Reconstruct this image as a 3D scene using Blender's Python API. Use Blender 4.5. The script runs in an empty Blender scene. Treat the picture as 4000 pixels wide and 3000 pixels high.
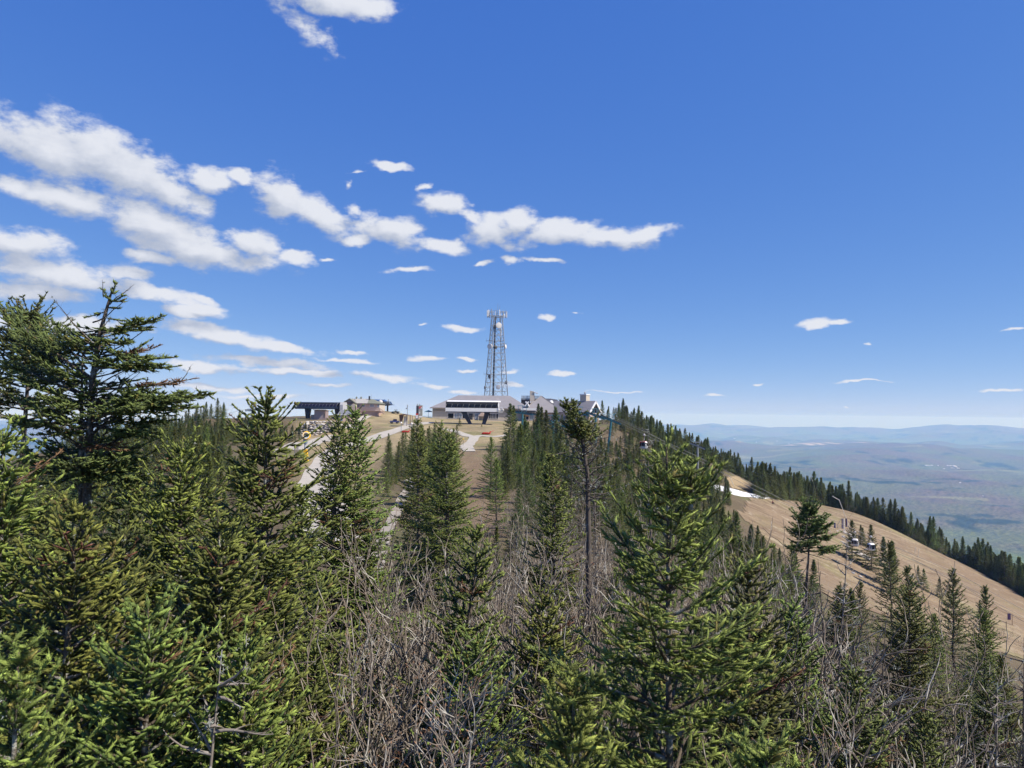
import bpy, math, random
import numpy as np
from mathutils import Vector, Matrix

SC = bpy.context.scene
COL = SC.collection
rad = math.radians

# ------------------------------------------------------------------ camera
PITCH, ROLL, FPX = rad(2.4), rad(0.65), 2774.0      # FPX: focal length in pixels of a 4000 px wide picture
_f = Vector((0, math.cos(PITCH), math.sin(PITCH)))
_u0 = Vector((0, -math.sin(PITCH), math.cos(PITCH)))
_r0 = Vector((1, 0, 0))
_r = _r0 * math.cos(ROLL) + _u0 * math.sin(ROLL)
_u = _u0 * math.cos(ROLL) - _r0 * math.sin(ROLL)
cam_data = bpy.data.cameras.new('camera')
cam_data.sensor_fit = 'HORIZONTAL'
cam_data.sensor_width = 36.0
cam_data.lens = 36.0 * FPX / 4000.0
cam_data.clip_start = 0.05
cam_data.clip_end = 150000.0
cam = bpy.data.objects.new('camera', cam_data)
COL.objects.link(cam)
_m = Matrix((_r, _u, -_f)).transposed().to_4x4()
cam.matrix_world = _m
SC.camera = cam

# ------------------------------------------------------------------ sun, sky, exposure
SUN_AZ, SUN_EL = rad(108.0), rad(48.0)               # azimuth clockwise from the view direction (+Y)
sun_vec = Vector((math.sin(SUN_AZ) * math.cos(SUN_EL), math.cos(SUN_AZ) * math.cos(SUN_EL), math.sin(SUN_EL)))
sl = bpy.data.lights.new('sun', 'SUN')
sl.energy = 5.0
sl.angle = rad(0.53)
sl.color = (1.0, 0.92, 0.79)
so = bpy.data.objects.new('sun', sl)
so.rotation_euler = (-sun_vec).to_track_quat('-Z', 'Y').to_euler()
so.location = sun_vec * 200
COL.objects.link(so)

SC.view_settings.view_transform = 'Standard'
SC.view_settings.look = 'None'
SC.view_settings.exposure = 0.5
SC.view_settings.gamma = 1.0
SC.view_settings.use_curve_mapping = False
cy = SC.cycles
SC.render.engine = 'CYCLES'
cy.use_denoising = True
cy.max_bounces = 5
cy.diffuse_bounces = 2
cy.glossy_bounces = 2
cy.transmission_bounces = 3
cy.transparent_max_bounces = 6
cy.volume_bounces = 2
cy.sample_clamp_indirect = 4.0
cy.caustics_reflective = False
cy.caustics_refractive = False

def pixdir(px, py):
    return _f + _r * ((px - 2000.0) / FPX) - _u * ((py - 1500.0) / FPX)

def P(px, py, d):
    """World point seen at (px, py) of the 4000 x 3000 photograph, d metres ahead (along +Y)."""
    v = pixdir(px, py)
    return v * (d / v.y)

# ------------------------------------------------------------------ node helper
class NT:
    def __init__(self, tree):
        self.t = tree
        self.n = tree.nodes
        self.l = tree.links
    def new(self, typ, **kw):
        nd = self.n.new(typ)
        for k, v in kw.items():
            setattr(nd, k, v)
        return nd
    def link(self, a, b):
        self.l.new(a, b)
    def val(self, sock, v):
        if hasattr(v, 'is_output') or isinstance(v, bpy.types.NodeSocket):
            self.l.new(v, sock)
        else:
            sock.default_value = v
    def math(self, op, a, b=None, c=None, clamp=False):
        nd = self.new('ShaderNodeMath', operation=op, use_clamp=clamp)
        self.val(nd.inputs[0], a)
        if b is not None: self.val(nd.inputs[1], b)
        if c is not None: self.val(nd.inputs[2], c)
        return nd.outputs[0]
    def vmath(self, op, a, b=None, out=0):
        nd = self.new('ShaderNodeVectorMath', operation=op)
        self.val(nd.inputs[0], a)
        if b is not None: self.val(nd.inputs[1], b)
        return nd.outputs[out]
    def maprange(self, v, a, b, c=0.0, d=1.0, typ='SMOOTHSTEP'):
        nd = self.new('ShaderNodeMapRange', interpolation_type=typ)
        self.val(nd.inputs[0], v)
        for i, x in enumerate((a, b, c, d)):
            self.val(nd.inputs[i + 1], x)
        return nd.outputs[0]
    def mix(self, f, a, b, blend='MIX'):
        nd = self.new('ShaderNodeMix', data_type='RGBA', blend_type=blend)
        self.val(nd.inputs[0], f)
        self.val(nd.inputs[6], a if isinstance(a, bpy.types.NodeSocket) else tuple(a) + ((1.0,) if len(a) == 3 else ()))
        self.val(nd.inputs[7], b if isinstance(b, bpy.types.NodeSocket) else tuple(b) + ((1.0,) if len(b) == 3 else ()))
        return nd.outputs[2]
    def noise(self, vec, scale, detail=4.0, rough=0.55, dim='3D', distort=0.0):
        nd = self.new('ShaderNodeTexNoise', noise_dimensions=dim)
        if vec is not None: self.val(nd.inputs['Vector'], vec)
        nd.inputs['Scale'].default_value = scale
        nd.inputs['Detail'].default_value = detail
        nd.inputs['Roughness'].default_value = rough
        nd.inputs['Distortion'].default_value = distort
        return nd.outputs['Fac']

# ------------------------------------------------------------------ world: Nishita sky with cumulus
W = bpy.data.worlds.new('World')
SC.world = W
W.use_nodes = True
W.node_tree.nodes.clear()
wt = NT(W.node_tree)
sky = wt.new('ShaderNodeTexSky', sky_type='NISHITA')
sky.sun_disc = False
sky.sun_elevation = SUN_EL
sky.sun_rotation = SUN_AZ
sky.altitude = 900.0
sky.air_density = 0.5
sky.dust_density = 0.0
sky.ozone_density = 1.0
SKY_STRENGTH = 0.10
# clouds: (centre x, y, half width, half height in pixels of a 2212 px wide picture, tilt in degrees clockwise, thickness)
CLOUDS = [
    (700, -12, 190, 40, 6, .75), (665, 62, 100, 38, 20, .35), (790, 15, 110, 30, -5, .5),
    (90, 318, 190, 56, 6, 1), (240, 352, 190, 62, 17, 1), (360, 408, 120, 36, 24, 1), (455, 392, 55, 30, 10, .95), (30, 405, 90, 22, 4, .45),
    (170, 437, 150, 34, 8, .9), (340, 488, 160, 44, 13, 1), (420, 535, 190, 38, 9, 1), (545, 525, 62, 34, 4, 1), (310, 553, 80, 18, 4, .7),
    (45, 525, 115, 34, 3, 1), (110, 590, 175, 34, 6, 1), (280, 588, 66, 22, 0, .85), (330, 632, 110, 22, 8, .95), (90, 630, 110, 22, 0, .95),
    (420, 672, 88, 17, 0, .95), (440, 648, 62, 12, 16, .5),
    (522, 381, 40, 18, 3, .9), (605, 425, 72, 48, 20, 1), (690, 468, 98, 38, 22, 1), (765, 452, 34, 22, -20, .5), (770, 522, 48, 15, -8, .75),
    (850, 497, 88, 38, 14, 1), (945, 528, 86, 19, 12, .95),
    (953, 438, 58, 31, 2, .95), (915, 402, 30, 9, -25, .35), (1020, 470, 46, 16, 20, .8),
    (1075, 500, 76, 40, 4, 1), (1120, 482, 62, 34, 0, 1), (1210, 500, 110, 36, 4, 1), (1330, 512, 110, 26, 2, 1), (1405, 505, 70, 20, -6, .95),
    (842, 357, 46, 12, 3, .95), (770, 370, 32, 8, -8, .3), (748, 395, 26, 12, -40, .25),
    (645, 558, 46, 16, 4, 1), (712, 565, 24, 7, 0, .45),
    (880, 583, 60, 9, -3, .7), (1040, 566, 32, 9, -18, .6), (1105, 562, 34, 10, 10, .6), (1180, 562, 76, 8, 3, .65),
    (120, 700, 150, 22, 0, .8), (470, 722, 160, 22, 7, 1), (590, 748, 130, 14, 6, .95), (760, 762, 60, 6, 3, .5),
    (440, 792, 90, 14, 4, .9), (590, 782, 150, 13, 3, .95), (740, 778, 100, 7, 2, .7), (640, 802, 130, 11, 2, .75), (820, 812, 90, 12, 4, .7), (700, 832, 74, 8, 2, .7),
    (470, 838, 150, 10, 1, .55), (560, 856, 160, 7, 0, .45), (940, 834, 60, 8, 4, .55),
    (1000, 711, 46, 9, 3, .95), (915, 704, 20, 5, -10, .35), (924, 772, 50, 8, 1, .85), (1012, 774, 27, 6, 2, .7), (1008, 798, 32, 6, 0, .85),
    (1100, 800, 40, 7, 0, .4), (1100, 832, 46, 8, 0, .45), (1000, 850, 40, 6, 0, .6), (1180, 685, 22, 9, 2, .95), (1212, 808, 34, 8, 2, .9), (1250, 674, 20, 3, 0, .25),
    (1762, 699, 40, 13, -12, .95), (1805, 696, 44, 7, 3, .8), (1882, 743, 26, 4, 4, .5), (1638, 832, 16, 4, 2, .6), (1868, 825, 84, 3, 0, .25),
    (2150, 842, 60, 5, 2, .4), (1820, 881, 9, 3, 0, .5), (1550, 853, 40, 4, 0, .25), (2190, 713, 34, 4, 0, .3), (1330, 846, 120, 4, 0, .2),
]
K = 4000.0 / 2212.0
CL = []
for (cx, cyy, hw, hh, tilt, th) in CLOUDS:
    d0 = pixdir(cx * K, cyy * K).normalized()
    CL.append((math.atan2(d0.x, d0.y), math.asin(d0.z), hw * K / FPX * 1.06, hh * K / FPX * 1.06, tilt, th))

def cloud_group(name, items):
    grp = bpy.data.node_groups.new(name, 'ShaderNodeTree')
    grp.interface.new_socket('Vector', in_out='INPUT', socket_type='NodeSocketVector')
    grp.interface.new_socket('Fac', in_out='OUTPUT', socket_type='NodeSocketFloat')
    g = NT(grp)
    gi = g.new('NodeGroupInput'); go = g.new('NodeGroupOutput')
    pvec = gi.outputs[0]                              # (azimuth, elevation, 0)
    acc = None
    for ci, (az, el, hw, hh, tilt, th) in enumerate(items):
        if ci and ci % 8 == 0:                        # keeps the node evaluation in small batches
            nd = g.new('ShaderNodeVectorMath', operation='MULTIPLY_ADD'); g.link(acc, nd.inputs[0]); nd.inputs[1].default_value = (1e-9,) * 3; g.link(pvec, nd.inputs[2]); pvec = nd.outputs[0]
        mp = g.new('ShaderNodeMapping', vector_type='TEXTURE')
        g.link(pvec, mp.inputs[0])
        mp.inputs[1].default_value = (az, el, 0)
        mp.inputs[2].default_value = (0, 0, -rad(tilt))
        mp.inputs[3].default_value = (hw * math.cos(az), hh, 1)
        ln = g.vmath('LENGTH', mp.outputs[0], out=1)
        v = g.math('MULTIPLY_ADD', ln, -1.0, 0.55 + 0.45 * th)     # thin clouds get a lower peak
        acc = v if acc is None else g.math('SMOOTH_MAX', acc, v, 0.12)
    g.link(acc, go.inputs[0])
    return grp

tc = wt.new('ShaderNodeTexCoord')
sep = wt.new('ShaderNodeSeparateXYZ'); wt.link(tc.outputs['Generated'], sep.inputs[0])
azs = wt.math('ARCTAN2', sep.outputs[0], sep.outputs[1])
els = wt.math('ARCSINE', sep.outputs[2])
# below the horizon the sky keeps its horizon colour
mz = wt.new('ShaderNodeCombineXYZ'); wt.link(sep.outputs[0], mz.inputs[0]); wt.link(sep.outputs[1], mz.inputs[1]); wt.link(wt.math('MAXIMUM', sep.outputs[2], 0.012), mz.inputs[2])
wt.link(wt.vmath('NORMALIZE', mz.outputs[0]), sky.inputs['Vector'])
# the sky's colour response (blue rolls off the way it does in the photograph)
sc_ = wt.new('ShaderNodeSeparateColor'); wt.link(sky.outputs[0], sc_.inputs[0])
cb_ = wt.new('ShaderNodeCombineColor')
for k, (gain, gam) in enumerate(((0.63, 0.91), (0.558, 0.61), (0.652, 0.25))):
    wt.link(wt.math('MULTIPLY', wt.math('POWER', wt.math('MULTIPLY', sc_.outputs[k], 0.1), gam), gain / SKY_STRENGTH), cb_.inputs[k])
def sky_bg():
    b = wt.new('ShaderNodeBackground'); wt.link(cb_.outputs[0], b.inputs[0]); b.inputs[1].default_value = SKY_STRENGTH
    return b.outputs[0]

def cloud_layer(items, generic=False):
    """Shader: sky with the clouds of one part of it. Edges from noise, shade from how much cloud lies towards the sun."""
    cmb = wt.new('ShaderNodeCombineXYZ'); wt.link(azs, cmb.inputs[0]); wt.link(els, cmb.inputs[1])
    ang = cmb.outputs[0]
    stretch = wt.new('ShaderNodeMapping'); wt.link(ang, stretch.inputs[0]); stretch.inputs[3].default_value = (1.0, 1.7, 1.0)
    nz = wt.noise(stretch.outputs[0], 20.0, 9.0, 0.62)
    wn = wt.new('ShaderNodeTexNoise'); wt.link(stretch.outputs[0], wn.inputs['Vector']); wn.inputs['Scale'].default_value = 30.0; wn.inputs['Detail'].default_value = 3.0
    warp = wt.vmath('MULTIPLY', wt.vmath('SUBTRACT', wn.outputs['Color'], (0.5, 0.5, 0.5)), (0.034, 0.017, 0.0))
    p1 = wt.vmath('ADD', ang, warp)
    if generic:
        D1 = wt.math('MULTIPLY', wt.math('SUBTRACT', wt.noise(stretch.outputs[0], 3.0, 3.0, 0.5), 0.60), 6.0); D2 = 0.0
    else:
        gr = cloud_group('cloud_field', items)
        def field(vec):
            nd = wt.new('ShaderNodeGroup'); nd.node_tree = gr
            wt.link(vec, nd.inputs[0]); return nd.outputs[0]
        D1 = field(p1)
        D2 = field(wt.vmath('ADD', p1, (0.006, 0.020, 0.0)))
    fine = wt.math('SUBTRACT', nz, 0.5)
    # big clouds keep their body, edges and thin ones are torn by the noise
    dens = wt.math('ADD', D1, wt.math('MULTIPLY', fine, 1.9))
    alpha = wt.maprange(dens, 0.0, 0.56, 0.0, 1.0)
    relief = wt.math('ADD', wt.math('MULTIPLY', wt.math('SUBTRACT', D1, D2), 0.75), wt.math('MULTIPLY', fine, 1.3))
    lit = wt.maprange(relief, -0.34, 0.52, 0.0, 1.0)
    ccol = wt.mix(lit, tuple(c / SKY_STRENGTH for c in (0.31, 0.352, 0.45)), tuple(c / SKY_STRENGTH for c in (0.55, 0.57, 0.625)))
    b = wt.new('ShaderNodeBackground'); wt.link(wt.mix(alpha, cb_.outputs[0], ccol), b.inputs[0]); b.inputs[1].default_value = SKY_STRENGTH
    return b.outputs[0]

def inside(v, lo, hi):
    return wt.math('MULTIPLY', wt.math('GREATER_THAN', v, lo), wt.math('LESS_THAN', v, hi))
_el = lambda py: math.asin(pixdir(2000, py * K).normalized().z)
SPLIT = _el(630)
REGIONS = [(-0.80, -0.30, SPLIT, 0.62), (-0.30, 0.27, SPLIT, 0.62), (-0.80, -0.23, 0.0, SPLIT), (-0.23, 0.70, 0.0, SPLIT)]
shader = sky_bg()
for (a0, a1, e0, e1) in REGIONS:
    its = [c for c in CL if c[0] + 1.6 * c[2] + .03 > a0 and c[0] - 1.6 * c[2] - .03 < a1 and c[1] + 1.6 * c[3] + .02 + abs(c[2]) * .35 > e0 and c[1] - 1.6 * c[3] - .02 - abs(c[2]) * .35 < e1]
    m_ = wt.math('MULTIPLY', inside(azs, a0, a1), inside(els, e0, e1))
    mx = wt.new('ShaderNodeMixShader'); wt.link(m_, mx.inputs[0]); wt.link(shader, mx.inputs[1]); wt.link(cloud_layer(its), mx.inputs[2]); shader = mx.outputs[0]
# scattered cumulus of the same kind goes on all round behind the camera
m_ = wt.math('MULTIPLY', wt.math('GREATER_THAN', wt.math('ABSOLUTE', azs), 0.95), inside(els, 0.03, 0.7))
mx = wt.new('ShaderNodeMixShader'); wt.link(m_, mx.inputs[0]); wt.link(shader, mx.inputs[1]); wt.link(cloud_layer([], True), mx.inputs[2]); shader = mx.outputs[0]
wo = wt.new('ShaderNodeOutputWorld'); wt.link(shader, wo.inputs[0])
W.cycles.sampling_method = 'MANUAL'
W.cycles.sample_map_resolution = 512

# ------------------------------------------------------------------ materials
def material(name, color, rough=0.7, metal=0.0, spec=0.4, vary=0.12, scale=2.0, bump=0.0, bscale=None, attr=None, dirt=None, coords='Object', translucent=0.0):
    """Principled material; colour varied by noise, or read from a colour attribute."""
    m = bpy.data.materials.new(name)
    m.use_nodes = True
    t = NT(m.node_tree); t.n.clear()
    out = t.new('ShaderNodeOutputMaterial'); b = t.new('ShaderNodeBsdfPrincipled')
    b.inputs['Roughness'].default_value = rough; b.inputs['Metallic'].default_value = metal
    b.inputs['Specular IOR Level'].default_value = spec
    tcn = t.new('ShaderNodeTexCoord')
    vec = tcn.outputs[coords]
    if attr:
        a = t.new('ShaderNodeAttribute', attribute_name=attr); col = a.outputs['Color']
    else:
        rgb = t.new('ShaderNodeRGB'); rgb.outputs[0].default_value = (*color, 1); col = rgb.outputs[0]
    if vary > 0:
        n = t.noise(vec, scale, 5.0, 0.6)
        k = t.maprange(n, 0.25, 0.75, 1.0 - vary, 1.0 + vary, 'LINEAR')
        vm = t.new('ShaderNodeVectorMath', operation='SCALE'); t.link(col, vm.inputs[0]); t.link(k, vm.inputs['Scale']); col = vm.outputs[0]
    if dirt:
        n2 = t.noise(vec, dirt[1], 6.0, 0.65)
        col = t.mix(t.maprange(n2, dirt[2], dirt[2] + 0.12), col, dirt[0])
    t.link(col, b.inputs['Base Color'])
    if bump > 0:
        bn = t.new('ShaderNodeBump'); bn.inputs['Strength'].default_value = bump; bn.inputs['Distance'].default_value = 0.1
        t.link(t.noise(vec, bscale or scale * 4, 6.0, 0.6), bn.inputs['Height']); t.link(bn.outputs[0], b.inputs['Normal'])
    if translucent > 0:
        tr = t.new('ShaderNodeBsdfTranslucent'); t.link(col, tr.inputs[0])
        ms = t.new('ShaderNodeMixShader'); ms.inputs[0].default_value = translucent
        t.link(b.outputs[0], ms.inputs[1]); t.link(tr.outputs[0], ms.inputs[2]); t.link(ms.outputs[0], out.inputs[0])
    else:
        t.link(b.outputs[0], out.inputs[0])
    return m

# ------------------------------------------------------------------ objects
def tag(o, label=None, cat=None, group=None, kind=None):
    if label: o['label'] = label
    if cat: o['category'] = cat
    if group: o['group'] = group
    if kind: o['kind'] = kind
    return o

def empty(name, loc, rz=0.0, scale=1.0):
    o = bpy.data.objects.new(name, None)
    o.empty_display_size = 0.2
    o.location = loc; o.rotation_euler = (0, 0, rz); o.scale = (scale,) * 3
    COL.objects.link(o)
    return o

def link_mesh(name, me, parent=None, mat=None):
    o = bpy.data.objects.new(name, me)
    COL.objects.link(o)
    if parent is not None: o.parent = parent
    if mat is not None and len(me.materials) == 0: me.materials.append(mat)
    return o

def np_mesh(name, V, F, mat=None, col=None, smooth=False):
    """Mesh from an (n,3) vertex array and an (m,k) face array; col: (n,3) point colours."""
    me = bpy.data.meshes.new(name)
    V = np.asarray(V, dtype=np.float32); F = np.asarray(F, dtype=np.int32)
    n, k = F.shape
    me.vertices.add(len(V)); me.vertices.foreach_set('co', V.ravel())
    me.loops.add(n * k); me.loops.foreach_set('vertex_index', F.ravel())
    me.polygons.add(n)
    me.polygons.foreach_set('loop_start', np.arange(0, n * k, k, dtype=np.int32))
    me.polygons.foreach_set('loop_total', np.full(n, k, dtype=np.int32))
    if smooth: me.polygons.foreach_set('use_smooth', np.ones(n, dtype=bool))
    me.update(calc_edges=True)
    if col is not None:
        a = me.color_attributes.new('tint', 'FLOAT_COLOR', 'POINT')
        c4 = np.ones((len(V), 4), dtype=np.float32); c4[:, :3] = col
        a.data.foreach_set('color', c4.ravel())
    if mat is not None: me.materials.append(mat)
    return me

class MB:
    """Collects boxes, tubes, prisms and lathes; build() links them as one mesh object."""
    def __init__(self):
        self.v = []; self.f = []
    def add(self, vs, fs):
        b = len(self.v)
        self.v += [tuple(x) for x in vs]
        self.f += [tuple(i + b for i in f) for f in fs]
        return self
    def box(self, c, s, rz=0.0, rx=0.0, ry=0.0):
        M = Matrix.Rotation(rz, 3, 'Z') @ Matrix.Rotation(ry, 3, 'Y') @ Matrix.Rotation(rx, 3, 'X')
        c = Vector(c); h = Vector(s) * 0.5
        vs = [c + M @ Vector((x * h.x, y * h.y, z * h.z)) for x in (-1, 1) for y in (-1, 1) for z in (-1, 1)]
        return self.add(vs, [(0, 1, 3, 2), (4, 6, 7, 5), (0, 4, 5, 1), (2, 3, 7, 6), (0, 2, 6, 4), (1, 5, 7, 3)])
    def span(self, lo, hi):
        lo = Vector(lo); hi = Vector(hi)
        return self.box((lo + hi) / 2, hi - lo)
    def tube(self, a, b, r0, r1=None, n=8, cap=True):
        a = Vector(a); b = Vector(b); r1 = r0 if r1 is None else r1
        d = (b - a)
        if d.length < 1e-6: return self
        d.normalize()
        u = d.cross(Vector((0, 0, 1)) if abs(d.z) < 0.95 else Vector((1, 0, 0))).normalized(); w = d.cross(u)
        vs = []
        for p, r in ((a, r0), (b, r1)):
            for i in range(n):
                t = 2 * math.pi * i / n
                vs.append(p + (u * math.cos(t) + w * math.sin(t)) * r)
        fs = [(i, (i + 1) % n, n + (i + 1) % n, n + i) for i in range(n)]
        if cap: fs += [tuple(range(n))[::-1], tuple(range(n, 2 * n))]
        return self.add(vs, fs)
    def path(self, pts, r, n=6):
        for a, b in zip(pts, pts[1:]): self.tube(a, b, r, r, n)
        return self
    def bar(self, a, b, w, h=None):
        """Square bar from a to b."""
        return self.tube(a, b, w * 0.7071, w * 0.7071, 4)
    def prism(self, poly, lo, hi, axis='y'):
        """Polygon (2-D points) extruded along an axis."""
        def at(p, t):
            if axis == 'y': return (p[0], t, p[1])
            if axis == 'x': return (t, p[0], p[1])
            return (p[0], p[1], t)
        n = len(poly)
        vs = [at(p, lo) for p in poly] + [at(p, hi) for p in poly]
        fs = [(i, (i + 1) % n, n + (i + 1) % n, n + i) for i in range(n)] + [tuple(range(n))[::-1], tuple(range(n, 2 * n))]
        return self.add(vs, fs)
    def lathe(self, prof, c, n=16, axis=(0, 0, 1)):
        """Profile [(radius, height)] turned about an axis through c."""
        ax = Vector(axis).normalized()
        u = ax.cross(Vector((0, 0, 1)) if abs(ax.z) < 0.95 else Vector((1, 0, 0))).normalized(); w = ax.cross(u); c = Vector(c)
        vs = []
        for r, h in prof:
            for i in range(n):
                t = 2 * math.pi * i / n
                vs.append(c + ax * h + (u * math.cos(t) + w * math.sin(t)) * max(r, 1e-4))
        fs = []
        for j in range(len(prof) - 1):
            for i in range(n):
                fs.append((j * n + i, j * n + (i + 1) % n, (j + 1) * n + (i + 1) % n, (j + 1) * n + i))
        return self.add(vs, fs)
    def face(self, pts):
        return self.add(pts, [tuple(range(len(pts)))])
    def slab(self, pts, t=0.15):
        """A sheet through pts (coplanar polygon, upward order) with thickness t downward along its normal."""
        p = [Vector(x) for x in pts]
        n = (p[1] - p[0]).cross(p[2] - p[0]).normalized()
        if n.z < 0: n = -n
        q = [x - n * t for x in p]; k = len(p)
        return self.add(p + q, [tuple(range(k)), tuple(range(k, 2 * k))[::-1]] + [(i, k + i, k + (i + 1) % k, (i + 1) % k) for i in range(k)])
    def mesh(self, name, mat=None, smooth=False):
        me = bpy.data.meshes.new(name)
        me.from_pydata([tuple(x) for x in self.v], [], self.f)
        if smooth:
            for p in me.polygons: p.use_smooth = True
        me.update()
        if mat: me.materials.append(mat)
        return me
    def build(self, name, mat, parent=None, smooth=False):
        return link_mesh(name, self.mesh(name, mat, smooth), parent)

def copy_tree(o, parent=None):
    c = o.copy(); COL.objects.link(c); c.parent = parent
    for ch in [x for x in o.children]:
        copy_tree(ch, c)
    return c

def rock_mesh(name, seed, mat, squash=0.7):
    rng = np.random.default_rng(seed)
    import bmesh
    bm = bmesh.new(); bmesh.ops.create_icosphere(bm, subdivisions=2, radius=0.5)
    pl = rng.normal(size=(9, 3)); pl /= np.linalg.norm(pl, axis=1)[:, None]; dd = rng.uniform(0.30, 0.46, 9)
    for v in bm.verts:
        p = np.array(v.co)
        for n_, d_ in zip(pl, dd):
            e = p @ n_ - d_
            if e > 0: p = p - n_ * e * 0.9
        p[2] *= squash
        v.co = Vector(p + rng.normal(size=3) * 0.008)
    me = bpy.data.meshes.new(name); bm.to_mesh(me); bm.free(); me.materials.append(mat)
    return me

# ------------------------------------------------------------------ terrain
def vnoise(x, y, seed=0):
    """Smooth value noise in [-1, 1] on a unit lattice."""
    xi = np.floor(x).astype(np.int64); yi = np.floor(y).astype(np.int64)
    fx = x - xi; fy = y - yi
    fx = fx * fx * (3 - 2 * fx); fy = fy * fy * (3 - 2 * fy)
    def h(a, b):
        n = (a * 374761393 + b * 668265263 + seed * 974634777) & 0xffffffff
        n = ((n ^ (n >> 13)) * 1274126177) & 0xffffffff
        n = n ^ (n >> 16)
        return (n & 0xffff) / 32767.5 - 1.0
    a = h(xi, yi); b = h(xi + 1, yi); c = h(xi, yi + 1); d = h(xi + 1, yi + 1)
    return (a * (1 - fx) + b * fx) * (1 - fy) + (c * (1 - fx) + d * fx) * fy

def sstep(x, a, b):
    t = np.clip((x - a) / (b - a), 0, 1)
    return t * t * (3 - 2 * t)

def soft(s, w):
    """Softened max(s, 0)."""
    return 0.5 * (s + np.sqrt(s * s + w * w)) - 0.5 * w * np.exp(-np.abs(s) / w)

ZR_Y = [-300, -40, 20, 60, 100, 140, 170, 200, 225, 250, 300, 360]
ZR_Z = [-30, -8.5, -7.2, -8.4, -8.8, -8.0, -7.2, -6.0, -4.6, -3.5, -2.2, -2.5]
X0_Y = [-100, 0, 170, 193, 233, 262, 288, 360]
X0_X = [4, 6, 6, 10, 28, 38, 45, 55]
XL_Y = [-100, 0, 60, 120, 200, 300]
XL_X = [14, 18, 30, 60, 95, 110]
RC_A = [-180, -120, -90, -60, -30, 0, 13, 27, 43, 50, 59, 70, 90, 130, 180]
RC_R = [330, 260, 220, 230, 240, 215, 212, 222, 232, 244, 252, 270, 310, 330, 330]

def H(x, y):
    x = np.asarray(x, dtype=float); y = np.asarray(y, dtype=float)
    z = np.interp(y, ZR_Y, ZR_Z)
    s = soft(x - np.interp(y, X0_Y, X0_X), 5.0)
    s = np.minimum(s, 300.0)
    z = z - (0.48 * s - 0.0005 * s * s)
    sl_ = soft(-x - np.interp(y, XL_Y, XL_X), 8.0)
    z = z - 0.16 * sl_ - 0.0006 * np.minimum(sl_, 200) ** 2
    # hollow in front of the boulder wall
    z = z - 2.9 * sstep(-x, 38, 56) * sstep(y, 165, 205) * (1 - sstep(y, 230.5, 233.0)) * (1 - sstep(-x, 95, 125))
    # terrace of the far terminal behind the boulder wall, and the knoll of the upper lodge
    terr = sstep(y, 231.5, 233.5) * sstep(x, -112, -98) * (1 - sstep(x, -63, -52)) * (1 - sstep(y, 290, 320))
    zt = -2.9
    z = z * (1 - terr) + zt * terr
    z = z + 3.4 * np.exp(-(((x + 54) / 17) ** 2 + ((y - 281) / 22) ** 2)) 
    z = z + 5.5 * np.exp(-(((x - 150) / 26) ** 2 + ((y - 300) / 30) ** 2))      # shoulder of the ski run
    rx, ry = x, y - 150.0
    r = np.hypot(rx, ry); a = np.degrees(np.arctan2(rx, ry))
    e = soft(r - np.interp(a, RC_A, RC_R), 7.0)
    z = z - 0.55 * e
    z = z + 0.35 * vnoise(x / 23.0, y / 23.0, 3) + 0.14 * vnoise(x / 8.0, y / 8.0, 5)
    # flanks have bigger undulations
    z = z + 1.3 * vnoise(x / 60.0, y / 60.0, 9) * sstep(s, 5, 60)
    return z

def Hs(x, y):
    return float(H(np.array([x]), np.array([y]))[0])

def hit(px, py, dmin=12.0, dmax=900.0):
    """Point of the ground seen at (px, py) of the photograph."""
    v = pixdir(px, py); v = v / v.y
    d = np.concatenate([np.arange(dmin, 420, 0.5), np.arange(420, dmax, 3.0)])
    zz = H(v.x * d, d) - v.z * d
    k = np.argmax(zz > 0)
    if zz[k] <= 0:
        dd = d[int(np.argmax(zz / d))]; x, y = v.x * dd, dd
        return Vector((x, y, Hs(x, y)))
    dd = d[k]
    if k > 0:
        dd = d[k - 1] + (d[k] - d[k - 1]) * (-zz[k - 1]) / max(zz[k] - zz[k - 1], 1e-6)
    x, y = v.x * dd, dd
    return Vector((x, y, Hs(x, y)))

def pts_in_poly(x, y, poly):
    poly = [(p[0], p[1]) for p in poly]
    inside = np.zeros(np.shape(x), bool)
    j = len(poly) - 1
    for i in range(len(poly)):
        xi, yi = poly[i]; xj, yj = poly[j]
        c = ((yi > y) != (yj > y)) & (x < (xj - xi) * (y - yi) / ((yj - yi) if abs(yj - yi) > 1e-9 else 1e-9) + xi)
        inside ^= c
        j = i
    return inside

def dist_line(x, y, pts):
    best = np.full(np.shape(x), 1e9)
    for a, b in zip(pts, pts[1:]):
        ax, ay, bx, by = a[0], a[1], b[0], b[1]
        dx, dy = bx - ax, by - ay
        t = np.clip(((x - ax) * dx + (y - ay) * dy) / (dx * dx + dy * dy + 1e-9), 0, 1)
        best = np.minimum(best, np.hypot(x - ax - t * dx, y - ay - t * dy))
    return best

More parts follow.
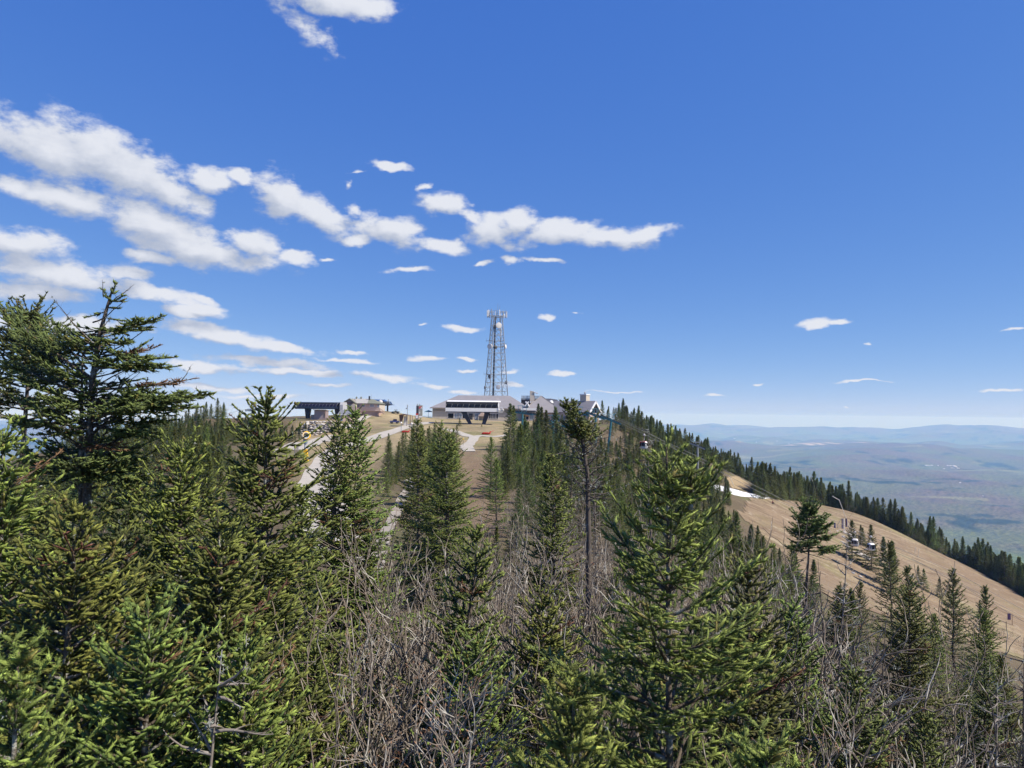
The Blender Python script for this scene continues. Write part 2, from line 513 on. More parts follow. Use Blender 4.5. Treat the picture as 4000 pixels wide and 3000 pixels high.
# roads and paths: centre lines read off the ground
def smooth_line(pts, n=14):
    out = []
    p = [pts[0]] + pts + [pts[-1]]
    for i in range(1, len(p) - 2):
        for k in range(n):
            t = k / n
            a, b, c, d = (Vector(q[:2]) for q in p[i - 1:i + 3])
            out.append(0.5 * ((2 * b) + (c - a) * t + (2 * a - 5 * b + 4 * c - d) * t * t + (3 * b - a - 3 * c + d) * t ** 3))
    out.append(Vector(p[-2][:2]))
    return out
ROAD = smooth_line([hit(*q) for q in [(1290, 2200), (1262, 2000), (1245, 1880), (1275, 1800), (1345, 1752), (1430, 1722), (1520, 1690), (1600, 1664), (1680, 1650)]])
YARD = smooth_line([hit(*q) for q in [(1130, 1760), (1185, 1738), (1250, 1722), (1330, 1690), (1400, 1668)]])
KNOLL = smooth_line([hit(*q) for q in [(1385, 1650), (1425, 1630), (1455, 1616)]])
PATH = smooth_line([hit(*q) for q in [(1735, 1676), (1790, 1690), (1840, 1706), (1880, 1703), (1930, 1706), (1985, 1700)]])
SPUR = smooth_line([hit(*q) for q in [(1855, 1704), (1845, 1724), (1822, 1745), (1835, 1765)]])
TRAIL = smooth_line([hit(*q) for q in [(1440, 2260), (1510, 2080), (1560, 1975), (1610, 1895), (1640, 1850), (1690, 1800)]])
EARTH = smooth_line([hit(*q) for q in [(1835, 1765), (1850, 1810), (1868, 1880), (1885, 1980), (1900, 2120)]])
WAYS = [(ROAD, 2.5), (YARD, 4.2), (KNOLL, 1.8), (PATH, 1.6), (SPUR, 1.5), (TRAIL, .8), (EARTH, 1.0)]

M_ground = None
def ground_material():
    m = bpy.data.materials.new('ground_cover'); m.use_nodes = True
    t = NT(m.node_tree); t.n.clear()
    out = t.new('ShaderNodeOutputMaterial'); b = t.new('ShaderNodeBsdfPrincipled'); b.inputs['Roughness'].default_value = 0.95; b.inputs['Specular IOR Level'].default_value = 0.15
    tcn = t.new('ShaderNodeTexCoord'); vec = tcn.outputs['Object']
    at = t.new('ShaderNodeAttribute', attribute_name='tint')
    n1 = t.noise(vec, 0.35, 6.0, 0.65); n2 = t.noise(vec, 3.0, 5.0, 0.7); n3 = t.noise(vec, 0.08, 3.0, 0.5)
    k = t.math('ADD', t.math('MULTIPLY', t.math('SUBTRACT', n1, 0.5), 1.0), t.math('MULTIPLY', t.math('SUBTRACT', n2, 0.5), 1.1))
    vm = t.new('ShaderNodeVectorMath', operation='SCALE'); t.link(at.outputs['Color'], vm.inputs[0]); t.link(t.math('ADD', k, 1.0), vm.inputs['Scale'])
    green = t.mix(t.maprange(n3, 0.5, 0.68, 0.0, 0.45), vm.outputs[0], (0.13, 0.15, 0.05))
    t.link(green, b.inputs['Base Color'])
    bp = t.new('ShaderNodeBump'); bp.inputs['Strength'].default_value = 0.8; bp.inputs['Distance'].default_value = 0.3
    t.link(n2, bp.inputs['Height']); t.link(bp.outputs[0], b.inputs['Normal'])
    t.link(b.outputs[0], out.inputs[0])
    return m
M_ground = ground_material()

def axis_grid(lo, hi, fine, far_lo, far_hi, grow=1.12):
    g_ = list(np.arange(lo, hi + 1e-6, fine))
    s = fine; v = lo
    left = []
    while v > far_lo:
        s *= grow; v -= s; left.append(v)
    s = fine; v = hi
    right = []
    while v < far_hi:
        s *= grow; v += s; right.append(v)
    return np.array(left[::-1] + g_ + right)

gx = axis_grid(-130, 240, 2.0, -2600, 2600)
gy = axis_grid(-10, 345, 2.0, -2600, 2800)
GX, GY = np.meshgrid(gx, gy)
GZ = np.maximum(H(GX, GY), -690.0)
nx, ny = len(gx), len(gy)
ii = np.arange(nx * ny).reshape(ny, nx)
F = np.stack([ii[:-1, :-1], ii[:-1, 1:], ii[1:, 1:], ii[1:, :-1]], axis=-1).reshape(-1, 4)
V = np.stack([GX, GY, GZ], axis=-1).reshape(-1, 3)
litter = np.array([0.125, 0.098, 0.062]); hay = np.array([0.35, 0.28, 0.165])
CLEAR = [hit(*q) for q in [(1130, 1760), (1150, 1690), (1300, 1640), (1460, 1612)]] + [Vector((-30, 300, 0)), Vector((18, 300, 0))] + \
        [hit(*q) for q in [(2030, 1668), (1990, 1705), (1930, 1740), (1900, 1800), (1905, 1900), (1925, 2060), (1840, 2060), (1820, 1900), (1790, 1790), (1720, 1745), (1560, 1760), (1450, 1830), (1380, 1960), (1240, 2020), (1180, 1900)]]
inc = pts_in_poly(GX, GY, CLEAR).astype(float)
for _ in range(3):
    inc[1:-1, 1:-1] = (inc[1:-1, 1:-1] * 2 + inc[:-2, 1:-1] + inc[2:, 1:-1] + inc[1:-1, :-2] + inc[1:-1, 2:]) / 6
inc = inc * (0.78 + 0.3 * vnoise(GX / 9, GY / 9, 21))
inc = np.clip(inc, 0, 1)[..., None]
colr = litter * (1 - inc) + hay * inc
earth = np.clip(1 - dist_line(GX, GY, EARTH) / 3.5, 0, 1)[..., None]
colr = colr * (1 - earth) + np.array([0.19, 0.135, 0.09]) * earth
ground = link_mesh('ground', np_mesh('ground', V, F, M_ground, colr.reshape(-1, 3), True))
tag(ground, kind='structure')

def drape(name, mask_fn, x0, x1, y0, y1, step, lift, mat, tint=None, smooth=True):
    xs = np.arange(x0, x1 + step, step); ys = np.arange(y0, y1 + step, step)
    X, Y = np.meshgrid(xs, ys)
    i2 = np.arange(X.size).reshape(X.shape)
    cx = (X[:-1, :-1] + X[1:, 1:]) / 2; cy2 = (Y[:-1, :-1] + Y[1:, 1:]) / 2
    keep = mask_fn(cx, cy2)
    q = np.stack([i2[:-1, :-1], i2[:-1, 1:], i2[1:, 1:], i2[1:, :-1]], axis=-1)[keep]
    used, inv = np.unique(q, return_inverse=True)
    Vx = np.stack([X.ravel()[used], Y.ravel()[used], H(X.ravel()[used], Y.ravel()[used]) + lift], axis=-1)
    c = None if tint is None else np.repeat(np.array(tint)[None], len(used), 0)
    o = link_mesh(name, np_mesh(name, Vx, inv.reshape(-1, 4), mat, c, smooth))
    tag(o, kind='structure')
    return o

M_gravel = material('gravel', (0.40, 0.37, 0.325), 0.95, spec=0.1, vary=0.16, scale=0.5, bump=0.4, bscale=5.0, dirt=((0.36, 0.30, 0.22), 0.22, 0.6))
def way_strip(name, line, hw, mat, lift):
    V_, F_ = [], []
    n = len(line)
    for i, p in enumerate(line):
        a = line[max(i - 1, 0)]; b = line[min(i + 1, n - 1)]
        t = (b - a).normalized() if (b - a).length > 1e-6 else Vector((0, 1)); nn = Vector((-t.y, t.x))
        w = hw * (1 + 0.10 * math.sin(i * 0.23 + hw) + 0.05 * math.sin(i * 0.61))
        for k in (-1, -0.6, -0.2, 0.2, 0.6, 1):
            q = p + nn * (w * k)
            V_.append((q.x, q.y, 0.0))
        if i:
            for k in range(5):
                a0 = (i - 1) * 6 + k
                F_.append((a0, a0 + 1, a0 + 7, a0 + 6))
    V_ = np.array(V_); V_[:, 2] = H(V_[:, 0], V_[:, 1]) + lift
    o = link_mesh(name, np_mesh(name, V_, F_, mat, None, True)); tag(o, kind='structure')
    return o
M_trail = material('stony_trail', (0.33, 0.295, 0.25), 0.95, spec=0.1, vary=0.35, scale=1.2, bump=0.6, bscale=6.0, dirt=((0.20, 0.155, 0.11), 0.6, 0.52))
way_strip('gravel_road', ROAD, 2.3, M_gravel, 0.10)
way_strip('gravel_yard', YARD, 3.4, M_gravel, 0.13)
way_strip('knoll_path', KNOLL, 1.8, M_gravel, 0.10)
way_strip('gravel_path', PATH, 1.5, M_gravel, 0.10)
way_strip('spur_path', SPUR, 1.4, M_gravel, 0.13)
way_strip('stony_trail', TRAIL, 0.5, M_trail, 0.10)

# ski run: dry grass on the right flank
RUN = [hit(*q) for q in [(2900, 1960), (2985, 1950), (3150, 1962), (3300, 1992), (3450, 2042), (3600, 2116), (3750, 2195), (3900, 2275), (4050, 2370), (4150, 2600), (3950, 2560), (3700, 2500), (3500, 2420), (3260, 2360), (3160, 2270), (3060, 2160), (2960, 2080), (2900, 2010)]]
def ski_material():
    m = bpy.data.materials.new('dry_ski_slope'); m.use_nodes = True
    t = NT(m.node_tree); t.n.clear()
    out = t.new('ShaderNodeOutputMaterial'); b = t.new('ShaderNodeBsdfPrincipled'); b.inputs['Roughness'].default_value = 0.95; b.inputs['Specular IOR Level'].default_value = 0.1
    tcn = t.new('ShaderNodeTexCoord')
    mp = t.new('ShaderNodeMapping'); t.link(tcn.outputs['Object'], mp.inputs[0]); mp.inputs[2].default_value = (0, 0, rad(-12)); mp.inputs[3].default_value = (0.05, 0.30, 0.1)
    streak = t.noise(mp.outputs[0], 1.0, 6.0, 0.7, distort=0.8)
    n1 = t.noise(tcn.outputs['Object'], 0.06, 4.0, 0.55); n2 = t.noise(tcn.outputs['Object'], 0.9, 6.0, 0.7)
    c = t.mix(t.maprange(streak, 0.34, 0.60), (0.125, 0.088, 0.058), (0.275, 0.215, 0.140))
    c = t.mix(t.maprange(n1, 0.52, 0.66, 0.0, 0.75), c, (0.225, 0.165, 0.11))
    c = t.mix(t.maprange(n1, 0.34, 0.48, 0.55, 0.0), c, (0.20, 0.185, 0.085))
    c = t.mix(t.maprange(n2, 0.50, 0.66, 0.0, 0.75), c, (0.135, 0.098, 0.066))
    n4 = t.noise(tcn.outputs['Object'], 0.02, 4.0, 0.6)
    c = t.mix(t.maprange(n4, 0.46, 0.60, 0.0, 0.6), c, (0.19, 0.135, 0.09))
    n5 = t.noise(tcn.outputs['Object'], 0.25, 5.0, 0.7)
    c = t.mix(t.maprange(n5, 0.56, 0.68, 0.0, 0.7), c, (0.33, 0.275, 0.20))
    t.link(c, b.inputs['Base Color'])
    bp = t.new('ShaderNodeBump'); bp.inputs['Strength'].default_value = 0.6; bp.inputs['Distance'].default_value = 0.35
    t.link(t.math('ADD', streak, n2), bp.inputs['Height']); t.link(bp.outputs[0], b.inputs['Normal'])
    t.link(b.outputs[0], out.inputs[0])
    return m
def run_mask(x, y):
    return pts_in_poly(x + 1.6 * vnoise(x / 5, y / 5, 31), y + 2.0 * vnoise(x / 6, y / 6, 33), RUN)
_rx = [p.x for p in RUN]; _ry = [p.y for p in RUN]
drape('ski_run', run_mask, min(_rx) - 3, max(_rx) + 3, min(_ry) - 3, max(_ry) + 3, 1.3, 0.16, ski_material())
UPPER = [hit(*q) for q in [(2835, 1868), (2885, 1862), (2925, 1890), (2930, 1912), (2860, 1912)]]
M_hay = material('dry_grass', (0.29, 0.22, 0.13), 0.95, spec=0.1, vary=0.3, scale=0.6, bump=0.6, bscale=3.0)
drape('grass_bank', lambda x, y: pts_in_poly(x, y, UPPER), min(p.x for p in UPPER) - 2, max(p.x for p in UPPER) + 2, min(p.y for p in UPPER) - 2, max(p.y for p in UPPER) + 2, 0.9, 0.16, M_hay)

# ------------------------------------------------------------------ valley and hills to the horizon
def valley_height(X, Y):
    R = np.hypot(X, Y)
    z = np.full(X.shape, -640.0)
    amp = np.interp(R, [800, 3000, 8000, 16000, 30000, 60000], [15, 60, 150, 230, 200, 120])
    w1 = 2600.0
    n = vnoise(X / 5200, Y / 5200, 41) * 0.55 + np.abs(vnoise(X / w1, Y / w1, 43)) * 0.75 + vnoise(X / 1300, Y / 1300, 45) * 0.55 + vnoise(X / 520, Y / 520, 47) * 0.2
    z += amp * n
    z += 300 * np.exp(-((R - 27500) / 3500.0) ** 2) * (0.75 + 0.25 * vnoise(X / 5000, Y / 5000, 51)) - R * R / 2.2e7
    # the hill with the ski trails, and the range to its left
    c = P(3050, 1735, 14000)
    z += 170 * np.exp(-(((X - c.x) / 1700) ** 2 + ((Y - c.y - 500) / 1200) ** 2))
    c2 = P(2500, 1690, 19000)
    z += 150 * np.exp(-(((X - c2.x) / 4000) ** 2 + ((Y - c2.y) / 2200) ** 2))
    # canopy
    z += 4.5 * vnoise(X / 26, Y / 26, 61) * np.interp(R, [800, 7000, 12000], [1, 0.9, 0]) + 3.0 * vnoise(X / 12, Y / 12, 63) * np.interp(R, [800, 3500, 5000], [1, 0.8, 0])
    return z
af = np.concatenate([np.linspace(-180, -44, 60)[:-1], np.linspace(-44, 10, 110)[:-1], np.linspace(10, 42, 430), np.linspace(42, 180, 60)[1:]])
af = np.radians(af)
rf = np.exp(np.linspace(math.log(700), math.log(30000), 520))
A_, R_ = np.meshgrid(af, rf)
VX, VY = R_ * np.sin(A_), R_ * np.cos(A_)
VZ = valley_height(VX, VY)
i3 = np.arange(VX.size).reshape(VX.shape)
FV = np.stack([i3[:-1, :-1], i3[:-1, 1:], i3[1:, 1:], i3[1:, :-1]], axis=-1).reshape(-1, 4)
# colour of the woods: fresh pale green, bare greyish brown, dark conifers with cloud shadow painted into the same patches, pale trails on one hill, a few fields
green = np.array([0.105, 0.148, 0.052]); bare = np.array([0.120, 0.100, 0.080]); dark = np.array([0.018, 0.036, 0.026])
n1 = vnoise(VX / 900, VY / 900, 71) * 0.6 + vnoise(VX / 260, VY / 260, 73) * 0.5
hi = (VZ + 640) / 200.0
mixg = np.clip(0.62 + 0.6 * n1 - 0.55 * hi, 0, 1)[..., None]
vc = bare * (1 - mixg) + green * mixg
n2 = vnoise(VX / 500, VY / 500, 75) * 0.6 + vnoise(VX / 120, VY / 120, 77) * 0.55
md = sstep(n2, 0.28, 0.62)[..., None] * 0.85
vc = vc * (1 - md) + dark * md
spk = vnoise(VX / 14, VY / 14, 79)
vc = vc * (1 + 0.30 * spk[..., None] * np.interp(R_, [800, 9000, 14000], [1, .8, 0])[..., None])
c = P(3050, 1735, 14000)
lx, ly = (VX - c.x), (VY - c.y)
tr = np.zeros(VX.shape)
for k, (o_, sl2, l_) in enumerate([(-900, .5, 900), (-620, .25, 1100), (-330, .35, 700), (-80, -.1, 1300), (90, .15, 1100), (330, -.2, 900), (560, .2, 1000), (900, -.35, 800), (1250, -.2, 700)]):
    tr = np.maximum(tr, np.exp(-((lx - o_ - sl2 * (ly) * 0.4 + 60 * np.sin(ly / 260 + k)) / 62) ** 2) * sstep(ly, -800, -600) * (1 - sstep(ly, l_ - 500, l_ - 300)))
vc = vc * (1 - 0.95 * tr[..., None]) + np.array([0.50, 0.43, 0.37]) * 0.95 * tr[..., None]
fld = sstep(vnoise(VX / 700, VY / 300, 81), 0.72, 0.8)[..., None] * sstep(R_, 4000, 6000)[..., None] * 0.5
vc = vc * (1 - fld) + np.array([0.24, 0.25, 0.12]) * fld
def valley_material():
    m = bpy.data.materials.new('valley_woods'); m.use_nodes = True
    t = NT(m.node_tree); t.n.clear()
    out = t.new('ShaderNodeOutputMaterial'); b = t.new('ShaderNodeBsdfPrincipled'); b.inputs['Roughness'].default_value = 1.0; b.inputs['Specular IOR Level'].default_value = 0.0
    at = t.new('ShaderNodeAttribute', attribute_name='tint'); tcn = t.new('ShaderNodeTexCoord')
    n = t.noise(tcn.outputs['Object'], 0.05, 3.0, 0.7)
    vm = t.new('ShaderNodeVectorMath', operation='SCALE'); t.link(at.outputs['Color'], vm.inputs[0]); t.link(t.maprange(n, 0.3, 0.7, 0.55, 1.45, 'LINEAR'), vm.inputs['Scale'])
    t.link(vm.outputs[0], b.inputs['Base Color'])
    bp = t.new('ShaderNodeBump'); bp.inputs['Strength'].default_value = 1.0; bp.inputs['Distance'].default_value = 9.0
    t.link(n, bp.inputs['Height']); t.link(bp.outputs[0], b.inputs['Normal'])
    t.link(b.outputs[0], out.inputs[0])
    return m
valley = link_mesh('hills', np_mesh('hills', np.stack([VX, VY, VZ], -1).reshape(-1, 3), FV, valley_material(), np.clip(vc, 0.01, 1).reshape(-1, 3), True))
tag(valley, kind='structure')

# ------------------------------------------------------------------ shared materials for built things
def paint(name, c, rough=0.6, **kw): return material(name, c, rough, **dict(dict(vary=0.07, scale=0.8), **kw))
M_white = paint('white_paint', (0.74, 0.74, 0.75), 0.45)
M_cream = paint('cream_siding', (0.50, 0.44, 0.37), 0.8, dirt=((0.38, 0.33, 0.28), 0.5, 0.62))
M_pinkwall = paint('pinkish_siding', (0.56, 0.42, 0.35), 0.8, dirt=((0.42, 0.33, 0.28), 0.5, 0.62))
M_taupe = paint('taupe_siding', (0.27, 0.235, 0.215), 0.8)
M_greyroof = material('grey_metal_roof', (0.235, 0.22, 0.225), 0.55, spec=0.4, vary=0.1, scale=0.4, dirt=((0.29, 0.27, 0.265), 0.25, 0.58))
M_greenroof = material('greenish_shingles', (0.17, 0.175, 0.135), 0.85, vary=0.15, scale=1.0)
M_paleroof = material('pale_shingles', (0.36, 0.345, 0.32), 0.8, vary=0.12, scale=1.0)
M_slateroof = material('slate_blue_roof', (0.17, 0.175, 0.20), 0.6, vary=0.12, scale=1.0)
M_navy = paint('navy_paint', (0.025, 0.035, 0.065), 0.35)
M_blue = paint('blue_paint', (0.06, 0.16, 0.42), 0.4)
M_teal = paint('teal_steel', (0.035, 0.145, 0.185), 0.45)
M_teal2 = paint('pale_teal_steel', (0.10, 0.28, 0.34), 0.45)
M_dark = paint('dark_rubber', (0.03, 0.03, 0.034), 0.6)
M_steel = material('galvanised_steel', (0.30, 0.315, 0.335), 0.5, metal=0.35, vary=0.15, scale=2.0)
M_red = paint('red_plastic', (0.55, 0.035, 0.03), 0.45)
M_yellow = paint('yellow_foam', (0.72, 0.42, 0.02), 0.6)
M_purple = paint('purple_pad', (0.045, 0.018, 0.075), 0.7)
M_padblue = paint('dark_blue_pad', (0.03, 0.035, 0.14), 0.6)
M_brown = paint('brown_timber', (0.13, 0.075, 0.05), 0.8)
M_pinkwood = paint('reddish_deck_timber', (0.40, 0.28, 0.24), 0.8)
M_conc = paint('concrete', (0.42, 0.38, 0.34), 0.9, dirt=((0.3, 0.27, 0.24), 1.0, 0.6))
M_orange = paint('terracotta_trim', (0.50, 0.25, 0.13), 0.8)
M_glass = material('dark_window_glass', (0.010, 0.011, 0.015), 0.25, spec=0.18, vary=0.0)
M_purpleglass = material('purple_tinted_glass', (0.020, 0.017, 0.04), 0.25, spec=0.25, vary=0.25, scale=0.5)
M_paleglass = material('pale_window_glass', (0.22, 0.26, 0.31), 0.1, spec=0.6, vary=0.1)
M_rope = paint('steel_rope', (0.17, 0.17, 0.18), 0.5)
M_rock = material('granite', (0.36, 0.325, 0.295), 0.95, spec=0.2, vary=0.35, scale=1.4, bump=0.5, bscale=5.0, dirt=((0.20, 0.18, 0.165), 1.2, 0.55), coords='Object')
M_rockb = material('pale_granite', (0.47, 0.44, 0.41), 0.95, spec=0.2, vary=0.3, scale=1.6, bump=0.5, bscale=5.0, dirt=((0.27, 0.24, 0.21), 1.0, 0.6))
M_rockg = material('grey_granite', (0.27, 0.255, 0.25), 0.95, spec=0.2, vary=0.35, scale=1.6, bump=0.5, bscale=5.0, dirt=((0.15, 0.14, 0.135), 1.2, 0.55))

def window(parent, x, z, w, h, y, frame=M_white, pane=M_paleglass, cols=2, t=0.10):
    """Window on a wall facing -Y at depth y: frame proud of the wall, panes as sub-parts."""
    m = MB(); f = 0.09
    m.span((x - w / 2, y - t, z), (x - w / 2 + f, y, z + h)); m.span((x + w / 2 - f, y - t, z), (x + w / 2, y, z + h))
    m.span((x - w / 2 + f, y - t, z + h - f), (x + w / 2 - f, y, z + h)); m.span((x - w / 2 + f, y - t, z), (x + w / 2 - f, y, z + f))
    for k in range(1, cols):
        xx = x - w / 2 + w * k / cols
        m.span((xx - 0.035, y - t, z + f), (xx + 0.035, y, z + h - f))
    o = m.build('window', frame, parent)
    for k in range(cols):
        x0 = x - w / 2 + w * k / cols + 0.05; x1 = x - w / 2 + w * (k + 1) / cols - 0.05
        MB().span((x0, y - t * 0.45, z + f * .7), (x1, y - 0.01, z + h - f * .7)).build('pane', pane, o)
    return o

def hip_roof(x0, x1, y0, y1, z, rx0, rx1, zr, over=0.0, t=0.25):
    """Hip roof slabs: eave rectangle at z, ridge rx0..rx1 at zr over the middle."""
    ym = (y0 + y1) / 2; m = []
    A, B, C, D = (x0, y0, z), (x1, y0, z), (x1, y1, z), (x0, y1, z); R0, R1 = (rx0, ym, zr), (rx1, ym, zr)
    for q in ([A, B, R1, R0], [C, D, R0, R1], [B, C, R1], [D, A, R0]):
        m.append(q)
    return m

# ------------------------------------------------------------------ main lodge
D = 285.0
def lx(px): return (px - 2000.0) / FPX * D
def at_z(px, py, d=D): return P(px, py, d).z
base = P(1850, 1640, D); gz = Hs(-8, D) - 0.3
lodge = empty('summit_lodge', (0, D, gz))
tag(lodge, 'long grey-roofed summit lodge with cream walls behind the white-banded lift terminal', 'lodge')
zz = lambda py: at_z(1900, py) - gz
L0, L1 = P(1679, 1592, D).x, P(2052, 1600, D).x
z_e, z_r = zz(1594), P(1890, 1545, D + 11.5).z - gz
MB().span((L0 + 1.0, 0.8, -2), (L1 - 0.6, 22.2, z_e + 0.05)).build('wall', M_cream, lodge)
r = MB()
for q in hip_roof(L0, L1 + 2, 0, 23, z_e, P(1790, 1545, D + 11.5).x, P(1992, 1545, D + 11.5).x, z_r): r.slab(q, 0.3)
roof = r.build('roof', M_greyroof, lodge)
MB().span((L0 + .02, -0.12, z_e - 0.36), (L1 + 2, -0.01, z_e - 0.02)).build('fascia', M_taupe, roof)
# lower front: dark eave band, windows, terracotta plinth, doors
MB().span((L0 + 1.05, 0.62, z_e - 1.2), (L1 - 3, 0.8, z_e - 0.9)).build('wall_band', M_taupe, lodge)
MB().span((L0 + 1.05, 0.66, -1.5), (L1 - 3, 0.8, 0.55)).build('plinth', M_conc, lodge)
for px, w, cols, pane in ((1760, 2.4, 1, M_glass), (1783, 1.7, 2, M_paleglass), (1795, 1.7, 2, M_paleglass), (1817, 2.3, 2, M_glass), (1862, 1.5, 2, M_paleglass), (1916, 1.4, 2, M_glass), (1928, 1.4, 2, M_glass), (1940, 1.4, 2, M_glass)):
    window(lodge, P(px, 1630, D).x, zz(1636), w, zz(1615) - zz(1636), 0.8, M_white, pane, cols)
dr = MB().span((P(1838, 1630, D).x - .8, 0.6, zz(1650)), (P(1838, 1630, D).x + .8, 0.8, zz(1616))).build('door', M_dark, lodge)
MB().span((P(1838, 1630, D).x + .5, 0.5, zz(1636)), (P(1838, 1630, D).x + .6, 0.6, zz(1630))).build('handle', M_steel, dr)
pc = MB(); gx0, gx1 = P(1868, 1630, D).x, P(1900, 1630, D).x
pc.prism([(gx0, zz(1626)), (gx1, zz(1626)), ((gx0 + gx1) / 2, zz(1608))], -2.2, 0.7).build('porch_gable', M_pinkwall, lodge)
for xx in (gx0 + .2, gx1 - .2): MB().span((xx - .15, -2.1, -1), (xx + .15, -1.8, zz(1626))).build('porch_post', M_cream, lodge)
# second pavilion with a pyramid roof, sunlit on its right face
X0, X1 = P(2030, 1612, D - 3).x, P(2206, 1614, D - 3).x
z2 = at_z(2110, 1611, D - 3) - gz; za = P(2116, 1548, D + 8).z - gz; xa = P(2116, 1548, D + 8).x
MB().span((X0 + .8, -2.2, -4), (X1 - .8, 19.2, z2 + 0.05)).build('pavilion_wall', M_pinkwall, lodge)
r = MB(); A, B, C_, D_ = (X0, -3, z2), (X1, -3, z2), (X1, 20, z2), (X0, 20, z2); ap = (xa, 8.5, za)
for q in ([A, B, ap], [B, C_, ap], [C_, D_, ap], [D_, A, ap]): r.slab(q, 0.3)
pr = r.build('pavilion_roof', M_greyroof, lodge)
hp = MB()
for q in (A, B): hp.bar((q[0], q[1], q[2] + .12), (ap[0], ap[1], ap[2] + .12), 0.16)
hp.build('hip_cap', M_taupe, pr)
d_y = -3
dx = P(2059, 1580, D - 3).x; dzb, dzt = at_z(2059, 1588, D - 2) - gz, at_z(2059, 1573, D - 2) - gz
dm = MB(); hw_ = 0.85
for s_ in (-1, 1): dm.bar((dx + s_ * hw_, -2.2, dzb), (dx + s_ * .12, -2.2, dzt), 0.22)
dm.bar((dx - .2, -2.2, dzt), (dx + .2, -2.2, dzt), .22)
dr2 = dm.build('dormer', M_white, lodge)
MB().prism([(dx - hw_, dzb), (dx + hw_, dzb), (dx, dzt)], -2.1, 2.2).build('dormer_cheek', M_greyroof, dr2)
ax0, ax1 = P(2034, 1597, D - 5).x, P(2097, 1597, D - 5).x
MB().span((ax0, -5.2, at_z(2065, 1602, D - 5) - gz), (ax1, -2.1, at_z(2065, 1594, D - 5) - gz)).build('awning', M_white, lodge)
window(lodge, P(2078, 1625, D - 3).x, at_z(2078, 1642, D - 3) - gz, 1.6, 2.5, -2.2, M_white, M_paleglass, 2)
window(lodge, P(2060, 1625, D - 3).x, at_z(2060, 1640, D - 3) - gz, 1.2, 1.8, -2.2, M_white, M_glass, 1)
tm = MB(); tm.span((P(2045, 1620, D - 3).x, -2.45, at_z(2060, 1627, D - 3) - gz), (P(2064, 1620, D - 3).x, -2.2, at_z(2060, 1617, D - 3) - gz)); tm.build('terracotta_sign_board', M_orange, lodge)
# rooftop plant and stair tower
bx0, bx1 = P(2036, 1550, D + 14).x, P(2112, 1550, D + 14).x
zb = lambda py, dd=14: P(2075, py, D + dd).z - gz
MB().span((bx0, 12, zb(1590)), (bx1, 18, zb(1557))).build('plant_deck', M_dark, lodge)
sc2 = MB()
for k in range(14):
    xx = bx0 + .3 + (bx1 - bx0 - .6) * k / 13
    sc2.span((xx - .2, 11.8, zb(1563)), (xx + .2, 12.0, zb(1546)))
sc2.build('plant_screen', M_steel, lodge)
tw0, tw1 = P(2070, 1550, D + 13).x, P(2087, 1550, D + 13).x
st = MB(); st.prism([(tw0, zb(1575)), (tw1, zb(1575)), (tw1, zb(1530)), (tw0, zb(1527))], 11.2, 14.5); st.build('stair_tower', M_cream, lodge)
MB().slab([(tw1 - .3, 10.9, zb(1530)), (tw1 + 1.5, 10.9, zb(1535.5)), (tw1 + 1.5, 14.8, zb(1535.5)), (tw1 - .3, 14.8, zb(1530))], .3).build('stair_tower_hood', M_white, lodge)
vt = MB()
for k in range(5): vt.span((P(2052 + 9 * k, 1570, D + 11).x, 9.6, zb(1574, 11)), (P(2057 + 9 * k, 1570, D + 11).x, 10.6, zb(1568, 11)))
vt.build('roof_vent', M_white, lodge)
dk = MB().prism([(P(2125, 1565, D + 16).x, zb(1575, 16)), (P(2185, 1572, D + 16).x, zb(1585, 16)), (P(2178, 1561, D + 16).x, zb(1560, 16)), (P(2150, 1556, D + 16).x, zb(1556, 16)), (P(2133, 1556, D + 16).x, zb(1556, 16))], 16, 24).build('rear_roof', M_slateroof, lodge)
dome = MB().lathe([(0.95, 0), (0.9, .5), (0.65, .85), (0.3, 1.02), (0.01, 1.08)], (P(2153, 1567, D + 6).x, 6.5, zb(1573, 6)), 12).build('roof_dome', M_white, lodge, True)
# east wing with a white-trimmed gable turned to the right and a square chimney
wing_z = Hs(28, D) - 0.6
wing = empty('gabled_wing', (0, 0, 0)); wing.parent = lodge
wc = P(2245, 1590, D - 2)
wing.location = (wc.x, -2.0, 0); wing.rotation_euler = (0, 0, rad(-38))
wl, ww = 9.6, 4.6
wz = lambda py, px=2290: P(px, py, D - 2).z - gz
we, wr = wz(1611), wz(1566.5)
w_ = MB(); w_.prism([(-ww + .5, -6), (ww - .5, -6), (ww - .5, we), (0, wr - .5), (-ww + .5, we)], -wl, wl - .8, 'x'); w_.build('wing_wall', M_pinkwall, wing)
w_ = MB()
for s_ in (-1, 1): w_.slab([(-wl, 0, wr), (wl, 0, wr), (wl, s_ * ww, we), (-wl, s_ * ww, we)], .28)
w_.build('wing_roof', M_greyroof, wing)
bb = MB()
for s_ in (-1, 1): bb.slab([(wl + .02, 0, wr + .10), (wl + .32, 0, wr + .10), (wl + .32, s_ * (ww + .25), we - .05), (wl + .02, s_ * (ww + .25), we - .05)], .75)
bb.build('barge_board', M_white, wing)
gm = MB().prism([(-2.6, we - .2), (2.6, we - .2), (0, wr - 1.5)], wl - .85, wl - .70, 'x').build('gable_glazing', M_glass, wing)
for yy in (-2.3, 0, 2.3):
    MB().span((wl - .82, yy - .55, we - 4.1), (wl - .70, yy + .55, we - 1.4)).build('gable_window', M_paleglass, wing)
for xx in (-5.2, -2.2, 1.0, 4.2, 6.8):
    MB().span((xx - .6, -ww + .38, we - 4.0), (xx + .6, -ww + .5, we - 1.6)).build('side_window', M_paleglass, wing)
ch = MB().span((2.6, -.2, wr - 2.6), (5.4, 2.6, wz(1544)))
cho = ch.build('chimney', M_cream, wing)
MB().span((2.45, -.35, wz(1544)), (5.55, 2.75, wz(1540))).build('chimney_cap', M_white, cho)
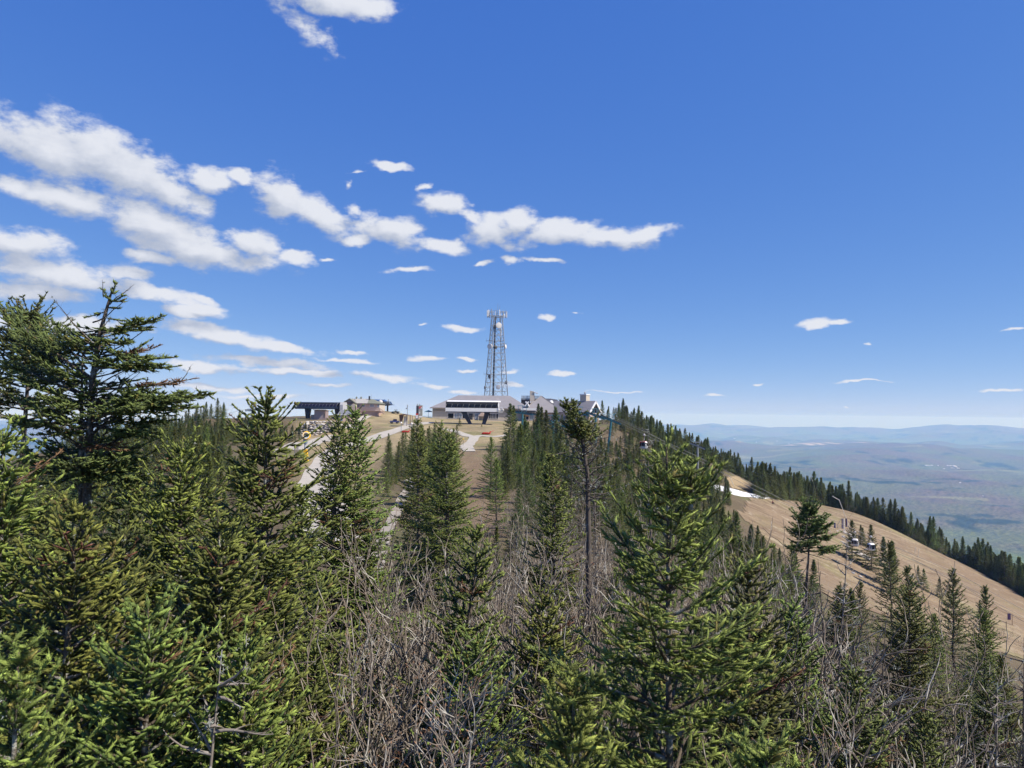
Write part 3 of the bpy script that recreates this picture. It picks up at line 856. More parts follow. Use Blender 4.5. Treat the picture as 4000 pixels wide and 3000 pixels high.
MB().lathe([(.35, 0), (.35, .5), (.55, .55), (.05, .95)], (4, 1.2, wz(1540)), 10).build('chimney_cowl', M_steel, cho)
# side balcony with green parasol on the left corner
bp_ = P(1672, 1620, D); bl = MB()
bl.span((bp_.x - 2.2, 2, zz(1640)), (L0 + 1.0, 8, zz(1638)))
for k in range(7): bl.span((bp_.x - 2.2 + k * .5, 2, zz(1638)), (bp_.x - 2.12 + k * .5, 2.08, zz(1629)))
bl.span((bp_.x - 2.2, 2, zz(1629)), (L0 + 1.0, 2.1, zz(1628)))
for k in (0, 1): bl.span((bp_.x - 2.1 + k * 2.6, 2.1, -3), (bp_.x - 1.9 + k * 2.6, 2.3, zz(1640)))
bl.build('balcony', M_pinkwood, lodge)
MB().lathe([(1.9, 0), (1.0, .45), (.1, .75)], (bp_.x - .3, 4, zz(1612)), 8).tube((bp_.x - .3, 4, zz(1638)), (bp_.x - .3, 4, zz(1611)), .06).build('parasol', M_teal, lodge)

# ------------------------------------------------------------------ lattice radio tower behind the lodge
D = 318.0
tz = Hs(P(1938, 1600, D).x, D) - 0.4
tower = empty('radio_tower', (P(1937, 1600, D).x, D, tz), rad(18))
tag(tower, 'tall steel lattice radio tower with white dishes rising behind the lodge roof', 'radio tower')
th = P(1940, 1236, D).z - tz
hw0, hw1 = 4.9, 1.95
def tw(z): return hw0 + (hw1 - hw0) * min(z / th, 1.0)
def tc_(k, z):
    s1, s2 = ((-1, -1), (1, -1), (1, 1), (-1, 1))[k % 4]
    w = tw(z); return Vector((s1 * w, s2 * w, z))
for k in range(4):
    MB().tube(tc_(k, 0), tc_(k, th), .22, .16, 6).build('leg', M_steel, tower)
levels = [0]
while levels[-1] < th - 2.0: levels.append(levels[-1] + max(1.55, tw(levels[-1]) * 0.95))
levels[-1] = th
for side in range(4):
    br = MB()
    for a, b in zip(levels, levels[1:]):
        p0, p1, q0, q1 = tc_(side, a), tc_(side + 1, a), tc_(side, b), tc_(side + 1, b)
        mid = (q0 + q1) / 2
        br.tube(p0, mid, .08, .08, 4).tube(p1, mid, .08, .08, 4).tube(q0, q1, .085, .085, 4)
        br.tube((p0 + mid) / 2, (q0 + p0) / 2, .055, .055, 4).tube((p1 + mid) / 2, (q1 + p1) / 2, .055, .055, 4)
    br.build('lattice_face', M_steel, tower)
ld = MB()
for s_ in (-.22, .22): ld.tube((-1.0 + s_, -1.2, 0), (-.9 + s_, -1.0, th), .03, .03, 4)
for k in range(int(th / .6)): ld.tube((-1.22, -1.2 + .2 * k * .6 / th, k * .6), (-.78, -1.2 + .2 * k * .6 / th, k * .6), .02, .02, 4)
ld.build('ladder', M_steel, tower)
cb = MB()
for s_ in range(6): cb.tube((-1.9 + s_ * .16, .2, 0), (-1.0 + s_ * .1, .1, th), .07, .07, 5)
cb.build('cable_tray', M_dark, tower)
for zt, w in ((th, 4.4), (th + 2.0, 4.3)):
    rg = MB()
    pts = [Vector((w * math.cos(rad(a)), w * math.sin(rad(a)) * .9, zt)) for a in range(15, 375, 60)]
    for a, b in zip(pts, pts[1:] + pts[:1]): rg.tube(a, b, .09, .09, 5)
    for p_ in pts: rg.tube(p_, (p_.x * .35, p_.y * .35, zt), .07, .07, 5)
    rg.build('antenna_ring', M_steel, tower)
rng_ = random.Random(3)
for k in range(15):
    a = rad(k * 24 + 5); w = 4.45
    x, y = w * math.cos(a), w * math.sin(a) * .9
    hgt = rng_.choice((1.9, 2.4, 2.8)); z0 = th - .5 + rng_.uniform(0, .6)
    MB().box((x, y, z0 + hgt / 2), (.34, .22, hgt), a).build('panel_antenna', M_white if k % 3 else M_steel, tower)
    MB().tube((x * .95, y * .95, th - .8), (x * .95, y * .95, th + 2.9), .05, .05, 5).build('antenna_pipe', M_steel, tower)
ms = MB(); ms.tube((0.3, 0, th), (0.3, 0, P(1940, 1184, D).z - tz), .11, .05, 6); ms.tube((1.4, .6, th), (1.4, .6, th + 5.2), .05, .03, 5); ms.tube((1.6, .2, th + 4.0), (1.2, 1.0, th + 4.0), .03, .03, 4); ms.tube((1.6, .2, th + 4.6), (1.2, 1.0, th + 4.6), .03, .03, 4)
ms.build('mast', M_steel, tower)
def dish(px, py, dy, r, azd, mat_face, mat_back, deep=.32):
    """Drum-shaped dish with a face that looks towards azimuth azd (0 = to the camera, 90 = right)."""
    w = P(px, py, D + dy); inv = Matrix.Rotation(-rad(18), 3, 'Z')
    c = inv @ (Vector((w.x, D + dy, w.z)) - Vector(tower.location))
    ax = inv @ Vector((math.sin(rad(azd)), -math.cos(rad(azd)), 0))
    b_ = MB().lathe([(r * .15, -r * .55), (r * .75, -r * .32), (r, -.02), (r, r * deep), (r * .97, r * deep + .02)], c, 18, ax).build('dish', mat_back, tower, True)
    MB().lathe([(r * .985, r * deep), (r * .6, r * deep + .06), (0.0, r * deep + .09)], c, 18, ax).build('dish_face', mat_face, b_, True)
    MB().tube(c - ax * r * .5, (c.x * .4, c.y * .4, c.z), .07, .07, 5).tube(c - ax * r * .3 + Vector((0, 0, .3)), (c.x * .45, c.y * .45, c.z + .5), .05, .05, 5).build('dish_bracket', M_steel, b_)
M_dishw = paint('dish_white', (0.66, 0.63, 0.60), 0.6); M_dishg = paint('dish_grey', (0.40, 0.40, 0.42), 0.6); M_dishb = paint('dish_back', (0.10, 0.095, 0.095), 0.6)
dish(1948, 1271, -3.0, 1.32, 14, M_dishw, M_dishw)
dish(1932, 1278, 2.6, .9, 205, M_dishb, M_dishb)
dish(1914, 1353, -3.4, 1.18, -28, M_dishw, M_dishw)
dish(1974, 1354, -2.0, .92, 72, M_dishw, M_dishw)
dish(1935, 1356, 2.6, .95, 190, M_dishb, M_dishb)
dish(1913, 1471, -2.6, .95, -60, M_dishb, M_dishb)
dish(1977, 1494, 0.0, .85, 120, M_dishg, M_dishb)
dish(1894, 1514, -2.0, .72, -75, M_dishg, M_dishb)
dish(1946, 1512, -5.4, 1.05, 5, M_dishg, M_dishg)
for px, py, s_ in ((1900, 1331, -1), (1980, 1343, 1), (1890, 1461, -1)):
    w = Matrix.Rotation(-rad(18), 3, 'Z') @ (Vector(P(px, py, D)) - Vector(tower.location))
    am = MB().tube(w, (w.x * .3, w.y * .3 - .5, w.z - .1), .09, .09, 5).tube(w - Vector((s_ * .9, 0, 0)), (w.x * .4, w.y * .4, w.z - 1.6), .05, .05, 5)
    am.tube(w - Vector((0, 0, .5)), w + Vector((0, 0, 1.1)), .04, .04, 5)
    am.build('outrigger', M_steel, tower)
for px, py, l_ in ((1957, 1297, 4.0), (1969, 1440, 4.2)):
    w = Matrix.Rotation(-rad(18), 3, 'Z') @ (Vector(P(px, py, D - 3)) - Vector(tower.location))
    MB().tube(w - Vector((0, 0, l_ / 2)), w + Vector((0, 0, l_ / 2)), .12, .12, 6).build('whip_antenna', M_white, tower)

# ------------------------------------------------------------------ lift terminal in front of the lodge (white band, black glazing)
def lift_terminal(name, label, px0, px1, py_top, py_bot, py_ground, d, glass, bodymat, roofmat, npan, leg_px, lean, yaw, open_end=True):
    c = P((px0 + px1) / 2, py_ground, d); zb_ = min(c.z, Hs(c.x, d)) - .2
    root = empty(name, (c.x, d, zb_), yaw)
    tag(root, label, 'lift terminal')
    L = (px1 - px0) / FPX * d / math.cos(yaw) ; x0, x1 = -L / 2, L / 2
    zT, zB = P(c.x / d * FPX + 2000, py_top, d).z - zb_, P(2000, py_bot, d).z - zb_ + (P(px0, py_bot, d).z + P(px1, py_bot, d).z) / 2 - P(2000, py_bot, d).z
    hgt = zT - zB; yd = 2.7
    zb1 = zB + hgt * .37; zr1 = zB + hgt * .90
    # profile across: vertical band, curved glazing, flat roof
    band = MB(); band.span((x0, -yd, zB + .25), (x1 * .86, yd, zb1)); bo = band.build('side_band', bodymat, root)
    MB().span((x0 + .2, -yd + .15, zB), (x1 * .98, yd - .15, zB + .25)).build('belly', M_navy, root)
    MB().span((x0 + .1, -yd + .25, zb1), (x1 * .8, yd - .25, zr1 - .1)).build('core', M_dark, root)
    pw = (x1 * .80 - x0) / npan
    for k in range(npan):
        a, b = x0 + k * pw + .06, x0 + (k + 1) * pw - .06
        for s_ in (-1, 1):
            q = MB()
            prof = [(-yd, zb1 + .02), (-yd + .05, zb1 + .5), (-yd + .28, zb1 + (zr1 - zb1) * .62), (-yd + .75, zr1)]
            sh = .55
            for (ya, za_), (yb, zc) in zip(prof, prof[1:]):
                f0, f1 = (za_ - zb1) / (zr1 - zb1) * sh, (zc - zb1) / (zr1 - zb1) * sh
                pts = [(a + f0, s_ * -ya * -1, za_), (b + f0, s_ * -ya * -1, za_), (b + f1, s_ * -yb * -1, zc), (a + f1, s_ * -yb * -1, zc)]
                q.face(pts if s_ > 0 else pts[::-1])
            q.build('glazing_panel', glass, root)
    rb = MB(); rb.prism([(-yd + .62, zr1 - .05), (-yd + .85, zr1 + .22), (-yd + 1.5, zT), (yd - 1.5, zT), (yd - .85, zr1 + .22), (yd - .62, zr1 - .05)], x0 + .5, x1 * .93, 'x'); rb.build('roof', roofmat, root)
    # ribs between the panels
    for k in range(npan + 1):
        xx = x0 + k * pw; ribs = MB()
        pr_ = [(xx, -yd - .03, zb1), (xx + .28, -yd + .1, zb1 + (zr1 - zb1) * .45), (xx + .55, -yd + .7, zr1 + .02)]
        ribs.path(pr_, .028, 4).build('rib', M_steel, root)
    if open_end:
        e = MB()
        arch = [(-yd + .1, zB + .3), (-yd + .15, zb1 + .4), (-yd + .9, zr1), (yd - .9, zr1), (yd - .15, zb1 + .4), (yd - .1, zB + .3)]
        for (ya, za_), (yb, zc) in zip(arch, arch[1:]): e.tube((x1 * .86, ya, za_), (x1 * .86, yb, zc), .16, .16, 5)
        e.build('end_arch', roofmat, root)
        MB().span((x1 * .80, -yd + .5, zB + .9), (x1 * .84, yd - .5, zr1 - .15)).build('end_opening_shade', M_dark, root)  # solid dark slab stands for the shade inside the open end
        rl = MB()
        for zq in (zb1 - .2, zb1 + .35): rl.span((x1 * .86, -yd - .2, zq), (x1, -yd - .12, zq + .08))
        for k in range(5): rl.span((x1 * (.87 + .032 * k), -yd - .2, zB + .2), (x1 * (.87 + .032 * k) + .07, -yd - .12, zb1 + .4))
        rl.span((x1 * .86, -yd - .2, zB + .1), (x1 * 1.0, yd, zB + .3))
        rl.build('service_platform', M_white, root)
        dv = MB()
        for xx in (x1 * .88, x1 * 1.01): dv.lathe([(.5, 0), (.5, .35), (.3, .42)], (xx, -yd - .6, zB + .9), 10, (0, -1, 0))
        dv.build('drive_wheel', M_white, root)
    for px, ln in zip(leg_px, lean):
        xb = (px - (px0 + px1) / 2) / FPX * d
        lg = MB(); w0, w1 = .95, .6
        lg.add([(xb + ln - w1, -.55, 0), (xb + ln + w1, -.55, 0), (xb + ln + w1, .55, 0), (xb + ln - w1, .55, 0), (xb - w0, -.8, zB + .02), (xb + w0, -.8, zB + .02), (xb + w0, .8, zB + .02), (xb - w0, .8, zB + .02)],
               [(0, 3, 2, 1), (4, 5, 6, 7), (0, 1, 5, 4), (1, 2, 6, 5), (2, 3, 7, 6), (3, 0, 4, 7)])
        lg.build('leg', M_navy, root)
    return root, zb_, zB
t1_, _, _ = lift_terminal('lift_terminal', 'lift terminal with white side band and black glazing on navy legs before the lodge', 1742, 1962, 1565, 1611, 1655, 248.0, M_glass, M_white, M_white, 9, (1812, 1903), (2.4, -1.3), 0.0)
MB().span((-2.2, -2, -1.2), (4.6, 2, .15)).build('footing', M_conc, t1_)
t2_, z2_, zB2_ = lift_terminal('lift_terminal', 'dark navy lift terminal with purple glazing above the boulder wall', 1158, 1340, 1571, 1598, 1634, 252.0, M_purpleglass, M_navy, M_navy, 12, (1202, 1320), (0, 0), rad(-3), False)
MB().prism([(-2.7, zB2_ - .3), (2.7, zB2_ - .3), (2.7, zB2_ + 1.6), (2.0, zB2_ + 2.5), (-2.0, zB2_ + 2.5), (-2.7, zB2_ + 1.6)], 7.9, 9.0, 'x').build('end_shroud', M_dishg, t2_)

# ------------------------------------------------------------------ upper lodge on the knoll, left
D = 272.0
c = P(1420, 1612, D); gz = Hs(-52, D) - .3
up = empty('upper_lodge', (c.x, D, gz))
tag(up, 'upper lodge with dark gable, pale roof and reddish deck on the grassy knoll', 'lodge')
X = lambda px, d=D: P(px, 1600, d).x - c.x
Z = lambda py, px=1420, d=D: P(px, py, d).z - gz
MB().span((X(1374), 1, -5), (X(1480), 13, Z(1576))).build('wall', M_cream, up)
gx0, gx1, ga = X(1352), X(1392), X(1369)
MB().prism([(gx0, Z(1606) - 3), (gx1, Z(1606) - 3), (gx1, Z(1575)), (ga, Z(1558)), (gx0, Z(1571))], -2.0, 6).build('gable_wall', M_taupe, up)
MB().span((gx0 - .1, -2.2, Z(1577)), (gx1 + .1, -2.02, Z(1573))).build('gable_band', M_brown, up)
r = MB(); r.slab([(ga, -2.4, Z(1557)), (ga, 13.4, Z(1557)), (gx0 - .5, 13.4, Z(1571)), (gx0 - .5, -2.4, Z(1571))], .25)
r.slab([(ga, -2.4, Z(1557)), (gx1 + .4, -2.4, Z(1576)), (gx1 + .4, .4, Z(1576)), (ga, .4, Z(1557))], .25)
r.build('gable_roof', M_greenroof, up)
MB().slab([(ga + .2, 6.5, Z(1556)), (X(1428), 6.5, Z(1556)), (X(1434), 0, Z(1575)), (gx1 - .2, 0, Z(1575))], .25).build('main_roof', M_paleroof, up)
r = MB(); r.slab([(X(1428), 6.5, Z(1556)), (X(1446), 6.5, Z(1559)), (X(1484), 0, Z(1576)), (X(1434), 0, Z(1575))], .25); r.slab([(X(1446), 6.5, Z(1559)), (X(1484), 13, Z(1576)), (X(1484), 0, Z(1576))], .25)
r.slab([(ga + .2, 6.5, Z(1556)), (X(1446), 6.5, Z(1558)), (X(1480), 13, Z(1576)), (ga, 13, Z(1572))], .25)
r.build('end_roof', M_greenroof, up)
MB().tube((X(1432), 5, Z(1560)), (X(1432), 5, Z(1546)), .35, .35, 8).build('chimney_pipe', M_dark, up)
MB().tube((X(1440), 5, Z(1560)), (X(1440), 5, Z(1537)), .05, .03, 5).build('aerial', M_steel, up)
for px in (1378, 1396):
    MB().lathe([(.25, 0), (.25, .5), (.5, .6), (.05, 1.0)], (X(px), 6.3, Z(1558)), 8).build('roof_cowl', M_greenroof, up)
for px, w, cl in ((1398, 1.0, 1), (1418, 1.1, 1), (1451, 1.6, 2), (1476, .9, 1)):
    window(up, X(px), Z(1590), w, Z(1577) - Z(1590), 1, M_white, M_paleglass, cl)
# stone base with deck, railing and stairs
MB().span((X(1395), -7.5, -4), (X(1495), -1.0, Z(1606))).build('deck_base', M_pinkwood, up)
dk = MB().span((X(1390), -8.0, Z(1606)), (X(1500), 1, Z(1604))).build('deck', M_pinkwood, up)
rl = MB()
for k in range(30):
    xx = X(1391) + (X(1499) - X(1391)) * k / 29
    rl.span((xx - .05, -8.0, Z(1604)), (xx + .05, -7.9, Z(1594)))
rl.span((X(1390), -8.02, Z(1594)), (X(1500), -7.88, Z(1593))); rl.span((X(1390), -8.0, Z(1600)), (X(1500), -7.92, Z(1599.3)))
rl.build('railing', M_pinkwood, up)
for xa, xb, nm in ((1412, 1432, 1), (1500, 1518, 1)):
    s_ = MB()
    for k in range(8):
        f = k / 8.0
        s_.span((X(xa) + (X(xb) - X(xa)) * f, -9.2, Z(1604) + (Z(1616) - Z(1604)) * f - .2), (X(xa) + (X(xb) - X(xa)) * (f + .16), -8.1, Z(1604) + (Z(1616) - Z(1604)) * f))
    s_.tube((X(xa), -9.2, Z(1595)), (X(xb), -9.2, Z(1608)), .06, .06, 5).tube((X(xa), -8.1, Z(1595)), (X(xb), -8.1, Z(1608)), .06, .06, 5)
    for k in range(5):
        f = k / 4.0; s_.tube((X(xa) + (X(xb) - X(xa)) * f, -9.2, Z(1604) + (Z(1617) - Z(1604)) * f), (X(xa) + (X(xb) - X(xa)) * f, -9.2, Z(1595) + (Z(1608) - Z(1595)) * f), .05, .05, 5)
    s_.build('stairs', M_pinkwood, up)
# side annex stepping down to the terminal
an = MB(); an.prism([(X(1340), -6), (X(1392), -6), (X(1392), Z(1586)), (X(1374), Z(1586)), (X(1374), Z(1595)), (X(1340), Z(1577))], -1.8, 2.0); an.build('annex_wall', M_taupe, up)
MB().prism([(X(1372), -5), (X(1398), -5), (X(1398), Z(1582)), (X(1385), Z(1577)), (X(1372), Z(1590))], -3.0, -1.9).build('annex_gable', M_cream, up)

# lift top station with dark canopy and blue roof behind the upper lodge
D = 292.0
c = P(1490, 1590, D); gz = Hs(c.x, D) - .3
ts = empty('lift_station', (c.x, D, gz)); tag(ts, 'lift top station with bright blue roof and black canopy beside the upper lodge deck', 'lift station')
X = lambda px, d=D: P(px, 1600, d).x - c.x
Z = lambda py, px=1490, d=D: P(px, py, d).z - gz
MB().prism([(X(1455), Z(1560)), (X(1498), Z(1561)), (X(1498), Z(1572)), (X(1470), Z(1572)), (X(1450), Z(1564))], 2, 7).build('blue_roof', M_blue, ts)
MB().prism([(X(1486), Z(1587)), (X(1528), Z(1582)), (X(1537), Z(1581.5)), (X(1537), Z(1580.5)), (X(1529), Z(1580)), (X(1522), Z(1568)), (X(1497), Z(1568)), (X(1489), Z(1577))], -2.5, 3).build('canopy', M_navy, ts)
m = MB()
for k in range(6): m.tube((X(1497 + 5 * k), -2.7, Z(1569)), (X(1492 + 7 * k), -2.7, Z(1580)), .06, .06, 4)
m.build('canopy_rib', M_steel, ts)
m = MB()
for px in (1492, 1514): m.tube((X(px), 0, -1), (X(px), 0, Z(1584)), .35, .35, 6)
for px in (1497, 1511): m.tube((X(px), 3, Z(1570)), (X(px), 3, Z(1559)), .12, .12, 5)
m.build('column', M_navy, ts)
MB().lathe([(.05, -.9), (.75, -.6), (.9, 0), (.75, .6), (.05, .9)], (X(1492), -3.6, Z(1571)), 10, (0, 0, 1)).build('fan_housing', M_dishw, ts)
MB().lathe([(.05, -.5), (.6, -.3), (.6, .3), (.05, .5)], (X(1499), -4.2, Z(1583)), 10, (0, 1, 0)).build('yellow_wheel', M_yellow, ts)

# ------------------------------------------------------------------ huts below
def hut(name, label, px0, px1, py_e, py_g, d, depth, wallm, roofm, rise, yaw=0.0, flat=False, over=.35):
    c = P((px0 + px1) / 2, py_g, d); g_ = min(Hs(c.x, d), c.z) - .2
    o = empty(name, (c.x, d, g_), yaw); tag(o, label, 'hut')
    w = (px1 - px0) / FPX * d / 2; ze = P((px0 + px1) / 2, py_e, d).z - g_
    MB().span((-w, 0, -1.5), (w, depth, ze)).build('wall', wallm, o)
    if flat:
        MB().slab([(-w - over, -over - .6, ze + .35), (w + over, -over - .6, ze + .35), (w + over, depth + over, ze + .1), (-w - over, depth + over, ze + .1)], .22).build('roof', roofm, o)
    else:
        r = MB()
        for q in hip_roof(-w - over, w + over, -over, depth + over, ze, -w * .8, w * .25, ze + rise): r.slab(q, .18)
        r.build('roof', roofm, o)
        MB().span((-w - over, -over - .06, ze - .22), (w + over, -over - .01, ze - .02)).build('fascia', M_white, o)
    return o, w, ze
M_mauve = paint('mauve_siding', (0.33, 0.27, 0.265), 0.8)
o, w, ze = hut('operator_hut', 'mauve operator hut with flat roof standing above the boulder wall', 1227, 1271, 1603, 1633, 243.0, 4.0, M_mauve, M_paleroof, 0, 0, True)
for xx in (w * .72, w * 1.0, w * 1.28): MB().span((xx - .1, -.05, 0), (xx + .1, .12, ze)).build('corner_post', M_pinkwood, o)
window(o, w * .86, ze * .35, .42, ze * .4, -.02, M_taupe, M_glass, 1)
MB().span((w + .2, -.1, 0.0), (w + 2.0, .0, .9)).build('side_railing', M_pinkwood, o)
MB().span((-w - 1.2, .3, -.5), (-w - .04, 2.4, ze * .55)).build('lean_to', M_taupe, o)
o, w, ze = hut('ticket_hut', 'cream hut with slate roof and blue doors below the upper lodge', 1322, 1370, 1619, 1641, 246.0, 6.0, M_pinkwall, M_slateroof, 1.6, rad(8))
for xx, mt in ((-w + .5, M_paleglass), (-w + 1.15, M_blue)):
    MB().span((xx - .28, -.1, -.4), (xx + .28, -.02, ze - .35)).build('door', mt, o)
m = MB()
for k in range(1, 5): m.span((-w + .1 + k * .85 + .6, -.03, -.5), (-w + .16 + k * .85 + .6, .0, ze - .1))
m.build('wall_batten', M_cream, o)

# wooden trailhead shelter on a flared post, right of the knoll
D = 233.0
c = P(1582, 1648, D); g_ = Hs(c.x, D) - .1
o = empty('trail_shelter', (c.x, D, g_)); tag(o, 'brown wooden trail shelter with flared post and low roof beside the road', 'shelter')
X = lambda px: P(px, 1640, D).x - c.x
Z = lambda py: P(1582, py, D).z - g_
m = MB(); m.prism([(X(1563), Z(1648)), (X(1570), Z(1648)), (X(1576), Z(1622)), (X(1560), Z(1622))], -.7, .7); m.build('flared_post', M_brown, o)
m = MB(); m.prism([(X(1558), Z(1622)), (X(1606), Z(1622)), (X(1590), Z(1619)), (X(1578), Z(1617.5)), (X(1566), Z(1619))], -1.2, 2.2); m.build('roof', M_brown, o)
for px in (1587, 1602): MB().tube((X(px), .8, -.3), (X(px), .8, Z(1622)), .09, .09, 6).build('post', M_brown, o)
MB().span((X(1576), .75, .4), (X(1590), .85, Z(1626))).build('map_board', M_dishw, o)

# information tower with printed panels
D = 238.0
c = P(1634, 1640, D); g_ = Hs(c.x, D) - .1
o = empty('information_tower', (c.x, D, g_), rad(0)); tag(o, 'tall grey information tower with red and white printed panels and antennas', 'sign tower')
X = lambda px: P(px, 1620, D).x - c.x
Z = lambda py: P(1634, py, D).z - g_
M_panelgrey = paint('grey_panel', (0.30, 0.30, 0.27), 0.6)
MB().span((X(1625.5), 0, -.5), (X(1634), 2.2, Z(1584))).build('dark_louvre_tower', M_taupe, o)
m = MB()
for k in range(14): m.span((X(1626), -.08, Z(1614) + k * .18), (X(1633.6), .0, Z(1614) + k * .18 + .09))
m.build('louvre', M_dark, o)
m = MB(); m.prism([(0, 0), (0, 1)], 0, 1) if False else None
bd = MB().span((X(1634.2), -.1, Z(1632)), (X(1650), .25, Z(1583))).build('panel_board', M_panelgrey, o)
def printed(name, seed, pal, parent, lo, hi):
    mm = bpy.data.materials.new(name); mm.use_nodes = True; t = NT(mm.node_tree); t.n.clear()
    out = t.new('ShaderNodeOutputMaterial'); b = t.new('ShaderNodeBsdfPrincipled'); b.inputs['Roughness'].default_value = .6
    tcn = t.new('ShaderNodeTexCoord'); mp = t.new('ShaderNodeMapping'); t.link(tcn.outputs['Object'], mp.inputs[0]); mp.inputs[1].default_value = (seed, 0, seed); mp.inputs[3].default_value = (1.6, 1, 3.2)
    v = t.new('ShaderNodeTexVoronoi', distance='CHEBYCHEV'); v.inputs['Scale'].default_value = 1.0; t.link(mp.outputs[0], v.inputs['Vector'])
    s_ = t.new('ShaderNodeSeparateColor'); t.link(v.outputs['Color'], s_.inputs[0])
    t.link(t.mix(t.maprange(s_.outputs[0], .45, .55), pal[0], pal[1]), b.inputs['Base Color']); t.link(b.outputs[0], out.inputs[0])
    return MB().span(lo, hi).build('printed_panel', mm, parent)
printed('print_red', 3, ((.55, .05, .04), (.62, .60, .58)), bd, (X(1636), -.16, Z(1596)), (X(1648), -.105, Z(1588)))
printed('print_white', 8, ((.62, .62, .60), (.32, .32, .30)), bd, (X(1635), -.16, Z(1621)), (X(1641), -.105, Z(1599)))
MB().span((X(1637.5), -.16, Z(1630.5)), (X(1649), -.105, Z(1625))).build('white_panel', M_white, bd)
MB().span((X(1625), -.5, Z(1621)), (X(1633), -.1, Z(1615))).build('red_box', M_red, o)
MB().span((X(1624), -.5, Z(1634)), (X(1633), -.1, Z(1621.2))).build('white_box', M_white, o)
for px in (1629, 1638): MB().tube((X(px), .5, Z(1584)), (X(px), .5, Z(1578)), .12, .2, 6).build('antenna', M_steel, o)
# utility pole
D = 240.0; c = P(1591, 1630, D); g_ = Hs(c.x, D)
o = empty('utility_pole', (c.x, D, g_ - .2)); tag(o, 'thin grey utility pole with lamp standing between the knoll and the sign tower', 'pole')
zt = P(1591, 1583, D).z - g_ + .2
MB().tube((0, 0, 0), (0, 0, zt), .12, .08, 8).build('shaft', M_steel, o)
MB().box((-.25, 0, zt - 1.1), (.5, .2, .45)).box((0, 0, zt - .3), (.25, .08, .9)).build('lamp_head', M_steel, o)
# ladder-like fence frames by the sign tower
for i, (px, py0, py1, nr) in enumerate(((1605, 1652, 1621, 4), (1616, 1652, 1621, 6), (1628, 1648, 1622, 9))):
    dd = 215.0; c = P(px, py0, dd); g_ = Hs(c.x, dd); k = (P(px, py1, dd).z - g_); o = empty('snow_fence_frame', (c.x, dd, g_ - .1))
    tag(o, ('grey ladder-like fence frame next to the trail shelter', 'grey ladder-like fence frame between two others by the sign tower', 'grey ladder-like fence frame with many rungs in front of the sign tower')[i], 'fence', 'ladder-like fence frames by the sign tower')
    for s_ in (-.38, .38): MB().tube((s_, 0, 0), (s_, 0, k), .07, .07, 6).build('post', M_taupe, o)
    for q in range(nr): MB().tube((-.38, 0, k * (q + .6) / nr), (.38, 0, k * (q + .6) / nr), .045, .045, 5).build('rung', M_steel, o)

# small utility vehicle (blue) on the road bend, and the cart up by the stairs
def vehicle(name, label, cat, px, py, d, s, yaw, bodym, cab=True):
    c = P(px, py, d); g_ = Hs(c.x, d); o = empty(name, (c.x, d, g_ + .1), yaw, s); tag(o, label, cat)
    m = MB(); m.prism([(-1.9, .45), (1.85, .45), (1.9, .85), (1.75, 1.02), (.75, 1.1), (.15, 1.12), (-1.85, 1.12), (-1.92, .8)], -.75, .75); bo = m.build('body', bodym, o)
    if cab:
        m = MB(); m.prism([(-.9, 1.12), (.75, 1.1), (.25, 1.72), (-.75, 1.72)], -.66, .66); m.build('windshield_cab', M_glass, o)
        MB().slab([(-.85, -.7, 1.8), (.35, -.7, 1.8), (.35, .7, 1.8), (-.85, .7, 1.8)], .08).build('roof', bodym, o)
    else:
        m = MB()
        for xx in (-.8, .6):
            for yy in (-.65, .65): m.tube((xx, yy, 1.1), (xx * .8, yy, 2.1), .05, .05, 5)
        for yy in (-.65, .65): m.tube((-.64, yy, 2.1), (.48, yy, 2.1), .05, .05, 5)
        for xx in (-.64, .48): m.tube((xx, -.65, 2.1), (xx, .65, 2.1), .05, .05, 5)
        m.build('roll_cage', M_dark, o)
        MB().span((-.4, -.5, 1.1), (.1, .5, 1.55)).build('seat', M_dark, o)
    for xx in (-1.2, 1.2):
        for yy in (-.72, .72):
            wh = MB().lathe([(.02, -.12), (.42, -.12), (.46, -.06), (.46, .06), (.42, .12), (.02, .12)], (xx, yy, .44), 14, (0, 1, 0)).build('wheel', M_dark, o)
            MB().lathe([(.22, -.13), (.2, .13)], (xx, yy, .44), 10, (0, 1, 0)).build('rim', M_steel, wh)
    for yy in (-.5, .5): MB().lathe([(.12, 0), (.1, .06), (.01, .07)], (1.88, yy, .82), 8, (1, 0, 0)).build('headlight', M_white, o)
    return o
vehicle('utility_vehicle', 'dark blue utility vehicle parked on the road bend below the knoll', 'vehicle', 1541, 1640, 246.0, .82, rad(205), M_padblue)
vehicle('utility_cart', 'open green utility cart with roll cage at the right end of the deck', 'cart', 1545, 1615, 275.0, .8, rad(170), M_greenroof, False)

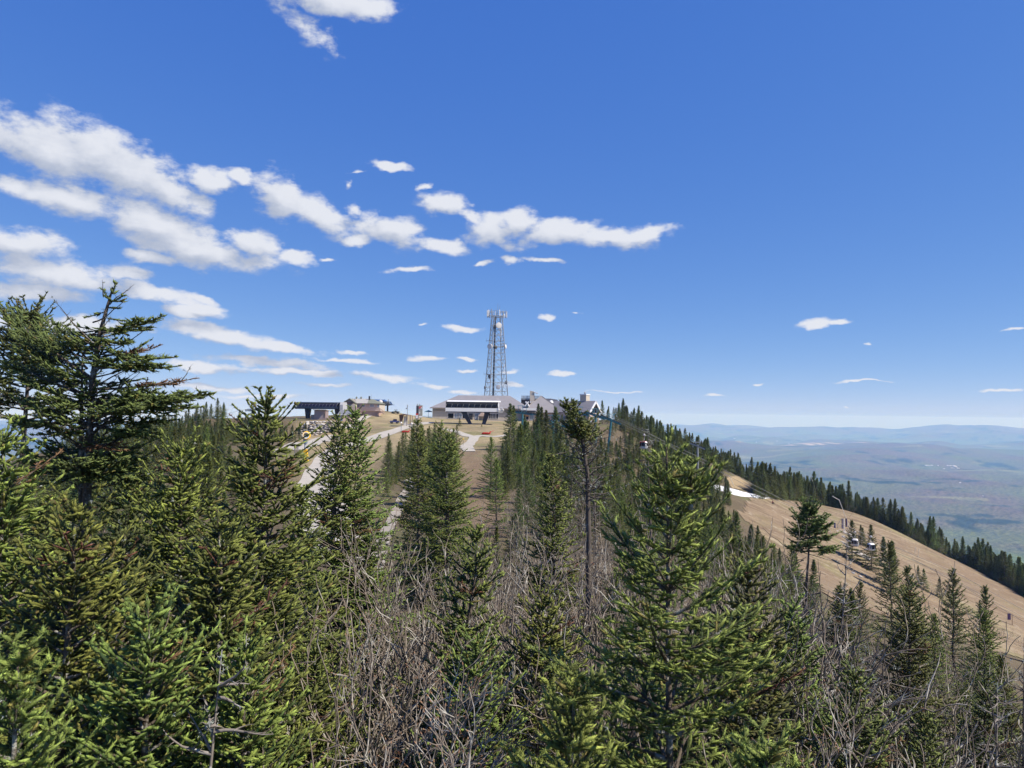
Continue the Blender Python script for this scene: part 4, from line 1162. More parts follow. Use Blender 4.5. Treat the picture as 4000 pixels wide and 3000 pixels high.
# red rescue sleds
def sled(label, px, py, d, s, yaw):
    c = P(px, py, d); x_, y_ = c.x, d; g_ = Hs(x_, y_)
    o = empty('rescue_sled', (x_, y_, g_ + .12), yaw, s); tag(o, label, 'sled', 'red rescue sleds')
    prof = []
    hull = MB(); n = 9
    sec = [(-1.15, .42, .38), (-.9, .5, .45), (.5, .5, .45), (.95, .42, .52), (1.2, .22, .75)]
    vs, fs = [], []
    for (x, w, h) in sec:
        for k in range(n):
            a = math.pi * k / (n - 1)
            vs.append((x, -w * math.cos(a), h * (1 - math.sin(a)) + (.0 if x < 1 else .2)))
    for i in range(len(sec) - 1):
        for k in range(n - 1): fs.append((i * n + k, i * n + k + 1, (i + 1) * n + k + 1, (i + 1) * n + k))
    hull.add(vs, fs).build('hull', M_red, o)
    hl = MB()
    for s_ in (-.3, .3): hl.path([(1.0, s_, .5), (1.7, s_, .9), (2.2, s_ * .6, 1.0)], .035, 6)
    hl.tube((2.2, -.18, 1.0), (2.2, .18, 1.0), .035).build('handle', M_red, o)
    MB().span((-.9, -.42, .2), (.4, .42, .55)).build('blanket', M_red, o)
sled('red rescue sled lying where the gravel paths fork below the terminal', 1899, 1699, 203.0, 1.05, rad(15))
sled('red rescue sled by the round white lamp next to the trail shelter', 1584, 1668, 205.0, .95, rad(10))
# white ball lamps
for i, (px, py, d, pt) in enumerate(((1567, 1666, 205.0, 1651), (1608, 1664, 205.0, 1654))):
    c = P(px, py, d); g_ = Hs(c.x, d); o = empty('ball_lamp', (c.x, d, g_ - .05)); tag(o, ('round white lamp on a short green post left of a red sled', 'small white lamp on a post right of a red sled')[i], 'lamp')
    zt = P(px, pt, d).z - g_
    MB().tube((0, 0, 0), (0, 0, zt), .06, .05, 6).build('post', M_teal, o)
    MB().lathe([(.02, -.3), (.22, -.22), (.3, 0), (.22, .22), (.02, .3)], (0, 0, zt), 10).build('globe', M_white, o, True)
# low hydrant post by the spur path
c = hit(1809, 1742); o = empty('marker_post', c); tag(o, 'thin green marker post with pale top beside the spur path', 'post')
MB().tube((0, 0, 0), (0, 0, 1.5), .05, .05, 6).build('shaft', M_greenroof, o); MB().lathe([(.02, 1.4), (.13, 1.45), (.13, 1.68), (.02, 1.75)], (0, 0, 0), 8).build('cap', M_yellow, o)

# ------------------------------------------------------------------ boulder wall below the left terminal
wallr = empty('boulder_wall', (-62, 231, -7.0)); tag(wallr, 'rough retaining wall of stacked grey and tan boulders below the dark terminal', 'boulder wall')
meshes = [rock_mesh('boulder', 100 + i, (M_rock, M_rockb, M_rockg)[i % 3], .72) for i in range(12)]
rng_ = random.Random(11)
xw0, xw1 = P(1166, 1660, 231).x, P(1310, 1660, 231).x
row, z = 0, -7.7
while z < -3.2:
    x = xw0 + rng_.uniform(0, .8) + (2.2 if z > -4.0 else 0)
    xe = xw1 - max(0, (-5.2 - z)) * 2.2
    while x < xe:
        s_ = rng_.uniform(.9, 1.75)
        b_ = link_mesh('boulder', rng_.choice(meshes), wallr)
        b_.location = (x + 62 + s_ * .45, -.2 + (z + 7.0) * .34 + rng_.uniform(-.3, .3), z + 7.0 + rng_.uniform(-.12, .12))
        b_.scale = (s_ * rng_.uniform(1.0, 1.5), s_ * 1.1, s_ * rng_.uniform(.7, 1.0)); b_.rotation_euler = (rng_.uniform(-.3, .3), rng_.uniform(-.3, .3), rng_.uniform(0, 6.28))
        x += s_ * rng_.uniform(.82, 1.05)
    z += .72
# loose granite boulders beside the stony trail
for i, (px, py, s_, lab) in enumerate(((1606, 1888, 1.15, 'pale granite boulder at the bend of the stony trail, largest of the pile'), (1588, 1886, .8, 'brownish boulder at the left end of the trailside pile'), (1623, 1868, .9, 'white boulder at the top of the trailside pile'), (1612, 1915, .55, 'small pale stone below the trailside boulders'), (1596, 1905, .5, 'small grey stone at the foot of the trailside boulders'))):
    h_ = hit(px, py); o = link_mesh('boulder', (meshes[1], meshes[0], meshes[4], meshes[7], meshes[2])[i]); o.location = h_ + Vector((0, 0, s_ * .2)); o.scale = (s_,) * 3; o.rotation_euler = (0, 0, i * 1.3)
    tag(o, lab, 'boulder', 'boulders beside the stony trail')

# ------------------------------------------------------------------ snow gun tower with yellow foam pad, sign frame beside it
c = hit(1190, 1802); o = empty('snow_gun', c - Vector((0, 0, .2))); tag(o, 'blue-grey snow gun on a pole with yellow foam pad beside the gravel yard', 'snow gun')
d = c.y; zt = P(1188, 1700, d).z - c.z + .2
M_bluegrey = paint('blue_grey_steel', (0.25, 0.32, 0.42), .5)
MB().tube((0, 0, 0), (0, 0, zt * .95), .14, .12, 8).build('pole', M_bluegrey, o)
MB().lathe([(.16, 0), (.36, .2), (.4, 1.1), (.3, 1.5), (.14, 1.7)], (0.05, 0, zt * .66), 10).build('pump_housing', M_bluegrey, o, True)
MB().lathe([(.55, -.2), (.68, -.1), (.68, .35), (.5, .5), (.45, .3), (.45, -.15)], (.1, -.1, zt * .98), 14, (.35, -.9, .2)).build('fan_ring', M_dishw, o, True)
MB().lathe([(.5, -.12), (.72, -.1), (.74, .12), (.5, .14)], (.28, -.35, zt * .99), 14, (.35, -.9, .2)).build('nozzle_ring', M_yellow, o, True)
MB().box((.25, -.1, zt * .17 + .35), (.62, .5, 2.3), 0, 0, rad(-9)).build('foam_pad', M_yellow, o)
c = hit(1157, 1790); o = empty('sign_frame', c - Vector((0, 0, .1))); tag(o, 'grey slatted sign board seen edge-on left of the snow gun', 'sign')
zt = P(1157, 1736, c.y).z - c.z
for s_ in (-.32, .32): MB().tube((s_, 0, 0), (s_, 0, zt), .05, .05, 6).build('post', M_steel, o)
for k in range(7): MB().span((-.36, -.06, zt - .18 - k * .2), (.36, -.02, zt - .03 - k * .2)).build('slat', M_taupe, o)

# ------------------------------------------------------------------ chairlift and gondola line on the right of the lodge
def lift_tower(label, px, py_arm, d, gtop, arm_az, train=7.0, both=True, lean=0.0, frame=1.5, mat=None, slope=-.25):
    """Post, cross-arm, two lifting frames and sheave trains."""
    mat = mat or M_teal
    c = P(px, py_arm, d); g_ = Hs(c.x, d); h = c.z - g_
    o = empty('lift_tower', (c.x, d, g_ - .4), arm_az); tag(o, label, 'lift tower', 'teal lift towers')
    h += .4
    MB().tube((-lean, 0, 0), (0, 0, h), .42, .30, 10).build('post', mat, o)
    MB().box((0, 0, h), (.5, 4.6 if both else 2.6, .45)).build('cross_arm', mat, o)
    for s_ in ((-1, 1) if both else (-1,)):
        y = s_ * 2.2 if both else -1.1
        fr = MB()
        for k in (-.45, .45): fr.tube((k * 1.1, y, h + .2), (k * 1.6, y, h + .2 + frame), .07, .07, 5)
        fr.tube((-.95, y, h + .2 + frame), (.95, y, h + .2 + frame), .07, .07, 5)
        fr.build('lifting_frame', M_teal2 if mat is M_teal else mat, o)
        tr = MB(); tr.box((0, y - .1, h - .05), (train, .12, .22), 0, 0, -math.atan(slope)).box((0, y + .1, h - .3), (train, .1, .16), 0, 0, -math.atan(slope))
        to = tr.build('sheave_train', mat, o)
        for k in range(int(train / .55)):
            xx = -train / 2 + .3 + k * .55
            MB().lathe([(.02, -.07), (.24, -.07), (.24, .07), (.02, .07)], (xx, y, h + .12 + xx * slope), 9, (0, 1, 0)).build('sheave', M_dark, to)
    return o, Vector((c.x, d, c.z))
lift_tower('teal lift tower with two upright frames left of the awning', 2041, 1612, 226, 0, rad(-20), 8.0, True, 0, 2.0, None, -.12)
lift_tower('teal lift tower with square lifting frame low among the trees', 2160, 1652, 172, 0, rad(-25), 6.5, True, 0, 1.6, None, -.35)
a1, A1 = lift_tower('teal lift tower half hidden behind the flagged spruce, highest of three in a row', 2262, 1611, 214, 0, rad(-12), 6.5, True, 0, 1.5, None, -.28)
a2, A2 = lift_tower('teal lift tower in front of the white gable, middle of three in a row', 2326, 1622, 212, 0, rad(-12), 6.0, True, 0, 1.7, None, -.34)
a3, A3 = lift_tower('leaning teal lift tower at the right end, lowest of three in a row', 2388, 1640, 210, 0, rad(-12), 6.0, True, 1.1, 1.5, None, -.40)
lift_tower('grey lift tower with sloping sheave train among the left-hand spruces', 1010, 1597, 262, 0, rad(5), 8.5, True, 0, 1.8, M_steel, .16)
lift_tower('small distant lift tower crossbar above the ridge spruces', 2725, 1741, 232, 0, rad(-15), 5.0, True, 0, .9, M_steel, -.4)

def cable(name, label, pts, r=.035, sag=0.0, n=14):
    m = MB(); out = []
    for a, b in zip(pts, pts[1:]):
        a = Vector(a); b = Vector(b)
        for k in range(n):
            t = k / n; p = a.lerp(b, t); p.z -= sag * 4 * t * (1 - t); out.append(p)
    out.append(Vector(pts[-1]))
    m.path(out, r, 5)
    tag(m.build(name, M_rope), label, 'cable', 'lift cables')
R1 = [P(2230, 1606, 216), P(2262, 1606, 214), P(2326, 1618, 212), P(2388, 1635, 210), P(2722, 1795, 207), P(3000, 1940, 203), P(3330, 2080, 199), P(3700, 2250, 192), P(4100, 2468, 185)]
R2 = [P(2230, 1600, 221), P(2262, 1601, 219), P(2326, 1612, 217), P(2388, 1627, 215), P(2722, 1782, 212), P(3045, 1945, 208), P(3400, 2095, 203), P(3750, 2245, 196), P(4100, 2440, 189)]
cable('haul_cable', 'lower of the two steel gondola cables running down the slope', R1, .045)
cable('haul_cable', 'upper of the two steel gondola cables running down the slope', R2, .045)
cable('haul_cable', 'thin cable strung above the three teal towers', [P(2235, 1590, 213), P(2262, 1587, 213), P(2326, 1602, 211), P(2394, 1622, 209), P(2500, 1672, 208), P(2640, 1752, 207)], .03)
cable('haul_cable', 'cable rising across the sky into the grey tower at left', [P(780, 1640, 275), P(1000, 1590, 262), P(1160, 1597, 256)], .04)
cable('haul_cable', 'low cable crossing the bottom right of the ski run', [P(3560, 2180, 190), P(3850, 2340, 178), P(4120, 2500, 165)], .045)

def gondola(label, px, py, d, yaw, trim, cable_py, s=1.0, door=True):
    """Rounded cabin with windows, bumper, hanger and grip; (px, py) is the cabin's middle."""
    c = P(px, py, d); o = empty('gondola_cabin', (c.x, d, c.z), yaw, s); tag(o, label, 'gondola', 'gondola cabins on the cable')
    rings = [(-1.15, .62), (-1.0, .85), (-.55, 1.0), (.0, 1.0), (.55, .92), (.95, .78), (1.12, .5)]
    vs, fs = [], []; n = 20
    for z, k in rings:
        for i in range(n):
            a = 2 * math.pi * i / n; ca, sa = math.cos(a), math.sin(a)
            e = .42
            vs.append((k * .98 * math.copysign(abs(ca) ** e, ca), k * .88 * math.copysign(abs(sa) ** e, sa), z))
    for j in range(len(rings) - 1):
        for i in range(n): fs.append((j * n + i, j * n + (i + 1) % n, (j + 1) * n + (i + 1) % n, (j + 1) * n + i))
    fs += [tuple(range(n))[::-1], tuple(range((len(rings) - 1) * n, len(rings) * n))]
    MB().add(vs, fs).build('shell', trim, o, True)
    for sy in (-1, 1):
        if door:
            for x0, x1 in ((-.86, -.5), (-.38, -.04), (.04, .38), (.5, .86)):
                MB().prism([(x0, -.35), (x1, -.35), (x1 * .93, .72), (x0 * .93, .72)], sy * .86 - .07, sy * .86 + .07).build('window', M_glass, o)
        else:
            MB().prism([(-.42, -.62), (.42, -.62), (.38, .74), (-.38, .74)], sy * .86 - .07, sy * .86 + .07).build('door', M_glass, o)
            for s_ in (-1, 1): MB().prism([(s_ * .56, -.4), (s_ * .9, -.35), (s_ * .8, .72), (s_ * .52, .72)], sy * .86 - .06, sy * .86 + .06).build('window', M_glass, o)
    for sx in (-1, 1): MB().prism([(-.6, -.35), (.6, -.35), (.5, .7), (-.5, .7)], sx * .93 - .07, sx * .93 + .07, 'x').build('window', M_glass, o)
    MB().lathe([(.95, -.1), (1.02, -.05), (1.02, .05), (.95, .1)], (0, 0, -.8), 16).build('bumper', M_dishg, o)
    zc = (P(px, cable_py, d).z - c.z) / s
    MB().path([(0, 0, 1.1), (0, 0, 1.5), (.0, .35, 1.9), (0, .3, zc - .3), (0, 0, zc)], .06, 6).build('hanger', M_steel, o)
    MB().box((0, 0, zc), (.7, .22, .3)).lathe([(.02, -.25), (.25, -.2), (.25, .2), (.02, .25)], (0, 0, zc + .15), 8, (0, 1, 0)).build('grip', M_dishw, o)
    for sx in (-1, 1): MB().box((sx * 1.02, 0, -.45), (.12, .9, .45)).build('ski_rack', M_dishg, o)
gondola('white gondola cabin with four dark windows, left of the pair over the slope', 3340, 2119, 200.0, rad(-30), M_dishw, 2080, .92)
gondola('white gondola cabin with one wide dark door, right of the pair over the slope', 3403, 2136, 199.0, rad(8), M_white, 2097, .92, False)
gondola('red and white gondola cabin hanging left of the grey snag', 2516, 1739, 196.0, rad(-35), M_white, 1700, .95)
o = [x for x in bpy.data.objects if x.name.startswith('gondola_cabin')][-1]
MB().box((-.25, 0, .88), (1.5, 1.5, .5)).box((-.93, 0, 0.0), (.22, 1.2, 1.5)).build('red_panel', M_red, o)

# ------------------------------------------------------------------ on the ski run
SNOW = [hit(*q) for q in [(2738, 1884), (2800, 1897), (2900, 1925), (3012, 1948), (2990, 1951), (2905, 1940), (2850, 1928), (2790, 1908), (2745, 1890)]]
M_snow = material('old_snow', (0.66, 0.67, 0.70), 0.7, spec=0.3, vary=0.06, scale=0.7, bump=0.3, bscale=2.0, dirt=((0.45, 0.42, 0.39), 0.5, 0.56))
def snow_patch():
    x0, x1, y0, y1 = min(p.x for p in SNOW), max(p.x for p in SNOW), min(p.y for p in SNOW), max(p.y for p in SNOW)
    st = .6
    xs = np.arange(x0 - 1, x1 + 1, st); ys = np.arange(y0 - 1, y1 + 1, st); X_, Y_ = np.meshgrid(xs, ys)
    ins = pts_in_poly(X_, Y_, SNOW); dd = dist_line(X_, Y_, SNOW + SNOW[:1])
    hgt = np.where(ins, np.minimum(dd * .5, .5) * (1 + .2 * vnoise(X_ / 3, Y_ / 3, 5)), -.3)
    i_ = np.arange(X_.size).reshape(X_.shape); q = np.stack([i_[:-1, :-1], i_[:-1, 1:], i_[1:, 1:], i_[1:, :-1]], -1)
    keep = ins[:-1, :-1] | ins[1:, 1:] | ins[:-1, 1:] | ins[1:, :-1]
    q = q[keep]; us, inv = np.unique(q, return_inverse=True)
    V_ = np.stack([X_.ravel()[us], Y_.ravel()[us], H(X_.ravel()[us], Y_.ravel()[us]) + hgt.ravel()[us] + .18], -1)
    o = link_mesh('snow_patch', np_mesh('snow_patch', V_, inv.reshape(-1, 4), M_snow, None, True))
    tag(o, 'long melting strip of white snow at the top of the ski run', 'snow patch')
snow_patch()

def pole(name, label, cat, px, py, pts, r, mat, group=None):
    """Bent pole: pts are (dx, dy in pixels) from its foot at (px, py)."""
    c = hit(px, py); o = empty(name, c - Vector((0, 0, .1))); tag(o, label, cat, group)
    q = [P(px + a, py + b, c.y) - c for a, b in pts]
    MB().path(q, r, 7).build('pole', mat, o)
    return o, c, q
M_polew = paint('weathered_white_pole', (0.55, 0.53, 0.48), .6)
o, c, q = pole('snow_lance', 'tall bent snow lance leaning left over the slope', 'snow lance', 3318, 2062, [(0, 0), (-10, -30), (-40, -110), (-62, -122)], .10, M_polew)
MB().tube(q[-1], q[-1] + (q[-1] - q[-2]).normalized() * .6, .16, .12, 8).build('nozzle_head', M_steel, o)
o, c, q = pole('snow_lance', 'thin pale bamboo pole leaning right beside the bent snow lance', 'pole', 3317, 2020, [(0, 0), (30, -40)], .05, M_hay)
MB().tube(q[-1], q[-1] + Vector((0, 0, .2)), .06, .02, 6).build('tip', M_hay, o)
for i, (px, py0, py1, w, mt, lab) in enumerate(((3261, 2064, 2043, 7, M_padblue, 'dark blue foam pad standing apart to the left of the padded post cluster'), (3290, 2067, 2026, 5, M_padblue, 'dark blue foam pad in the padded post cluster'), (3297, 2067, 2026, 5, M_dishw, 'white foam pad in the padded post cluster'), (3306, 2060, 2026, 7, M_purple, 'purple foam pad at the right of the padded post cluster'))):
    c = hit(px, py0); o = empty('padded_post', c - Vector((0, 0, .1))); tag(o, lab, 'padded post', 'foam padded posts on the slope')
    h_ = P(px, py1, c.y).z - c.z; w_ = w / FPX * c.y
    MB().tube((0, 0, 0), (0, 0, h_ + .25), .07, .07, 6).build('post', M_steel, o)
    n_ = 2 if h_ > 2.2 else 1
    for k in range(n_): MB().lathe([(w_ * .42, 0), (w_ * .5, .05), (w_ * .5, h_ / n_ - .12), (w_ * .42, h_ / n_ - .06)], (0, 0, .15 + k * h_ / n_), 8).build('foam_pad', mt, o)
o, c, q = pole('hydrant_pipe', 'grey hydrant arm bent over beside the foam padded posts', 'hydrant', 3272, 2064, [(0, 0), (0, -16), (14, -38)], .08, M_taupe)
MB().tube(q[0], q[0] + Vector((0, 0, .5)), .2, .2, 8).build('valve', M_taupe, o)
for i, (px, py, dy, dx, lab) in enumerate(((3242, 2068, -28, 0, 'thin grey stake left of the foam padded posts'), (3573, 2165, -28, 3, 'thin pale stake on the run, left of two'), (3585, 2180, -34, 4, 'thin pale stake on the run, right of two'), (3190, 1928, -66, -22, 'long white pole leaning left against the ridge spruces'), (2726, 1880, -50, 12, 'short white pole leaning right above the snow patch'), (2868, 1900, -42, -18, 'bent white pole beside the grassy bank'))):
    o, c, q = pole('stake', lab, 'stake', px, py, [(0, 0), (dx, dy)], .06 if i < 3 else .09, M_polew, 'stakes and poles on the slope')
    MB().tube(q[-1], q[-1] + (q[-1] - q[0]).normalized() * .15, .08, .05, 6).build('cap', M_polew, o)
c = hit(3942, 2440); o = empty('trail_sign', c - Vector((0, 0, .1))); tag(o, 'purple trail sign on a post at the right edge of the run', 'sign')
k = FPX / c.y
MB().tube((12 / k, 0, 0), (12 / k, 0, 42 / k), .06, .06, 6).build('post', M_brown, o); MB().span((-6 / k, -.08, 20 / k), (6 / k, .02, 44 / k)).build('board', M_purple, o)

# rocks along the slope
rk = [(3300, 2085, 2.2), (3318, 2092, 1.8), (3293, 2100, 1.6), (3330, 2103, 2.4), (3308, 2112, 1.7), (3322, 2122, 2.0), (3280, 2073, 1.1), (3296, 2074, 1.0), (3300, 2128, 1.6), (3290, 2120, 1.5), (3270, 2076, 1.0), (3384, 2150, 1.6), (3356, 2172, 3.4), (3372, 2178, 2.6), (3386, 2186, 2.4), (3452, 2212, 1.8), (3462, 2226, 1.6), (3445, 2205, 1.2), (3340, 2162, 1.6), (3410, 2182, 1.2), (3310, 2136, 1.4), (3240, 2076, .9), (3560, 2255, 1.6), (3330, 2240, 1.2), (3360, 2255, 1.4), (3600, 2280, 1.2)]
for i, (px, py, s_) in enumerate(rk):
    h_ = hit(px, py); o = link_mesh('boulder', meshes[i % 12]); o.location = h_ + Vector((0, 0, s_ * .12)); o.scale = (s_ * 1.2, s_ * 1.1, s_ * .8); o.rotation_euler = (0, .2, i * 2.1)
    tag(o, ('dark slab of rock below the two white gondola cabins' if i == 12 else 'granite boulder in the rocky outcrop on the ski run'), 'boulder', 'boulders of the outcrop on the ski run')

# ------------------------------------------------------------------ person sitting on the run
def person_on_run():
    c = hit(3018, 1970); o = empty('person', c + Vector((0, 0, .12)), rad(200))
    tag(o, 'person in dark clothes and red sleeves sitting on the ski run', 'person')
    J = {'pelvis': (0, 0, .22, .17), 'belly': (0, -.06, .45, .16), 'chest': (0, 0.0, .68, .19), 'neck': (0, .06, .86, .07), 'head': (0, .09, 1.0, .115), 'crown': (0, .10, 1.10, .09)}
    ch = [('pelvis', 'belly'), ('belly', 'chest'), ('chest', 'neck'), ('neck', 'head'), ('head', 'crown')]
    for s_, n in ((-1, 'l'), (1, 'r')):
        J.update({n + 'hip': (s_ * .1, .02, .2, .12), n + 'knee': (s_ * .17, .42, .52, .085), n + 'ankle': (s_ * .15, .62, .1, .06), n + 'toe': (s_ * .16, .80, .06, .05),
                  n + 'sh': (s_ * .2, 0.02, .76, .08), n + 'el': (s_ * .30, .22, .56, .06), n + 'wr': (s_ * .16, .42, .62, .045), n + 'hand': (s_ * .1, .50, .60, .045)})
        ch += [('pelvis', n + 'hip'), (n + 'hip', n + 'knee'), (n + 'knee', n + 'ankle'), (n + 'ankle', n + 'toe'), ('chest', n + 'sh'), (n + 'sh', n + 'el'), (n + 'el', n + 'wr'), (n + 'wr', n + 'hand')]
    names = list(J); me = bpy.data.meshes.new('body')
    me.from_pydata([J[n][:3] for n in names], [(names.index(a), names.index(b)) for a, b in ch], [])
    body = link_mesh('body', me, o)
    bpy.context.view_layer.objects.active = body
    sk = body.modifiers.new('skin', 'SKIN')
    for i, n in enumerate(names):
        body.data.skin_vertices[0].data[i].radius = (J[n][3],) * 2; body.data.skin_vertices[0].data[i].use_root = (n == 'pelvis')
    sb = body.modifiers.new('sub', 'SUBSURF'); sb.levels = 1; sb.render_levels = 1
    mm = bpy.data.materials.new('clothes'); mm.use_nodes = True; t = NT(mm.node_tree); b = t.n['Principled BSDF']; b.inputs['Roughness'].default_value = .85
    tcn = t.new('ShaderNodeTexCoord'); sp = t.new('ShaderNodeSeparateXYZ'); t.link(tcn.outputs['Object'], sp.inputs[0])
    arm = t.math('GREATER_THAN', t.math('ABSOLUTE', sp.outputs[0]), .185); up_ = t.math('GREATER_THAN', sp.outputs[2], .44)
    low = t.math('LESS_THAN', sp.outputs[1], .30)
    col = t.mix(t.math('MULTIPLY', t.math('MULTIPLY', arm, up_), low), (.012, .012, .016), (.5, .10, .10))
    col = t.mix(t.math('GREATER_THAN', sp.outputs[2], .90), col, (.45, .28, .20))
    t.link(col, b.inputs['Base Color']); body.data.materials.append(mm)
    MB().lathe([(.135, 0), (.14, .08), (.10, .16), (.01, .19)], (0, .07, 1.0), 12).build('hair', M_brown, o, True)
person_on_run()

# ------------------------------------------------------------------ village in the valley
rng_ = random.Random(5)
vil = [(3625, 1821, 15, 5), (3640, 1820, 8, 4), (3665, 1820, 4, 4), (3703, 1820, 6, 4), (3715, 1821, 9, 4), (3732, 1823, 14, 5), (3722, 1830, 12, 4), (3745, 1831, 9, 4), (3690, 1832, 6, 3), (3738, 1826, 7, 3), (3752, 1887, 6, 3), (3840, 1940, 4, 2), (2955, 1728, 4, 2), (3035, 1724, 4, 3), (3082, 1733, 4, 2), (2870, 1714, 8, 2)]
M_farwhite = paint('far_white_wall', (0.78, 0.78, 0.78), .7)
for i, (px, py, w, h_) in enumerate(vil):
    v = pixdir(px, py); v = v / v.y
    dd = np.arange(1500, 40000, 20.0); zq = valley_height(v.x * dd, dd) - v.z * dd
    k = int(np.argmax(zq > 0)); d = dd[k]; s_ = d / FPX
    o = empty('valley_building', (v.x * d, d, v.z * d - 2), rng_.uniform(-.3, .3))
    tag(o, 'tiny white building of the far village in the valley woods' if i < 10 else ('lone white building in the valley woods near the right edge' if i < 12 else 'tiny pale building at the foot of the far ski hill'), 'building', 'white buildings of the far village' if i < 10 else ('lone white valley buildings' if i < 12 else 'pale buildings below the far ski hill'))
    W_, H_ = w * s_, max(h_ * s_ * .8, 9)
    MB().span((-W_ / 2, 0, -6), (W_ / 2, W_ * .6, H_)).build('wall', M_farwhite, o)
    MB().prism([(-W_ / 2, H_), (W_ / 2, H_), (0, H_ + W_ * .1)], -.5, W_ * .6 + .5).build('roof', M_dishw, o)

# ------------------------------------------------------------------ foliage toolkit
M_needle = material('needles', (0, 0, 0), 0.6, spec=0.3, vary=0.45, scale=70.0, attr='tint', translucent=0.08, bump=0.5, bscale=160.0)
_t = NT(M_needle.node_tree); _b = _t.n['Principled BSDF']; _src = _b.inputs['Base Color'].links[0].from_socket
_oi = _t.new('ShaderNodeObjectInfo'); _hs = _t.new('ShaderNodeHueSaturation'); _t.link(_src, _hs.inputs['Color'])
_t.link(_t.maprange(_oi.outputs['Random'], 0, 1, .475, .515, 'LINEAR'), _hs.inputs['Hue']); _t.link(_t.maprange(_oi.outputs['Random'], 0, 1, .78, 1.22, 'LINEAR'), _hs.inputs['Value']); _t.link(_hs.outputs[0], _b.inputs['Base Color'])
M_bark = material('conifer_bark', (0.13, 0.105, 0.085), 0.95, spec=0.1, vary=0.3, scale=9.0, dirt=((0.34, 0.34, 0.31), 7.0, 0.52), bump=0.6, bscale=30.0)
M_twig = material('bare_twigs', (0.19, 0.155, 0.125), 0.9, spec=0.15, vary=0.4, scale=2.5, dirt=((0.42, 0.395, 0.345), 4.0, 0.50))
M_dead = material('dead_grey_wood', (0.20, 0.175, 0.155), 0.95, spec=0.1, vary=0.35, scale=4.0, dirt=((0.46, 0.46, 0.43), 6.0, 0.52))
M_deadd = material('dark_dead_wood', (0.11, 0.092, 0.08), 0.95, spec=0.1, vary=0.35, scale=4.0, dirt=((0.30, 0.29, 0.27), 6.0, 0.56))

def unit(v):
    return v / np.maximum(np.linalg.norm(v, axis=-1, keepdims=True), 1e-9)

def tubes(segs, k=4):
    """segs (n,8): ax ay az bx by bz r0 r1 -> vertices, quads."""
    segs = np.asarray(segs, dtype=float)
    a, b, r0, r1 = segs[:, :3], segs[:, 3:6], segs[:, 6], segs[:, 7]
    d = unit(b - a)
    ref = np.where(np.abs(d[:, 2:3]) < 0.9, np.array([[0, 0, 1.0]]), np.array([[1.0, 0, 0]]))
    u = unit(np.cross(d, ref)); w = np.cross(d, u)
    t = np.arange(k) * 2 * np.pi / k
    ring = u[:, None, :] * np.cos(t)[None, :, None] + w[:, None, :] * np.sin(t)[None, :, None]
    V = np.concatenate([a[:, None] + ring * r0[:, None, None], b[:, None] + ring * r1[:, None, None]], axis=1)
    n = len(segs); i = np.arange(k); j = (i + 1) % k
    F = np.stack([i, j, j + k, i + k], -1)[None] + (np.arange(n) * 2 * k)[:, None, None]
    return V.reshape(-1, 3), F.reshape(-1, 4)

def needles(a, b, up, col, n, nl, w, rng, phi=2.2, ang=(42, 72), lift=0.0):
    """Needle triangles along shoots a->b; col (m,3)."""
    m = len(a)
    ax = unit(b - a); side = unit(np.cross(ax, up)); upn = np.cross(side, ax)
    t = (np.arange(n)[None] + rng.uniform(0, 1, (m, n))) / n
    ph = rng.uniform(-phi, phi, (m, n)); an = np.radians(rng.uniform(ang[0], ang[1], (m, n))) * (1 - 0.45 * t ** 3)
    radv = np.cos(ph)[..., None] * upn[:, None] + np.sin(ph)[..., None] * side[:, None]
    dr = ax[:, None] * np.cos(an)[..., None] + radv * np.sin(an)[..., None]
    dr[..., 2] += lift
    p = a[:, None] + t[..., None] * (b - a)[:, None]
    wv = unit(np.cross(dr, upn[:, None] + .45 * rng.normal(0, 1, (m, n, 3)))) * w
    ln = nl * rng.uniform(.75, 1.15, (m, n))
    V = np.stack([p - wv, p + wv, p + dr * ln[..., None]], axis=2).reshape(-1, 3)
    F = np.arange(m * n * 3).reshape(-1, 3)
    c = np.repeat(col[:, None] * rng.uniform(.82, 1.18, (m, n, 1)), 3, axis=1).reshape(m, 3, n, 3).transpose(0, 2, 1, 3).reshape(-1, 3)
    return V, F, c

def spindles(a, b, up, col, r, rng, k=4, flat=.75, rings=((0.0, .55), (.55, 1.0)), tip=1.06, bend=.12):
    """Needle-clad shoots as tapering, slightly bent fingers; returns vertices, triangles, colours."""
    m = len(a); L = np.linalg.norm(b - a, axis=1)[:, None]
    ax = unit(b - a); side = unit(np.cross(ax, up)); upn = np.cross(side, ax)
    rr = r * rng.uniform(.75, 1.2, (m, 1)); off = upn * (L * bend) * rng.uniform(.2, 1.2, (m, 1))
    th = np.arange(k) * 2 * np.pi / k + np.pi / k
    P_ = []; C_ = []
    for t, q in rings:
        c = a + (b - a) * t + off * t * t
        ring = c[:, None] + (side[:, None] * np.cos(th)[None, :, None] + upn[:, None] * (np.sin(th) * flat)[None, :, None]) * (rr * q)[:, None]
        P_.append(ring); C_.append(np.repeat((col * (.38 + .95 * t))[:, None], k, 1))  # shade between shoots painted as a dark base, paling towards the new growth
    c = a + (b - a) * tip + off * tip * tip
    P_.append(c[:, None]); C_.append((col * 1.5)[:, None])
    V = np.concatenate(P_, 1); C = np.concatenate(C_, 1); nv = V.shape[1]
    i = np.arange(k); j = (i + 1) % k; F = []
    for q in range(len(rings) - 1):
        F += [np.stack([q * k + i, q * k + j, (q + 1) * k + j], -1), np.stack([q * k + i, (q + 1) * k + j, (q + 1) * k + i], -1)]
    q = len(rings) - 1; F.append(np.stack([q * k + i, q * k + j, np.full(k, nv - 1)], -1))
    F = np.concatenate(F)[None] + (np.arange(m) * nv)[:, None, None]
    return V.reshape(-1, 3), F.reshape(-1, 3), C.reshape(-1, 3)

